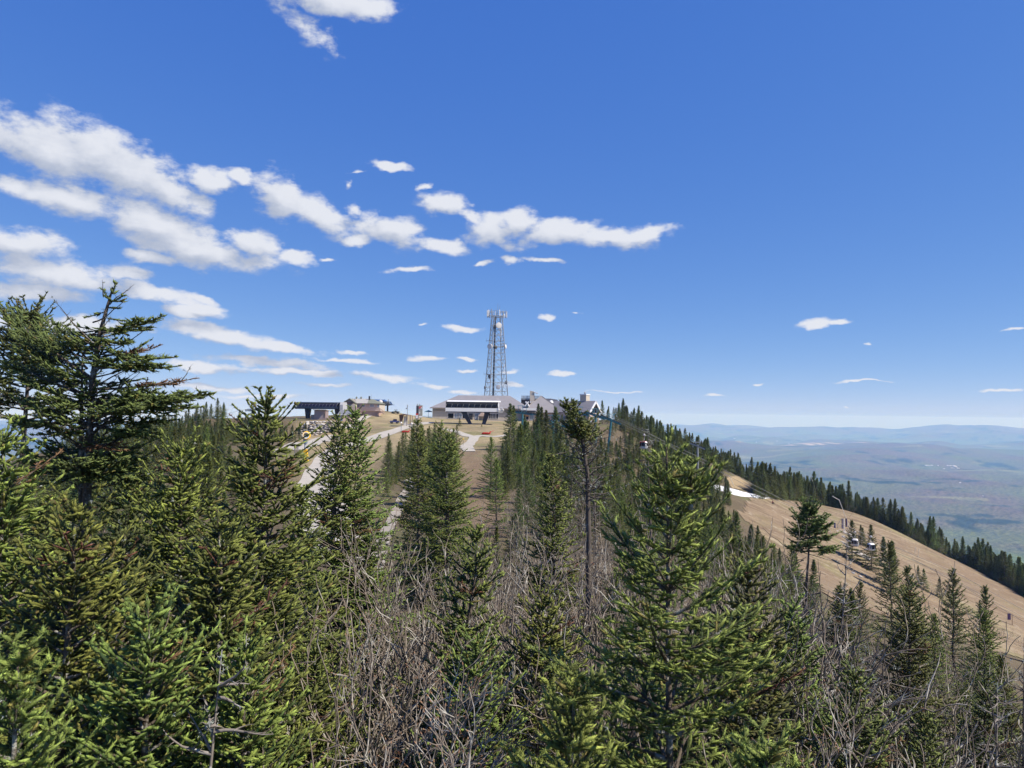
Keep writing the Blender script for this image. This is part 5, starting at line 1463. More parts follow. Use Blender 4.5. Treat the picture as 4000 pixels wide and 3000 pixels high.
def chop(a, b, seg):
    """Cut straight axes into shoots of about seg length; returns a, b, index of axis, position 0..1."""
    L = np.linalg.norm(b - a, axis=1); n = np.maximum(1, np.round(L / seg)).astype(int)
    idx = np.repeat(np.arange(len(a)), n)
    k = np.concatenate([np.arange(q) for q in n]) if len(n) else np.zeros(0, int)
    t0 = k / n[idx]; t1 = (k + 1) / n[idx]
    d = (b - a)[idx]
    return a[idx] + d * t0[:, None], a[idx] + d * t1[:, None], idx, t1

OLD = np.array([0.034, 0.060, 0.017]); NEW = np.array([0.225, 0.285, 0.062]); SPR_OLD = np.array([0.032, 0.052, 0.020]); SPR_NEW = np.array([0.150, 0.195, 0.056])  # old-needle tones, darkened further to deepen the shade within crowns
BROWN = np.array([0.20, 0.105, 0.055])

class Conifer:
    """Grows a fir or spruce: trunk, whorled limbs with laterals and shoots."""
    def __init__(self, seed, fine=1.0, kind='fir'):
        self.rng = np.random.default_rng(seed); self.fine = fine; self.kind = kind
        self.wood = []; self.thin = []; self.sh = []          # sh: (a, b, up, tipness, brown)
    def trunk(self, pts, r0, r1=0.006):
        pts = np.asarray(pts, float); n = len(pts)
        r = r0 * (1 - np.linspace(0, 1, n)) ** 0.9 + r1
        self.wood.append(np.concatenate([pts[:-1], pts[1:], r[:-1, None], r[1:, None]], 1))
    def limb(self, o, az, el, L, curve=0.25, node=0.11, lat=0.5, bare=0.25, keep=1.0, r0=None, brown=0.0, sub=True, droop=0.0, seg=0.1, angle=52, minlat=0.05):
        rng = self.rng; n = 7
        s = np.linspace(0, 1, n)
        d = np.array([math.cos(el) * math.sin(az), math.cos(el) * math.cos(az), math.sin(el)])
        hz = np.array([math.cos(az), -math.sin(az), 0.0])
        wob = rng.normal(0, .03, 2)
        pts = np.asarray(o, float) + d * (s[:, None] * L) + np.array([0, 0, 1.0]) * (curve * s[:, None] ** 2 * L) - np.array([0, 0, 1.0]) * (droop * s[:, None] * L) + hz * (wob[0] * np.sin(s * 3)[:, None] * L)
        r0 = r0 or (0.006 + 0.011 * L)
        r = r0 * (1 - .85 * s)
        self.wood.append(np.concatenate([pts[:-1], pts[1:], r[:-1, None], r[1:, None]], 1))
        upv = unit(np.cross(np.cross(d, [0, 0, 1.0]), d)); upv = upv if upv[2] > 0 else -upv
        # main axis shoots
        k0 = int(bare * (n - 1)); A = pts[:-1][k0:]; B = pts[1:][k0:]
        ca, cb, ci, ct = chop(A, B, seg)
        if keep > 0: self.add(ca, cb, upv, (k0 + ci + ct) / (n - 1) > .85, brown)
        # laterals
        m = max(2, int(L * (1 - bare * .7) / node))
        sp = np.repeat(np.linspace(bare * .7 + .04, .97, m) + rng.uniform(-.02, .02, m), 2); sgn = np.tile([-1, 1], m)
        sel = rng.random(2 * m) < keep; sp, sgn = sp[sel], sgn[sel]
        if len(sp) == 0: return pts
        f = sp * (n - 1); i0 = np.clip(f.astype(int), 0, n - 2); fr = (f - i0)[:, None]
        bp = pts[i0] * (1 - fr) + pts[i0 + 1] * fr; T = unit(pts[i0 + 1] - pts[i0])
        side = unit(np.cross(T, upv)) * sgn[:, None]
        an = np.radians(angle * rng.uniform(.85, 1.15, len(sp)))[:, None]
        dl = unit(T * np.cos(an) + side * np.sin(an) + upv * rng.normal(0.02, .12, (len(sp), 1)))
        ll = (lat * L * (1 - sp) ** .85 * rng.uniform(.65, 1.1, len(sp)) + minlat * rng.uniform(.8, 1.4, len(sp)))
        e = bp + dl * ll[:, None]
        self.thin.append(np.concatenate([bp, e, np.full((len(sp), 1), .0035), np.full((len(sp), 1), .002)], 1))
        ca, cb, ci, ct = chop(bp + dl * (ll * .12)[:, None], e, seg)
        self.add(ca, cb, upv, ct > .7, brown)
        if sub:
            big = ll > seg * 1.7
            if big.any():
                bb, dd, l2, e2 = bp[big], dl[big], ll[big], e[big]
                mm = np.maximum(1, (l2 / (node * 1.0)).astype(int)); idx = np.repeat(np.arange(len(l2)), mm * 2)
                q = np.concatenate([np.repeat((np.arange(z) + .6) / (z + .3), 2) for z in mm]); sg = np.concatenate([np.tile([-1, 1], z) for z in mm])
                sd = unit(np.cross(dd[idx], upv)) * sg[:, None]; an = np.radians(48 * rng.uniform(.8, 1.2, len(idx)))[:, None]
                d2 = unit(dd[idx] * np.cos(an) + sd * np.sin(an) + upv * rng.normal(.03, .28, (len(idx), 1)))
                ls = (.42 * l2[idx] * (1 - q) + seg * .75) * rng.uniform(.6, 1.15, len(idx))
                b2 = bb[idx] + dd[idx] * (l2[idx] * q)[:, None]; e3 = b2 + d2 * ls[:, None]
                ca, cb, ci, ct = chop(b2, e3, seg)
                self.add(ca, cb, upv, ct > .7, brown)
        return pts
    def add(self, a, b, up, tip, brown):
        self.sh.append((a, b, np.repeat(np.asarray(up)[None], len(a), 0), np.asarray(tip, float), np.full(len(a), brown, float)))
    def bare_limb(self, o, az, el, L, r0, curve=0.1, twigs=8, depth=1):
        """Needleless limb with crooked twigs."""
        rng = self.rng; p = np.asarray(o, float); d = np.array([math.cos(el) * math.sin(az), math.cos(el) * math.cos(az), math.sin(el)])
        n = 6; st = L / n
        for k in range(n):
            d = unit(d + rng.normal(0, .13, 3) + np.array([0, 0, curve / n])); q = p + d * st
            ra, rb = r0 * (1 - .8 * k / n), r0 * (1 - .8 * (k + 1) / n)
            self.wood.append(np.concatenate([p, q, [ra, rb]])[None])
            if depth and k > 0:
                for _ in range(max(1, twigs // n)):
                    a2 = rng.uniform(0, 6.28); td = unit(d * .6 + np.array([math.cos(a2), math.sin(a2), rng.uniform(-.6, .7)]))
                    self.bare_limb(q, math.atan2(td[0], td[1]), math.asin(np.clip(td[2], -1, 1)), L * rng.uniform(.15, .4) * (1 - .5 * k / n), rb * .6, curve, 3, depth - 1)
            p = q
        return p
    def grow(self, Hh, R, zc, spacing=0.2, nb=5, el_top=55, el_bot=-5, node=0.11, seg=0.1, lat=.5, keep=1.0, sway=.02, r0=None, gap=0.0, power=.85, sub=True, curve=.25, leader=True, dead_below=0, lean=(0, 0), one_side=0.0, brown_p=0.0, top_r=.1):
        rng = self.rng
        n = 14; tz = np.linspace(0, 1, n)
        sw = np.cumsum(rng.normal(0, sway, (n, 2)), 0) * Hh * .2
        pts = np.stack([sw[:, 0] + lean[0] * tz ** 2 * Hh, sw[:, 1] + lean[1] * tz ** 2 * Hh, tz * Hh], 1); pts[:, :2] -= pts[0, :2]
        self.trunk(pts, r0 or .012 * Hh + .01)
        axis = lambda z: np.array([np.interp(z, pts[:, 2], pts[:, 0]), np.interp(z, pts[:, 2], pts[:, 1]), z])
        z = zc * Hh; az0 = rng.uniform(0, 6.28)
        while z < Hh * .985:
            t = (z / Hh - zc) / (1 - zc)
            for k in range(nb):
                if rng.random() < gap: continue
                az = az0 + 6.283 * k / nb + rng.normal(0, .22)
                L = (R * (1 - t) ** power + top_r) * rng.uniform(.72, 1.15)
                if one_side: L *= 1 + one_side * math.sin(az)
                el = rad(el_bot + (el_top - el_bot) * t ** 1.3 + rng.normal(0, 7))
                self.limb(axis(min(z + rng.normal(0, spacing * .25), Hh * .99)), az, el, max(L, .06), curve, node, lat, .12 + .28 * (1 - t), keep, None, 1.0 if rng.random() < brown_p else 0.0, sub, 0, seg)
            az0 += .9
            z += spacing * (1.15 - .5 * t) * rng.uniform(.85, 1.15)
        for _ in range(dead_below):
            z = rng.uniform(.12, max(zc, .2)) * Hh
            self.bare_limb(axis(z), rng.uniform(0, 6.28), rad(rng.uniform(-15, 20)), R * rng.uniform(.4, .95), .008 + .006 * R, .1, 6, 1)
        if leader:
            a = axis(Hh * .94)[None]; b = pts[-1][None] + [[0, 0, .02]]
            ca, cb, ci, ct = chop(a, b, seg); self.add(ca, cb, [1, 0, 0], ct > .2, 0)
        return axis
    def crown_mesh(self, name, r=.022, k=4, flat=.75, nn=5, nl=.03, w=.003, phi=2.6, ang=(40, 75), mat=None, hue=0.0, rings=((0.0, .55), (.55, 1.0)), bend=.12, gain=1.0):
        a = np.concatenate([s[0] for s in self.sh]); b = np.concatenate([s[1] for s in self.sh]); up = np.concatenate([s[2] for s in self.sh])
        tip = np.concatenate([s[3] for s in self.sh])[:, None]; br = np.concatenate([s[4] for s in self.sh])[:, None]
        rng = self.rng
        old, new = (OLD, NEW) if self.kind == 'fir' else (SPR_OLD, SPR_NEW)
        mixf = np.clip(tip * .55 + rng.uniform(0, .55, (len(a), 1)), 0, 1)
        col = old * (1 - mixf) + new * mixf
        col = col * (1 + hue * np.array([.5, .1, -.3])) * rng.uniform(.7, 1.3, (len(a), 1))
        yellow = (rng.random((len(a), 1)) < .04); col = np.where(yellow, np.array([.19, .17, .045]), col)
        col = col * (1 - br) + BROWN * rng.uniform(.6, 1.2, (len(a), 1)) * br
        rad_ = r * np.where(br > .5, .6, 1.0)
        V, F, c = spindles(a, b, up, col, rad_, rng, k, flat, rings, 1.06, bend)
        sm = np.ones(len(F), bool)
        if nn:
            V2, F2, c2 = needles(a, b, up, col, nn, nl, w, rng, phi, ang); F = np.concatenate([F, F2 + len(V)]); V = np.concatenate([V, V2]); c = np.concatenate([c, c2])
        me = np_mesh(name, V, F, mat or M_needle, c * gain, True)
        return me, len(F)
    def wood_mesh(self, name, mat=None, k=5, thin=True):
        V, F = tubes(np.concatenate(self.wood), k)
        if thin and self.thin:
            V2, F2 = tubes(np.concatenate(self.thin), 3); base = len(V)
            # thin twigs as 3-sided tubes: split quads stay quads
            V = np.concatenate([V, V2]); F = np.concatenate([F, F2 + base])
        return np_mesh(name, V, F, mat or M_bark, None, True)
    def lichen_mesh(self, name, n=250, size=.03):
        rng = self.rng; w = np.concatenate(self.wood); L = np.linalg.norm(w[:, 3:6] - w[:, :3], axis=1); ok = w[:, 6] < .03
        if not ok.any(): return None
        w = w[ok]; L = L[ok]; i = rng.choice(len(w), n, p=L / L.sum()); t = rng.random((n, 1))
        p = w[i, :3] * (1 - t) + w[i, 3:6] * t; d = unit(rng.normal(0, 1, (n, 3)) + [0, 0, -.3])
        col = np.array([.40, .43, .385]) * rng.uniform(.7, 1.15, (n, 1))
        V, F, c = needles(p, p + d * size, np.repeat([[0, 0, 1.0]], n, 0), col, 7, size * .9, size * .16, rng, 3.1, (50, 100))
        return np_mesh(name, V, F, M_needle, c)

def bare_wood(seed, Hh, stems=4, spread=.35, lean=(0, 0), depth=5, rbase=.022, wander=.16, fork=2, shrink=.70, up=.10, buds=False, nseg=4, thin=.0022):
    """Leafless tree or shrub: forking crooked stems -> (n,8) segments, tips."""
    rng = np.random.default_rng(seed); out = []; tips = []
    def grow(p, d, L, r, dep):
        st = L / nseg
        for k in range(nseg):
            d = unit(d + rng.normal(0, wander, 3) + np.array([lean[0] * .06, lean[1] * .06, up]))
            q = p + d * st; ra = r * (1 - .3 * k / nseg); rb = r * (1 - .3 * (k + 1) / nseg)
            out.append((*p, *q, ra, rb)); p = q
            if dep > 0 and k and rng.random() < .22:
                a = rng.uniform(0, 6.28); td = unit(d + .8 * np.array([math.cos(a), math.sin(a), .15]))
                grow(p, td, L * shrink * rng.uniform(.35, .7), max(rb * .5, thin), dep - 2 if dep > 1 else 0)
        if dep <= 0:
            tips.append((p, d)); return
        nf = fork + (rng.random() < .2)
        for _ in range(nf):
            a = rng.uniform(0, 6.28); pr = unit(np.cross(d, [math.cos(a), math.sin(a), .3]))
            th = rng.uniform(.22, .62)
            grow(p, unit(d * math.cos(th) + pr * math.sin(th)), L * shrink * rng.uniform(.75, 1.15), max(r * .62, thin), dep - 1)
    tot = sum(shrink ** k for k in range(depth + 1))
    for s_ in range(stems):
        a = rng.uniform(0, 6.28); t = spread * rng.uniform(.4, 1.2)
        d = unit(np.array([math.cos(a) * t + lean[0], math.sin(a) * t + lean[1], 1.0]))
        grow(np.array([math.cos(a) * .12 * rng.random(), math.sin(a) * .12 * rng.random(), 0.0]), d, Hh / tot * rng.uniform(.85, 1.1), rbase * rng.uniform(.7, 1.1), depth)
    return np.array(out), tips

# ------------------------------------------------------------------ tree kinds that are used many times
ntri = 0
def proto(name, c, **kw):
    global ntri
    k = kw.pop('tk', 4); wm = kw.pop('wmat', None); thin = kw.pop('thin', True)
    cm, n = c.crown_mesh('crown', **kw); tm = c.wood_mesh('trunk', wm, k, thin); ntri += n + 2 * len(tm.polygons)
    return (tm, cm)
def far_conifer(seed, Hh, R, zc, gap, kind='spruce', spacing=.33, nn=9, nl=.19, w=.045):
    c = Conifer(seed, kind=kind)
    c.grow(Hh, R, zc, spacing, 5, 48, -12, node=.30, seg=.34, lat=.55, keep=.95, sway=.015, gap=gap, power=.95, sub=False, curve=.15, top_r=.08)
    return proto('far', c, r=.075, flat=.55, nn=4, nl=.24, w=.035, ang=(25, 65), phi=3.1, tk=3, thin=False, hue=np.random.default_rng(seed).uniform(-.3, .4))
FAR = [far_conifer(200 + i, 8.0, r_, z_, g_) for i, (r_, z_, g_) in enumerate(((2.0, .08, .08), (2.3, .05, .10), (1.7, .14, .16), (2.0, .22, .26), (2.6, .06, .12), (1.5, .06, .10)))]
MID = []
for i, (r_, z_, g_, kd) in enumerate(((1.9, .05, .05, 'fir'), (1.7, .08, .10, 'fir'), (2.0, .06, .12, 'spruce'), (1.6, .14, .18, 'spruce'))):
    c = Conifer(300 + i, kind=kd)
    c.grow(7.0, r_, z_, .25, 5, 52, -8, node=.18, seg=.2, lat=.55, keep=.8, gap=g_, power=.85, sub=False, curve=.2)
    MID.append(proto('mid', c, r=.030, flat=.65, nn=5, nl=.10, w=.014, ang=(30, 70), phi=2.8, thin=False))
NEAR = []
for i, (r_, z_, g_, kd, pw) in enumerate(((1.7, .10, .03, 'fir', .75), (1.85, .12, .08, 'fir', .75), (1.85, .08, .10, 'spruce', .78), (1.45, .12, .10, 'fir', .75))):
    c = Conifer(400 + i, kind=kd)
    c.grow(7.0, r_, z_, .19, 5, 44, -12, curve=.13, node=.145, seg=.105, lat=.5, keep=.88, gap=g_ + .04, power=pw, dead_below=22, brown_p=.03)
    pm = proto('near', c, r=.020, flat=.72, nn=4, nl=.044, w=.0065, thin=False)
    NEAR.append(pm + (c.lichen_mesh('lichen', 420, .028),))
BARE = []
for i, (Hh, st, sp, dp) in enumerate(((5.0, 5, .35, 4), (4.4, 6, .5, 4), (6.0, 3, .3, 5), (5.2, 4, .45, 5), (3.2, 7, .6, 4))):
    s_, tips = bare_wood(500 + i, Hh, st, sp, (0, 0), dp, .036, .19, 2, .76, .06, nseg=5, thin=.0062)
    V_, F_ = tubes(s_, 3); BARE.append(np_mesh('stems', V_, F_, M_twig, None, True)); ntri += 2 * len(F_)
SNAG = []
for i in range(3):
    c = Conifer(600 + i)
    n = 10; zz_ = np.linspace(0, 1, n); c.trunk(np.stack([.12 * np.sin(zz_ * 4 + i), .1 * np.cos(zz_ * 3), zz_ * 6.0], 1), .05, .003)
    for k in range(52):
        z = c.rng.uniform(1.2, 5.9); c.bare_limb((.12 * math.sin(z / 6 * 4 + i), .1 * math.cos(z / 6 * 3), z), c.rng.uniform(0, 6.28), rad(c.rng.uniform(-12, 30)), c.rng.uniform(.4, 1.25) * (1.1 - z / 7), .014, .2, 6, 1)
    SNAG.append((c.wood_mesh('trunk', (M_dead, M_deadd, M_deadd)[i], 4, False), c.lichen_mesh('lichen', 300, .032)))
    ntri += 2 * len(SNAG[-1][0].polygons)

PLACED = []
def plant(name, label, cat, group, meshes, loc, s, rz, parts=('trunk', 'crown', 'lichen'), lean=None):
    o = empty(name, loc, rz, s)
    if lean: o.rotation_euler = (lean[0], lean[1], rz)
    tag(o, label, cat, group)
    for me, nm in zip(meshes, parts):
        if me is not None: link_mesh(nm, me, o)
    return o
def apex_plant(name, label, meshes, H0, px, py, d, rz=0.0, cat='tree', group=None, sink=.15, parts=('trunk', 'crown', 'lichen'), smax=None):
    """Tree whose tip is seen at (px, py), d metres ahead; it stands on the ground below and is scaled to reach."""
    a = P(px, py, d); g_ = Hs(a.x, a.y); h = a.z - g_ + sink
    return plant(name, label, cat, group, meshes, (a.x, a.y, g_ - sink), h / H0, rz, parts)

# ------------------------------------------------------------------ the trees of the photograph, one by one
def limb_px(c, d, o, e, dy=0.0, **kw):
    """Limb of conifer c (its foot at c.foot) from pixel o to pixel e at distance d, its tip dy metres deeper."""
    a = np.array(P(o[0], o[1], d)) - c.foot; b = np.array(P(e[0], e[1], d + dy)) - c.foot
    v = b - a; L = float(np.linalg.norm(v))
    return c.limb(a, math.atan2(v[0], v[1]), math.asin(v[2] / L) - .12, L, curve=.12, **kw)
def start(seed, px, d, kind='spruce'):
    c = Conifer(seed, kind=kind); x = P(px, 1600, d).x
    c.foot = np.array([x, d, Hs(x, d) - .2]); return c
def trunk_px(c, d, pts, r0, r1=.008):
    q = [np.array(P(a, b, d)) - c.foot for a, b in pts]
    base = q[0].copy(); base[2] = 0; base[0] *= 1.0
    c.trunk([base] + q, r0, r1); return q
def finish(c, name, label, cat, wmat=None, lichen=0, group=None, wk=6, lsize=.04, **kw):
    global ntri
    o = empty(name, tuple(c.foot)); tag(o, label, cat, group)
    tm = c.wood_mesh('trunk', wmat, wk); link_mesh('trunk', tm, o); ntri += 2 * len(tm.polygons)
    if c.sh:
        cm, n = c.crown_mesh('crown', **kw); link_mesh('crown', cm, o); ntri += n
    if lichen:
        lm = c.lichen_mesh('lichen', lichen, lsize)
        if lm: link_mesh('lichen', lm, o)
    return o

# big ragged spruce at the left
c = start(1, 352, 9.5); d = 9.5
trunk_px(c, d, [(335, 2300), (338, 1950), (348, 1700), (362, 1480), (388, 1310), (420, 1195), (441, 1122)], .068)
trunk_px(c, d, [(335, 2300), (315, 1900), (318, 1600), (322, 1380)], .05)
kwn = dict(node=.10, seg=.1, lat=.5)
for o_, e_, dy, kw in [
    ((441, 1150), (447, 1112), 0, dict(bare=0)), ((432, 1175), (408, 1135), .0, dict(bare=.1)), ((430, 1180), (480, 1155), -.1, dict(bare=.15)), ((418, 1200), (465, 1205), .1, dict(keep=.5)),
    ((415, 1215), (332, 1240), -.1, dict(bare=.35)), ((410, 1240), (475, 1252), .2, dict(keep=.5)), ((400, 1285), (310, 1300), .2, dict(bare=.3)), ((398, 1290), (500, 1285), -.2, dict(bare=.25)),
    ((392, 1300), (630, 1234), -.2, dict(bare=.25)), ((388, 1320), (560, 1262), .3, dict(bare=.3)), ((385, 1330), (500, 1330), -.4, dict(bare=.2)), ((382, 1340), (250, 1330), .1, dict(bare=.4)),
    ((375, 1400), (690, 1395), -.1, dict(bare=.45)), ((372, 1430), (705, 1430), .3, dict(bare=.5)), ((372, 1420), (620, 1350), .2, dict(bare=.5, brown=1.0, keep=.7)), ((370, 1440), (600, 1400), -.5, dict(bare=.3)),
    ((365, 1500), (560, 1480), .5, dict(bare=.4, keep=.6)), ((362, 1520), (765, 1478), .1, dict(bare=.5, brown=1.0, keep=.5)), ((360, 1560), (840, 1535), -.2, dict(bare=.45)), ((360, 1580), (800, 1590), .4, dict(bare=.5)), ((358, 1570), (720, 1560), -.5, dict(bare=.45)),
    ((356, 1640), (700, 1640), .3, dict(bare=.5)), ((354, 1660), (640, 1690), -.3, dict(bare=.45)), ((354, 1620), (560, 1580), -.8, dict(bare=.4)),
    ((345, 1470), (-20, 1160), -.2, dict(bare=.3, r0=.026)), ((340, 1440), (165, 1230), .2, dict(bare=.3)), ((340, 1480), (60, 1290), .4, dict(bare=.35)), ((340, 1400), (230, 1270), -.4, dict(bare=.3)),
    ((340, 1500), (120, 1380), -.5, dict(bare=.3)), ((335, 1540), (-10, 1400), .3, dict(bare=.4)), ((335, 1560), (60, 1480), -.3, dict(bare=.4)), ((332, 1600), (150, 1540), -.7, dict(bare=.35)),
    ((330, 1640), (30, 1650), .2, dict(bare=.4)), ((330, 1680), (120, 1700), -.4, dict(bare=.3)), ((328, 1700), (200, 1650), -.6, dict(bare=.3, brown=1.0)), ((340, 1720), (480, 1760), -.5, dict(bare=.3, brown=1.0)), ((340, 1750), (600, 1800), .2, dict(bare=.35)),
    ((330, 1780), (80, 1800), .1, dict(bare=.3)), ((335, 1820), (520, 1870), -.4, dict(bare=.3)), ((330, 1850), (120, 1900), -.3, dict(bare=.3))]:
    limb_px(c, d, o_, e_, dy, **{**kwn, **kw})
for _ in range(70):
    py = c.rng.uniform(1250, 1950); px = 350 + c.rng.uniform(-20, 15)
    c.bare_limb(np.array(P(px, py, d)) - c.foot, c.rng.uniform(0, 6.28), rad(c.rng.uniform(-15, 35)), c.rng.uniform(.35, 1.05), .012, .25, 8, 1)
for k in range(60):                                   # fuller inner crown
    t = c.rng.random(); py = 1300 + 620 * t; px = np.interp(py, [1122, 1195, 1310, 1480, 1700, 1950], [441, 420, 388, 362, 348, 338])
    c.limb(np.array(P(px, py, d)) - c.foot, c.rng.uniform(0, 6.28), rad(c.rng.uniform(0, 30)), (.35 + .9 * t ** .5) * c.rng.uniform(.5, 1.0), .15, .10, .5, .45, .75, seg=.1)
for px, py, L_ in ((428, 1190, .42), (405, 1160, .25), (390, 1400, .9), (700, 1500, .3)):
    c.bare_limb(np.array(P(px, py, d)) - c.foot, -1.2 if px < 420 else 1.3, rad(45), L_, .009, .1, 8, 1)
finish(c, 'ragged_spruce', 'tall ragged spruce with bare twigs and brown tips reaching highest at left', 'tree', M_bark, 900, wk=5, lsize=.026, r=.019, nn=6, nl=.044, w=.0058, hue=.1)

# slim tree at the left edge
c = start(2, 85, 12.0); d = 12.0; h = P(88, 1195, d).z - c.foot[2]
c.grow(h, 1.0, .79, .17, 5, 55, 5, node=.11, seg=.1, gap=.1, power=.55, lean=(.0, 0), r0=.11, dead_below=14)
finish(c, 'balsam_fir', 'slim fir at the left edge with bare trunk below its crown', 'tree', M_bark, 100, r=.017, nn=6, nl=.045, w=.0065)

# wide near firs: three prototypes
WIDE = []
for i, (r_, kd, g_, hu) in enumerate(((2.0, 'fir', .04, 0), (2.2, 'fir', .10, .2), (1.9, 'spruce', .08, .35))):
    c = Conifer(40 + i, kind=kd)
    c.grow(7.5, r_, .20, .175, 5, 44, -12, curve=.13, node=.145, seg=.11, lat=.45, keep=.86, gap=g_ + .06, power=.70, dead_below=44, brown_p=.03)
    WIDE.append(proto('wide', c, r=.0195, flat=.72, nn=4, nl=.040, w=.006, hue=hu, thin=False) + (c.lichen_mesh('lichen', 500, .028),))
# hero fir right of centre, all needles
c = start(7, 2632, 5.0, 'fir'); d = 5.0; h = P(2632, 1745, d).z - c.foot[2]
ax = c.grow(h, 1.22, (h - 3.0) / h, .19, 5, 50, 10, node=.10, seg=.095, lat=.5, keep=.95, gap=.24, power=.75, sway=.004, r0=.06, dead_below=40, curve=.20, top_r=.08, leader=False)
tp = ax(h * .995); seg_ = .05
for (dx, dz, l_) in ((0, -.02, .13), (.03, .02, .16), (-.03, -.03, .10), (.09, -.05, .11), (-.1, -.08, .09)):
    a = tp + np.array([dx * .3, 0, dz]); b = a + np.array([dx * 1.2, .01, l_]); ca, cb, ci, ct = chop(a[None], b[None], seg_); c.add(ca, cb, [0, 1, 0], ct > 0, 0)
p2 = np.array(P(2698, 1990, d + .05)) - c.foot; q2 = np.array(P(2700, 1812, d + .05)) - c.foot      # the second leader
c.trunk([p2, (p2 + q2) / 2, q2], .012, .005); ca, cb, ci, ct = chop(p2[None] * .5 + q2[None] * .5, q2[None], .06); c.add(ca, cb, [0, 1, 0], ct > 0, 0)
for k in range(9): c.limb(p2 + (q2 - p2) * (.02 + .09 * k), k * 2.4, rad(38), .36 - .03 * k, .3, .078, .4, .1, seg=.07)
finish(c, 'balsam_fir', 'bright green fir with double leader close up, right of centre', 'tree', M_bark, 250, wk=6, lsize=.018, r=.0125, k=4, flat=.8, nn=26, nl=.029, w=.0023, phi=2.3, ang=(45, 75), gain=1.2)
HERO = None
c = Conifer(9, kind='fir')
c.grow(5.0, 1.0, .36, .15, 5, 48, -4, node=.095, seg=.085, lat=.46, keep=.97, gap=.06, power=.75, r0=.06, dead_below=16, curve=.22, top_r=.06)
HERO = proto('hero', c, r=.0125, k=4, flat=.8, nn=18, nl=.030, w=.0026, phi=2.3, ang=(45, 75), gain=1.2) + (c.lichen_mesh('lichen', 250, .02),)

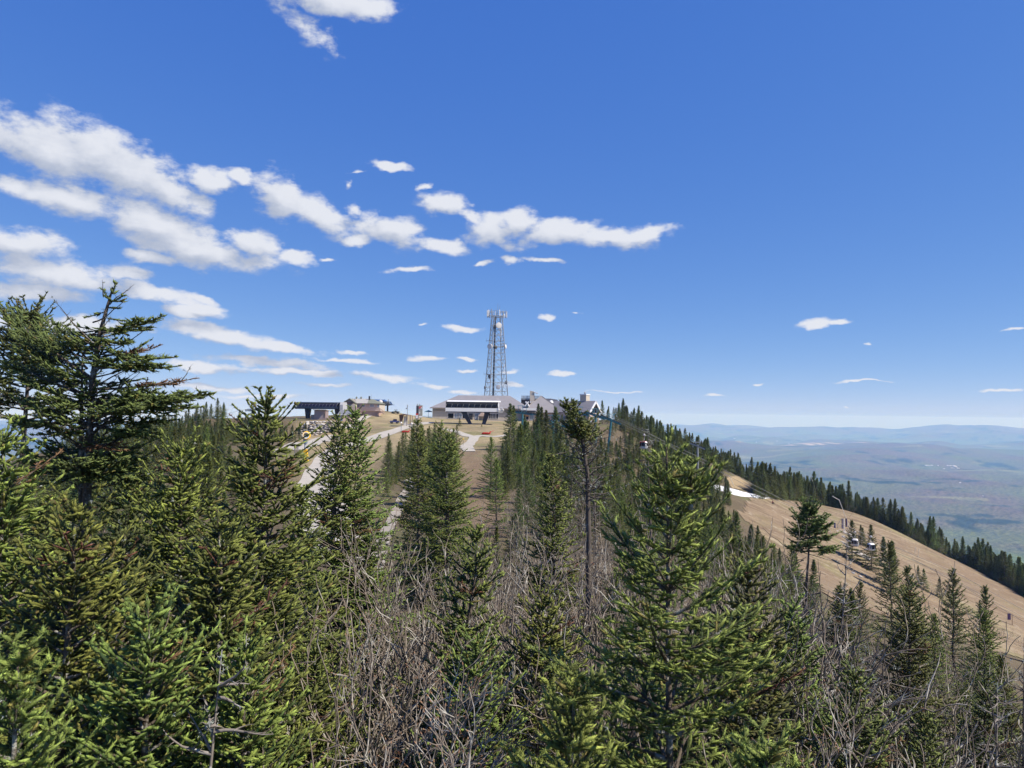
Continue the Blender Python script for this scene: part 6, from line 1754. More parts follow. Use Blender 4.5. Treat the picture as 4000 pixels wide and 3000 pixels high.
NF = [   # name, label, prototype set, height of prototype, tip px, py, distance, rotation
    ('balsam_fir', 'low bright fir close up at the bottom, just right of centre', HERO, 5.0, 2385, 2700, 3.9, .4),
    ('balsam_fir', 'bright yellow-green fir tip close up at the bottom right of the big fir', HERO, 5.0, 3030, 2850, 3.9, 2.1),
    ('balsam_fir', 'broad fir with narrow pointed tip in front of the dark terminal', WIDE[0], 7.5, 1060, 1530, 9.0, .3),
    ('balsam_fir', 'dense fir under the ragged spruce at the left edge', WIDE[1], 7.5, 60, 1690, 6.8, 1.0),
    ('balsam_fir', 'dense fir between the ragged spruce and the pointed fir', WIDE[1], 7.5, 730, 1720, 8.2, 2.3),
    ('balsam_fir', 'fir right behind the trunk foot of the ragged spruce', WIDE[0], 7.5, 500, 1800, 10.5, 4.0),
    ('balsam_fir', 'low spreading fir on the left with drooping dead twigs beneath', WIDE[1], 7.5, 250, 1960, 5.6, 5.1),
    ('balsam_fir', 'low fir in the left half whose sprays point up to the right', WIDE[0], 7.5, 860, 1990, 6.4, 1.7),
    ('balsam_fir', 'fir at the bottom left corner', HERO, 5.0, 120, 2500, 4.4, 3.0),
    ('balsam_fir', 'fir at the bottom, a quarter of the width from the left edge', WIDE[0], 7.5, 560, 2330, 4.9, 2.7),
    ('balsam_fir', 'fir at the foot of the lichen-covered dead stems at bottom left', WIDE[1], 7.5, 1000, 2500, 5.2, .9),
    ('balsam_fir', 'fir left of the pair standing before the gravel road', NEAR[1], 7.0, 1300, 1612, 17.0, .2),
    ('balsam_fir', 'taller fir right of the pair standing before the gravel road', NEAR[0], 7.0, 1398, 1583, 17.5, 1.2),
    ('balsam_fir', 'small fir low beside the pair before the gravel road', NEAR[3], 7.0, 1180, 1900, 13.0, 2.2),
    ('balsam_fir', 'broad dark fir beside the brown earth path', WIDE[0], 7.5, 1742, 1682, 21.0, 3.3),
    ('balsam_fir', 'thin light green fir sapling left of the broad dark fir', NEAR[3], 7.0, 1652, 1640, 25.0, 3.9),
    ('balsam_fir', 'fir behind the broad dark fir, its tip near the gravel path', NEAR[1], 7.0, 1706, 1648, 29.0, .7),
    ('balsam_fir', 'slender young fir with clear whorls in the lower middle', NEAR[3], 7.0, 1795, 2052, 8.0, .1),
    ('balsam_fir', 'dense low fir at the foot of the slender young fir', WIDE[0], 7.5, 1860, 2480, 6.4, 4.4),
    ('balsam_fir', 'young light green fir right of the earth path', NEAR[3], 7.0, 2182, 1776, 15.0, 2.9),
    ('balsam_fir', 'low fir left of the close-up bright fir', WIDE[1], 7.5, 2120, 2330, 7.4, 5.5),
    ('balsam_fir', 'fir behind the right flank of the close-up bright fir', WIDE[2], 7.5, 2890, 2200, 6.6, 1.1),
    ('spruce_tree', 'broad spruce in the lower right with layered sprays', WIDE[2], 7.5, 3530, 2303, 10.5, .5),
    ('spruce_tree', 'low spreading spruce at the bottom, right of centre', WIDE[2], 7.5, 3340, 2620, 7.0, 2.0),
    ('spruce_tree', 'low spruce at the bottom right', WIDE[2], 7.5, 3640, 2790, 7.2, 3.6),
    ('spruce_tree', 'spruce at the right edge behind the grey snag', NEAR[2], 7.0, 3880, 2640, 9.5, .8),
    ('spruce_tree', 'small spruce among bare twigs below the ski run', NEAR[2], 7.0, 3300, 2290, 15.0, 1.5),
    ('spruce_tree', 'spruce with yellowish tips left of the grey snag', NEAR[1], 7.0, 3120, 2330, 8.5, 4.2),
    ('spruce_tree', 'dark small spruce under the double-leader fir', NEAR[2], 7.0, 2560, 2520, 7.5, 3.1),
    ('spruce_tree', 'narrow spruce at the near edge of the run, left one', MID[3], 7.0, 3492, 2122, 52.0, .3),
    ('spruce_tree', 'fuller spruce at the near edge of the run, right of the narrow one', MID[2], 7.0, 3560, 2215, 44.0, 1.3),
    ('spruce_tree', 'spruce standing on the run edge beside the grey shrubs', MID[2], 7.0, 3722, 2222, 62.0, 2.3),
    ('spruce_tree', 'slim spruce right of the grey shrubs at the run edge', MID[3], 7.0, 3832, 2292, 58.0, 3.3),
    ('spruce_tree', 'spruce low at the right, in front of the purple trail sign', MID[0], 7.0, 3850, 2385, 36.0, 4.3),
    ('spruce_tree', 'bushy spruce low right below the run edge', MID[1], 7.0, 3660, 2400, 30.0, 5.3),
    ('spruce_tree', 'small dark spruce at the right edge under the run', MID[0], 7.0, 3905, 2560, 26.0, .9),
    ('spruce_tree', 'small spruce right beside the gondola rocks', FAR[1], 8.0, 3402, 2052, 208.0, .4),
    ('spruce_tree', 'bushy spruce behind the right gondola cabin', FAR[4], 8.0, 3328, 2034, 210.0, 1.4),
    ('spruce_tree', 'dark spruce just below the right gondola cabin', FAR[2], 8.0, 3452, 2098, 198.0, 2.4),
    ('spruce_tree', 'lone narrow dark spruce right of the gondola cabins', FAR[5], 8.0, 3480, 2110, 192.0, 3.4),
]
for nm, lab, ms, h0, px, py, d, rz in NF:
    apex_plant(nm, lab, ms, h0, px, py, d, rz)

# flagged spruce: a tuft of needles on a bare grey trunk, before the lodge's east wing
c = start(12, 2255, 13.0); d = 13.0
trunk_px(c, d, [(2300, 2100), (2295, 1850), (2275, 1720), (2240, 1640), (2213, 1566)], .052)
limb_px(c, d, (2222, 1600), (2211, 1562), 0, node=.09, seg=.09, bare=0, lat=.4)
for k in range(44):
    t = c.rng.random(); px, py = 2215 + 62 * t + c.rng.uniform(-5, 5), 1580 + 150 * t
    L_ = (.14 + .42 * t) * c.rng.uniform(.6, 1.1); c.limb(np.array(P(px, py, d)) - c.foot, c.rng.uniform(0, 6.28), rad(c.rng.uniform(5, 45)), L_, .2, .09, .45, .1, seg=.09)
for k in range(80):
    t = c.rng.random(); px, py = 2265 + 35 * t, 1690 + 300 * t
    c.bare_limb(np.array(P(px, py, d)) - c.foot, c.rng.uniform(0, 6.28), rad(c.rng.uniform(-10, 40)), c.rng.uniform(.3, .85), .011, .25, 8, 1)
finish(c, 'flagged_spruce', 'half dead spruce with a green tuft on top before the lodge gable', 'tree', M_deadd, 300, wk=5, lsize=.03, r=.02, nn=6, nl=.045, w=.0065, hue=.35)
# tufted spruce before the ski run
c = start(13, 3135, 24.0); d = 24.0; h = P(3133, 1962, d).z - c.foot[2]
c.grow(h, 1.0, 1 - 1.6 / h, .125, 5, 52, -4, node=.13, seg=.13, gap=.02, power=.7, r0=.085, lean=(0, 0))
for k in range(12): c.bare_limb((0, 0, h - c.rng.uniform(1.4, 3.4)), c.rng.uniform(0, 6.28), rad(c.rng.uniform(-20, 10)), c.rng.uniform(.4, 1.0), .016, 0, 6, 1)
finish(c, 'tufted_spruce', 'dark spruce with dense tuft and bare lower trunk before the ski run', 'tree', M_deadd, 0, wk=5, r=.03, nn=6, nl=.075, w=.011)

# dead snags
SN = [(2552, 1662, 17.0, 1, 'dark dead snag with curled bare branches beside the red gondola'), (3278, 2105, 12.0, 0, 'grey dead snag with many pale branches below the gondola cabins'), (3205, 2190, 10.0, 2, 'pale dead snag with broken top among white twigs'), (3603, 2392, 10.5, 0, 'dead snag with long pale side branches in the lower right'),
      (3985, 2545, 9.0, 1, 'thick dark snag at the right edge'), (3770, 2800, 7.5, 2, 'pale split snag at the bottom right'), (2320, 1690, 16.0, 2, 'grey twiggy snag right behind the flagged spruce'), (1030, 2480, 5.8, 0, 'lichen-covered dead stem at bottom left'), (3860, 2650, 8.0, 0, 'pale snag beside the thick dark snag at right'),
      (330, 2350, 6.4, 2, 'lichen-covered dead stem under the firs at left'), (2820, 2480, 6.5, 1, 'dark dead stem right under the close-up bright fir'), (3460, 2440, 9.0, 2, 'pale dead stem left of the broad spruce'), (3080, 2250, 11.0, 0, 'pale dead stem rising before the bare thicket'), (790, 2560, 4.7, 0, 'dead twiggy stem with pale lichen at the bottom, left of the bare stems'), (3420, 2560, 8.0, 1, 'dark twiggy snag before the broad spruce'), (2960, 2380, 8.0, 2, 'grey twiggy snag right of the bright fir')]
for i, (px, py, d, k, lab) in enumerate(SN):
    apex_plant('dead_snag', lab, SNAG[k], 6.0, px, py, d, i * 1.7, 'snag', 'dead snags', parts=('trunk', 'lichen'))

# pale forked branch with buds, close up at the bottom, and a few other near stems
def near_stem(seed, label, px, py, d, base_px, Hh, stems, spread, lean, depth=4, r=.016, rz=0):
    a = P(px, py, d); b = P(base_px, py, d); g_ = Hs(b.x, d)
    s_, tips = bare_wood(seed, Hh, stems, spread, lean, depth, r, .13, 2, .74, .03, nseg=5, thin=.003)
    top = s_[:, 5].max(); s_[:, [0, 1, 3, 4]] += 0; s_[:, [2, 5]] += (a.z - g_) - top
    stem = np.array([[b.x - b.x, 0, 0, 0, 0, (a.z - g_) - top, r * 1.3, r]])
    s_ = np.concatenate([stem, s_])
    V_, F_ = tubes(s_, 6)
    o = empty('bare_shrub', (b.x, d, g_ - .1), rz); tag(o, label, 'shrub', 'leafless shrubs')
    link_mesh('stems', np_mesh('stems', V_, F_, M_twig, None, True), o)
    if tips:
        tp_ = np.array([t_[0] for t_ in tips]); td_ = np.array([t_[1] for t_ in tips]); n = len(tp_)
        bs = np.concatenate([tp_, tp_ + td_ * .014, np.full((n, 1), .0045), np.full((n, 1), .002)], 1); bs[:, [2, 5]] += (a.z - g_) - top if False else 0
        bs[:, 2] += (a.z - g_) - top; bs[:, 5] += (a.z - g_) - top
        V_, F_ = tubes(bs, 5); link_mesh('buds', np_mesh('buds', V_, F_, M_budm, None, True), o)
M_budm = material('buds', (0.24, 0.13, 0.07), .6, vary=.3)
near_stem(21, 'pale forked branches with buds close up at the bottom, left of the bright fir', 1960, 2470, 3.7, 2120, 1.5, 3, .5, (-.75, 0), 4, .017)
near_stem(22, 'pale budded twigs rising close up at the bottom, right of centre', 3300, 2760, 3.9, 3290, 1.1, 4, .4, (.05, 0), 3, .012)
near_stem(23, 'single tall budded twig before the low spruce at right', 3290, 2660, 5.0, 3330, 1.3, 2, .25, (-.1, 0), 3, .011)
near_stem(24, 'reddish budded stems leaning right at bottom left of centre', 1600, 2360, 5.0, 1380, 2.4, 5, .35, (.5, 0), 5, .018)
near_stem(25, 'reddish budded stems leaning right at the bottom middle', 1720, 2560, 4.6, 1480, 2.0, 5, .4, (.55, 0), 5, .016)

# leafless shrubs: each stands on its own
BS = [(1450, 1950, 12), (1515, 1915, 14), (1590, 2020, 10), (1660, 1985, 12), (1400, 2150, 8), (1490, 2290, 7), (1600, 2250, 8), (1350, 2420, 6), (2010, 1990, 11), (2075, 2040, 9.5), (2140, 1985, 10.5), (2240, 2060, 8.5), (2040, 2300, 7.5), (2340, 1960, 13), (2440, 1925, 15), (2390, 2060, 9),
      (2890, 1985, 11), (2950, 2035, 9.5), (3040, 2085, 9), (3120, 2130, 8.5), (2835, 1945, 14), (3185, 2215, 10), (2975, 2260, 7.5), (3090, 2420, 6.5), (3010, 2150, 10), (2930, 2140, 8), (3240, 2330, 9), (3150, 2300, 7), (2300, 2190, 8), (2190, 2170, 9), (1960, 2150, 10), (1700, 2120, 9), (1560, 2120, 9), (1760, 2300, 7.5), (2480, 2010, 11), (2760, 1960, 13),
      (3420, 2330, 16), (3380, 2400, 12), (3700, 2560, 10), (3770, 2480, 14), (3060, 2560, 6), (3200, 2480, 7.5), (1250, 2250, 9), (3560, 2520, 12), (1200, 2600, 5.5), (2060, 1880, 20), (2150, 1890, 22), (2330, 1840, 24), (2420, 1860, 20), (2000, 1900, 18)]
rs = random.Random(8)
for i, (px, py, d) in enumerate(BS):
    a = P(px, py, d); g_ = Hs(a.x, a.y); h = a.z - g_ + .1; k = rs.randrange(4); h0 = (5.0, 4.4, 6.0, 5.2)[k]
    near_ = ('below the ski run' if px > 2850 else 'beside the bright fir' if px > 2250 else 'right of the earth path' if px > 1950 else 'before the pair of firs')
    plant('bare_shrub', 'leafless grey-brown shrub in the thicket ' + near_, 'shrub', 'leafless shrubs ' + near_, (BARE[k],), (a.x, a.y, g_ - .1), max(h / h0, .6), rs.uniform(0, 6.28), ('stems',), (rs.uniform(-.1, .1), rs.uniform(-.05, .18)))

# what nobody could count: the mass of small trees and brush behind and between the ones above
def brush_mass(name, label, pts, seed, hlo, hhi, shapes=None, h0=8.0):
    """A mass of conifers: points that carry one of the far conifer shapes each."""
    V_ = np.array([(x, y, Hs(x, y) - .1) for x, y in pts])
    me = bpy.data.meshes.new(name); me.from_pydata([tuple(v) for v in V_], [], [])
    o = link_mesh(name, me); tag(o, label, 'undergrowth', kind='stuff')
    ng = bpy.data.node_groups.new(name, 'GeometryNodeTree')
    ng.interface.new_socket('Geometry', in_out='INPUT', socket_type='NodeSocketGeometry'); ng.interface.new_socket('Geometry', in_out='OUTPUT', socket_type='NodeSocketGeometry')
    q = NT(ng); gi = q.new('NodeGroupInput'); go = q.new('NodeGroupOutput')
    ci = q.new('GeometryNodeCollectionInfo'); ci.inputs[0].default_value = shapes or SHAPES; ci.inputs[1].default_value = True; ci.inputs[2].default_value = True
    ip = q.new('GeometryNodeInstanceOnPoints'); ip.inputs['Pick Instance'].default_value = True
    q.link(gi.outputs[0], ip.inputs['Points']); q.link(ci.outputs[0], ip.inputs['Instance'])
    def rv(lo, hi, sd, dt='FLOAT'):
        r_ = q.new('FunctionNodeRandomValue', data_type=dt); a_ = {'FLOAT': (2, 3, 1), 'INT': (4, 5, 2)}[dt]
        r_.inputs[a_[0]].default_value = lo; r_.inputs[a_[1]].default_value = hi; r_.inputs['Seed'].default_value = sd; return r_.outputs[a_[2]]
    q.link(rv(0, 5, seed, 'INT'), ip.inputs['Instance Index'])
    cx = q.new('ShaderNodeCombineXYZ'); q.link(rv(0.0, 6.28, seed + 1), cx.inputs[2]); q.link(cx.outputs[0], ip.inputs['Rotation'])
    q.link(rv(hlo / h0, hhi / h0, seed + 2), ip.inputs['Scale'])
    q.link(ip.outputs[0], go.inputs[0])
    md = o.modifiers.new('trees', 'NODES'); md.node_group = ng
    return 0
SHAPES = bpy.data.collections.new('conifer_shapes')
for tm, cm in FAR:
    # trunk and crown of one shape as one mesh
    m2 = cm.copy(); nv = len(cm.vertices)
    import bmesh
    bm = bmesh.new(); bm.from_mesh(cm); bm.from_mesh(tm)
    lay = bm.verts.layers.float_color.get('tint')
    bm.verts.ensure_lookup_table()
    for v in bm.verts[nv:]: v[lay] = (.14, .115, .09, 1)
    bm.to_mesh(m2); bm.free()
    SHAPES.objects.link(bpy.data.objects.new('conifer_shape', m2))

YOUNG = bpy.data.collections.new('young_fir_shapes')
for tm, cm in MID:
    m2 = cm.copy(); YOUNG.objects.link(bpy.data.objects.new('young_fir_shape', m2))
TWIGS = bpy.data.collections.new('twig_shapes')
for me in BARE: TWIGS.objects.link(bpy.data.objects.new('twig_shape', me))
# ------------------------------------------------------------------ scattered forest
rng = np.random.default_rng(77)
def project(x, y, z):
    v = Vector((x, y, z)); k = v.dot(_f)
    return 2000 + v.dot(_r) / k * FPX, 1500 - v.dot(_u) / k * FPX
def sample(poly, n, mind, taken, ok=None, tries=40):
    xs = [p[0] for p in poly]; ys = [p[1] for p in poly]; out = []
    for _ in range(n * tries):
        x = rng.uniform(min(xs), max(xs)); y = rng.uniform(min(ys), max(ys))
        if not pts_in_poly(np.array([x]), np.array([y]), poly)[0]: continue
        if ok and not ok(x, y): continue
        if any((x - a) ** 2 + (y - b) ** 2 < mind * mind for a, b in taken): continue
        taken.append((x, y)); out.append((x, y))
        if len(out) >= n: break
    return out
def clear_way(x, y, m=1.0):
    xa, ya = np.array([x]), np.array([y])
    return all(dist_line(xa, ya, ln)[0] > w + m for ln, w in WAYS)
def off_run(x, y, m=0.0):
    xa, ya = np.array([x]), np.array([y])
    if pts_in_poly(xa, ya, RUN)[0] or pts_in_poly(xa, ya, SNOW)[0] or pts_in_poly(xa, ya, UPPER)[0]: return False
    return m <= 0 or dist_line(xa, ya, RUN + RUN[:1])[0] > m
def scatter(pts, protos, h0, hmin, hmax, name, label, cat, group, parts=('trunk', 'crown')):
    for x, y in pts:
        ms = protos[rng.integers(len(protos))]; h = rng.uniform(hmin, hmax)
        if 14 < x < 44 and 190 < y < 300: h = min(h, 3.2 + .05 * (300 - y))
        plant(name, label, cat, group, ms, (x, y, Hs(x, y) - .15), h / h0, rng.uniform(0, 6.28), parts)
taken = []
Z1 = [hit(*q) for q in [(1465, 1990), (1700, 1990), (1800, 1860), (1790, 1800), (1725, 1752), (1650, 1760), (1560, 1800), (1480, 1880)]]
p1_ = sample(Z1, 34, 1.7, taken, lambda x, y: clear_way(x, y, .6))
scatter(p1_, [m for m in MID], 7.0, 4.6, 6.8, 'spruce_tree', 'spruce in the clump between the road and the earth path', 'tree', 'spruces between the road and the earth path')
# right of the earth path, down to the run
def z2ok(x, y): return clear_way(x, y, .7) and off_run(x, y, 2.0) and not (P(1700, 1600, 255).x < x < 30 and y > 232) and x > np.interp(y, [30, 60, 110, 200, 235], [-1.0, -1.6, -2.0, 1.0, 9.0])
Z2 = [(-2, 34), (-3, 110), (0, 190), (10, 240), (45, 262), (62, 275), (75, 258), (70, 232), (62, 205), (60, 185), (52, 150), (46, 120), (40, 95), (30, 60), (16, 34)]
near_z2 = sample(Z2, 80, 2.6, taken, z2ok)
def split(pts, dcut): return [p for p in pts if p[1] < dcut], [p for p in pts if p[1] >= dcut]
a_, b_ = split(near_z2, 85)
scatter(a_, MID, 7.0, 4.5, 7.0, 'spruce_tree', 'spruce on the slope right of the earth path', 'tree', 'spruces right of the earth path')
scatter(b_, FAR, 8.0, 5.0, 8.0, 'spruce_tree', 'spruce in the wood below the lodge', 'tree', 'spruces in the wood below the lodge')
for lab, px, py, d, ms, h0 in (('tall dark spruce left of the lodge awning', 1992, 1576, 150, FAR[3], 8.0), ('narrow spruce beside the lodge awning, taller of two', 2104, 1578, 165, FAR[2], 8.0), ('narrow spruce beside the lodge awning, shorter of two', 2113, 1588, 160, FAR[5], 8.0), ('spruce before the sunlit roof of the pavilion', 2172, 1590, 168, FAR[0], 8.0), ('round young spruce bush left of the terminal leg', 1796, 1632, 238, FAR[4], 8.0), ('small spruce bush before the terminal footing', 1882, 1656, 232, FAR[4], 8.0), ('spruce left of the tall dark spruce by the awning', 2006, 1582, 158, FAR[5], 8.0),
                               ('small spruce beneath the lodge awning', 2135, 1605, 150, FAR[1], 8.0), ('dark spruce at the right side of the earth path', 1918, 1708, 75, MID[0], 7.0), ('spruce with long shadow beside the earth path', 1945, 1790, 48, MID[1], 7.0)):
    apex_plant('spruce_tree', lab, ms, h0, px, py, d, px * .1)
shr = sample(Z2, 95, 2.4, taken, z2ok)
for x, y in shr:
    k = rng.integers(4); h = rng.uniform(2.6, 4.4)
    plant('bare_shrub', 'leafless grey-brown shrub in the wood below the lodge', 'shrub', 'leafless shrubs below the lodge', (BARE[k],), (x, y, Hs(x, y) - .1), h / (5.0, 4.4, 6.0, 5.2)[k], rng.uniform(0, 6.28), ('stems',))
# beyond the run: the ridge forest
EDGE = [(2960, 1952), (3010, 1950), (3150, 1961), (3300, 1990), (3450, 2042), (3600, 2116), (3750, 2195), (3900, 2275), (4000, 2332), (4200, 2450)]
def ridge_pts(n, lo, hi, mind):
    """Points between the far edge of the run and the crest behind it; lo..hi: metres behind the edge, at most just past the crest."""
    out = []
    for _ in range(n * 40):
        px = rng.uniform(2950, 4150); e = hit(px, np.interp(px, [q[0] for q in EDGE], [q[1] for q in EDGE])); t = e.x / e.y
        dd = np.arange(max(e.y - 40, 180), 400, 1.0); zz = H(t * dd, dd); top = dd[np.argmax(zz / dd)]
        d0 = min(e.y, top); d = d0 + rng.uniform(lo, hi)
        if d > top + max(4.0, hi - 12): continue
        x, y = t * d, d
        if any((x - u) ** 2 + (y - v) ** 2 < mind * mind for u, v in taken): continue
        taken.append((x, y)); out.append((x, y))
        if len(out) >= n: break
    return out
rp = ridge_pts(75, 1.0, 16.0, 1.7)
scatter(rp, FAR, 8.0, 8.5, 14.0, 'spruce_tree', 'dark spruce in the ridge forest beyond the ski run', 'tree', 'spruces of the ridge forest beyond the ski run')
for x, y in ridge_pts(45, .5, 14.0, 1.6):
    k = rng.integers(4); h = rng.uniform(3.5, 6.0)
    plant('bare_shrub', 'leafless tree in the ridge forest beyond the ski run', 'shrub', 'leafless trees of the ridge forest', (BARE[k],), (x, y, Hs(x, y) - .1), h / (5.0, 4.4, 6.0, 5.2)[k], rng.uniform(0, 6.28), ('stems',))
# ridge between the lodge and the run
Z4 = [(30, 262), (48, 240), (66, 268), (88, 282), (108, 300), (100, 330), (70, 335), (45, 320)]
z4 = sample(Z4, 24, 3.0, taken, lambda x, y: off_run(x, y, 1.0) and y + .4 * x > 262 and not (x < 40 and 270 < y < 315))
scatter(z4, FAR, 8.0, 6.5, 11.0, 'spruce_tree', 'dark spruce on the ridge between the lodge and the snow patch', 'tree', 'spruces between the lodge and the snow patch')
Z4b = [(74, 300), (96, 288), (118, 312), (132, 336), (116, 354), (82, 352)]
scatter(sample(Z4b, 14, 2.6, taken, lambda x, y: off_run(x, y, 1.0)), FAR, 8.0, 7.0, 11.0, 'spruce_tree', 'dark spruce on the ridge behind the grassy bank and snow patch', 'tree', 'spruces behind the snow patch')
brush_mass('forest', 'mass of conifers on the ridge behind the grassy bank', sample(Z4b, 80, 1.7, [], lambda x, y: off_run(x, y, 1.0)), 41, 4.0, 8.0)
# along the near edge of the run, between the gondola rocks and the right edge
near_edge = [hit(*q) for q in [(3330, 2110), (3400, 2170), (3480, 2215), (3600, 2290), (3740, 2380), (3900, 2480), (4020, 2560)]]
for i in range(len(near_edge) - 1):
    a, b = near_edge[i], near_edge[i + 1]
    for t in np.linspace(.1, .9, 6):
        x, y = a.x + (b.x - a.x) * t + rng.normal(0, 1.6), a.y + (b.y - a.y) * t + rng.normal(0, 2.0)
        k = rng.integers(4); h = rng.uniform(2.5, 4.6)
        if rng.random() < .72: plant('bare_shrub', 'leafless shrub in the strip along the lower ski run', 'shrub', 'leafless shrubs along the lower run', (BARE[k],), (x, y, Hs(x, y) - .1), h / (5.0, 4.4, 6.0, 5.2)[k], rng.uniform(0, 6.28), ('stems',))
        else: plant('spruce_tree', 'spruce in the strip along the lower ski run', 'tree', 'spruces along the lower run', FAR[rng.integers(6)], (x, y, Hs(x, y) - .1), rng.uniform(4.0, 6.5) / 8, rng.uniform(0, 6.28), ('trunk', 'crown'))
# left: wood beside the far terminal
Z5 = [(-150, 235), (-118, 195), (-84, 205), (-73, 222), (-75, 229), (-92, 236), (-105, 262), (-125, 300), (-160, 300)]
z5 = sample(Z5, 24, 3.4, taken, lambda x, y: clear_way(x, y, 1.0))
scatter(z5, FAR, 8.0, 5.5, 8.5, 'spruce_tree', 'spruce in the wood left of the dark terminal', 'tree', 'spruces left of the dark terminal')
for x, y in sample(Z5, 24, 2.4, taken, lambda x, y: clear_way(x, y, 1.0)):
    k = rng.integers(4); plant('bare_shrub', 'leafless grey-brown shrub in the wood left of the dark terminal', 'shrub', 'leafless shrubs left of the dark terminal', (BARE[k],), (x, y, Hs(x, y) - .1), rng.uniform(3, 5) / 5, rng.uniform(0, 6.28), ('stems',))

# left mid slope, between the near firs and the road
Z6 = [(-16, 42), (-22, 62), (-34, 95), (-52, 125), (-60, 165), (-70, 195), (-100, 195), (-90, 150), (-70, 100), (-50, 60), (-36, 40)]
z6 = sample(Z6, 22, 3.4, taken, lambda x, y: clear_way(x, y, 2.0) and dist_line(np.array([x]), np.array([y]), CLEAR)[0] > .1 and not pts_in_poly(np.array([x]), np.array([y]), CLEAR)[0])
scatter(z6, FAR + MID[:2], 7.6, 4.5, 6.8, 'spruce_tree', 'spruce on the slope left of the gravel road', 'tree', 'spruces left of the gravel road')
ntri += brush_mass('undergrowth', 'mass of small conifers on the slope left of the gravel road', sample(Z6, 380, 1.2, [], lambda x, y: clear_way(x, y, 2.0) and not pts_in_poly(np.array([x]), np.array([y]), CLEAR)[0]), 6, 2.2, 5.5)

Z7 = [(-104, 192), (-60, 192), (-63, 220), (-74, 229), (-112, 226)]
scatter(sample(Z7, 16, 2.6, taken, lambda x, y: clear_way(x, y, 1.0)), FAR, 8.0, 5.0, 8.0, 'spruce_tree', 'spruce left of the snow gun below the boulder wall', 'tree', 'spruces left of the snow gun')
brush_mass('undergrowth', 'mass of conifers left of the snow gun below the boulder wall', sample(Z7, 70, 1.7, [], lambda x, y: clear_way(x, y, 1.0)), 51, 1.5, 5.0)
brush_mass('undergrowth', 'leafless brush left of the snow gun', sample(Z7, 70, 1.5, [], lambda x, y: clear_way(x, y, .6)), 54, 1.2, 3.2, TWIGS, 4.8)
# near fill: firs and shrubs below the sight lines of everything further off
CEIL_X = [-400, 0, 600, 1000, 1200, 1290, 1440, 1700, 1840, 1930, 2050, 2300, 2700, 3000, 3250, 3500, 3800, 4000, 4400]
CEIL_Y = [1850, 1850, 1900, 2100, 2250, 2260, 2080, 2150, 2250, 2150, 1980, 1930, 2050, 2180, 2380, 2450, 2560, 2640, 2700]
fillp = []
for (x0, x1, y0, y1, n, mind) in ((-13, 17, 6, 24, 46, 1.2), (-16, 28, 24, 62, 60, 1.9)):
    fillp += sample([(x0, y0), (x1, y0), (x1, y1), (x0, y1)], n, mind, taken, lambda x, y: clear_way(x, y, .8) and abs(x) < y * .85 + 2)
for x, y in fillp:
    g_ = Hs(x, y); px, _ = project(x, y, g_ + 3); ceil = np.interp(px, CEIL_X, CEIL_Y) + rng.uniform(0, 260) * min(1.0, 12 / y)
    top = P(px, ceil, y).z; h = top - g_
    if h < 1.2: continue
    shrubby = (1380 < px < 1720 and y > 6.5) or (1930 < px < 2330) or (2840 < px < 3330)
    if rng.random() < (.35 if shrubby else .85):
        h = min(h, 8.5); ms, h0 = ((WIDE[rng.integers(3)], 7.5) if rng.random() < .4 else (NEAR[rng.integers(4)], 7.0)) if y < 24 else (MID[rng.integers(4)], 7.0)
        plant('balsam_fir', 'fir filling the near thicket below the taller trees', 'tree', 'firs of the near thicket', ms, (x, y, g_ - .15), h / h0, rng.uniform(0, 6.28), ('trunk', 'crown', 'lichen'))
    else:
        k = rng.integers(5); h = min(h, 5.5)
        plant('bare_shrub', 'leafless shrub filling the near thicket', 'shrub', 'leafless shrubs of the near thicket', (BARE[k],), (x, y, g_ - .1), h / (5.0, 4.4, 6.0, 5.2, 3.2)[k], rng.uniform(0, 6.28), ('stems',))

mass = sample(Z2, 520, 1.05, [], z2ok)
ntri += brush_mass('undergrowth', 'mass of small conifers between the trees below the lodge', mass, 1, 1.6, 5.0)
mass = []
sv = taken; taken = []
mass = ridge_pts(400, 1.5, 34.0, 1.25); mass2 = ridge_pts(240, .3, 10.0, .8)
taken = sv
ntri += brush_mass('forest', 'mass of conifers filling the ridge forest behind its front trees', mass, 2, 6.0, 11.5)
ntri += brush_mass('undergrowth', 'low dark brush along the foot of the ridge forest', mass2, 3, 2.5, 6.5)
ntri += brush_mass('forest', 'mass of conifers on the ridge between the lodge and the snow patch', sample(Z4, 150, 1.8, [], lambda x, y: off_run(x, y, 1.0) and y + .4 * x > 258 and not (x < 42 and 268 < y < 318)), 8, 4.0, 9.0)
mass = sample(Z5, 120, 1.9, [], lambda x, y: clear_way(x, y, 1.0))
ntri += brush_mass('undergrowth', 'mass of small conifers in the wood left of the dark terminal', mass, 4, 2.5, 6.5)
brush_mass('undergrowth', 'leafless grey-brown brush covering the ground below the lodge', sample(Z2, 420, 1.1, [], z2ok), 21, 1.2, 3.0, TWIGS, 4.8)
brush_mass('undergrowth', 'leafless grey-brown brush on the ground of the near thicket', sample([(-16, 12), (26, 12), (34, 62), (-22, 62)], 330, .9, [], lambda x, y: clear_way(x, y, .6)), 24, .9, 2.4, TWIGS, 4.8)
brush_mass('undergrowth', 'leafless brush on the slope left of the gravel road', sample(Z6, 120, 1.6, [], lambda x, y: clear_way(x, y, 1.0) and not pts_in_poly(np.array([x]), np.array([y]), CLEAR)[0]), 27, 1.2, 2.8, TWIGS, 4.8)
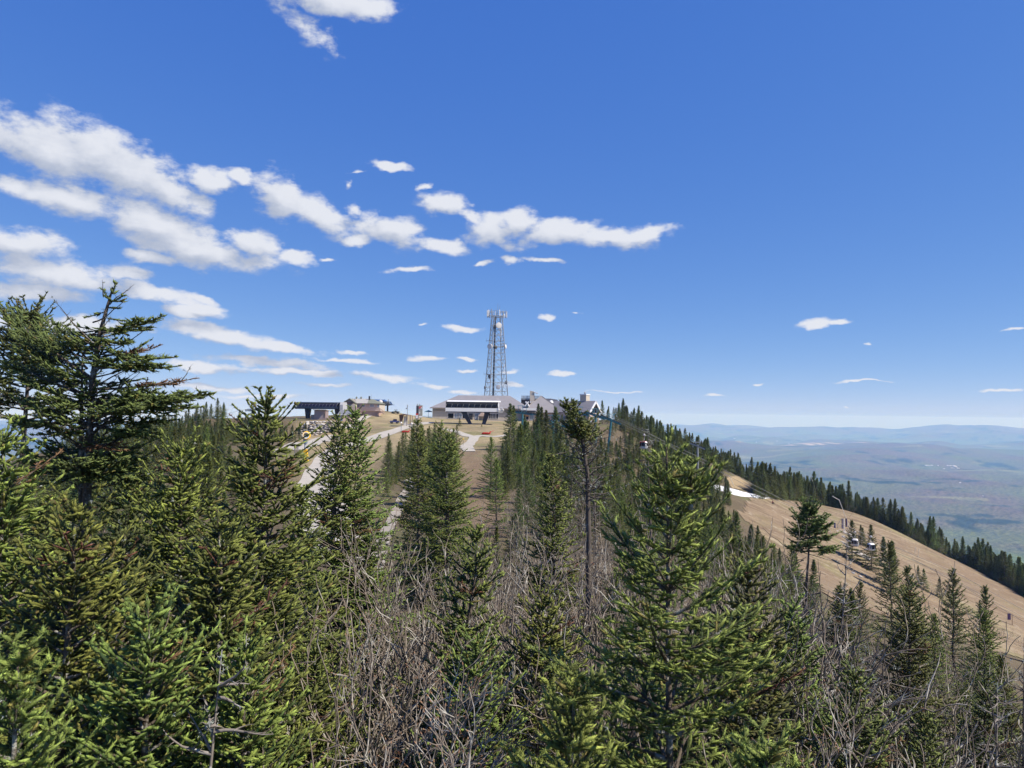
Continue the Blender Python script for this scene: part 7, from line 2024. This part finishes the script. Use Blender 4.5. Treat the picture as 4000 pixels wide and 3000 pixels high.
brush_mass('undergrowth', 'leafless brush at the foot of the ridge forest', ridge_pts(150, .2, 9.0, .6), 33, 1.2, 3.4, TWIGS, 4.8)
outc = [hit(*q) for q in ((3290, 2100), (3330, 2125), (3370, 2180), (3420, 2190), (3460, 2225), (3300, 2075))]
def scrub(x, y): return any((x - p.x) ** 2 + (y - p.y) ** 2 < 90 for p in outc) or rng.random() < .16
brush_mass('scrub', 'low brown scrub around the rocks of the ski run', sample([(p.x, p.y) for p in RUN], 330, .7, [], scrub, 120), 30, .3, 1.15, TWIGS, 4.8)
brush_mass('forest', 'mass of conifers on the slope under the teal lift towers', sample([(27, 190), (42, 236), (60, 264), (74, 252), (66, 212), (52, 180)], 190, 1.5, [], lambda x, y: off_run(x, y, 1.5)), 57, 3.2, 6.5)
Z2n = [(-2, 34), (-3, 70), (-3, 125), (2, 160), (24, 160), (34, 110), (26, 60), (14, 34)]
brush_mass('undergrowth', 'mass of young firs on the slope right of the earth path', sample(Z2n, 230, 1.25, [], z2ok), 44, 1.6, 4.6, YOUNG, 7.0)
brush_mass('undergrowth', 'mass of young firs around the clump between road and earth path', sample(Z1, 90, 1.0, [], lambda x, y: clear_way(x, y, .5)), 47, 1.2, 3.2, YOUNG, 7.0)

# ------------------------------------------------------------------ air
HAZE_DENSITY = 7.0e-5
hm = bpy.data.materials.new('haze_air'); hm.use_nodes = True
t = NT(hm.node_tree); t.n.clear()
ho = t.new('ShaderNodeOutputMaterial'); hv = t.new('ShaderNodeVolumePrincipled')
hv.inputs['Color'].default_value = (0.25, 0.50, 1.0, 1)
hv.inputs['Absorption Color'].default_value = (1, 1, 1, 1)          # air scatters, it does not absorb
hv.inputs['Density'].default_value = HAZE_DENSITY
hv.inputs['Density Attribute'].default_value = ''
hv.inputs['Anisotropy'].default_value = 0.0
t.link(hv.outputs[0], ho.inputs['Volume'])
hz = MB().span((-31000, -31000, -1300), (31000, 31000, 62)).build('haze', hm)
tag(hz, 'pale blue haze over the far valley', 'haze', kind='stuff')
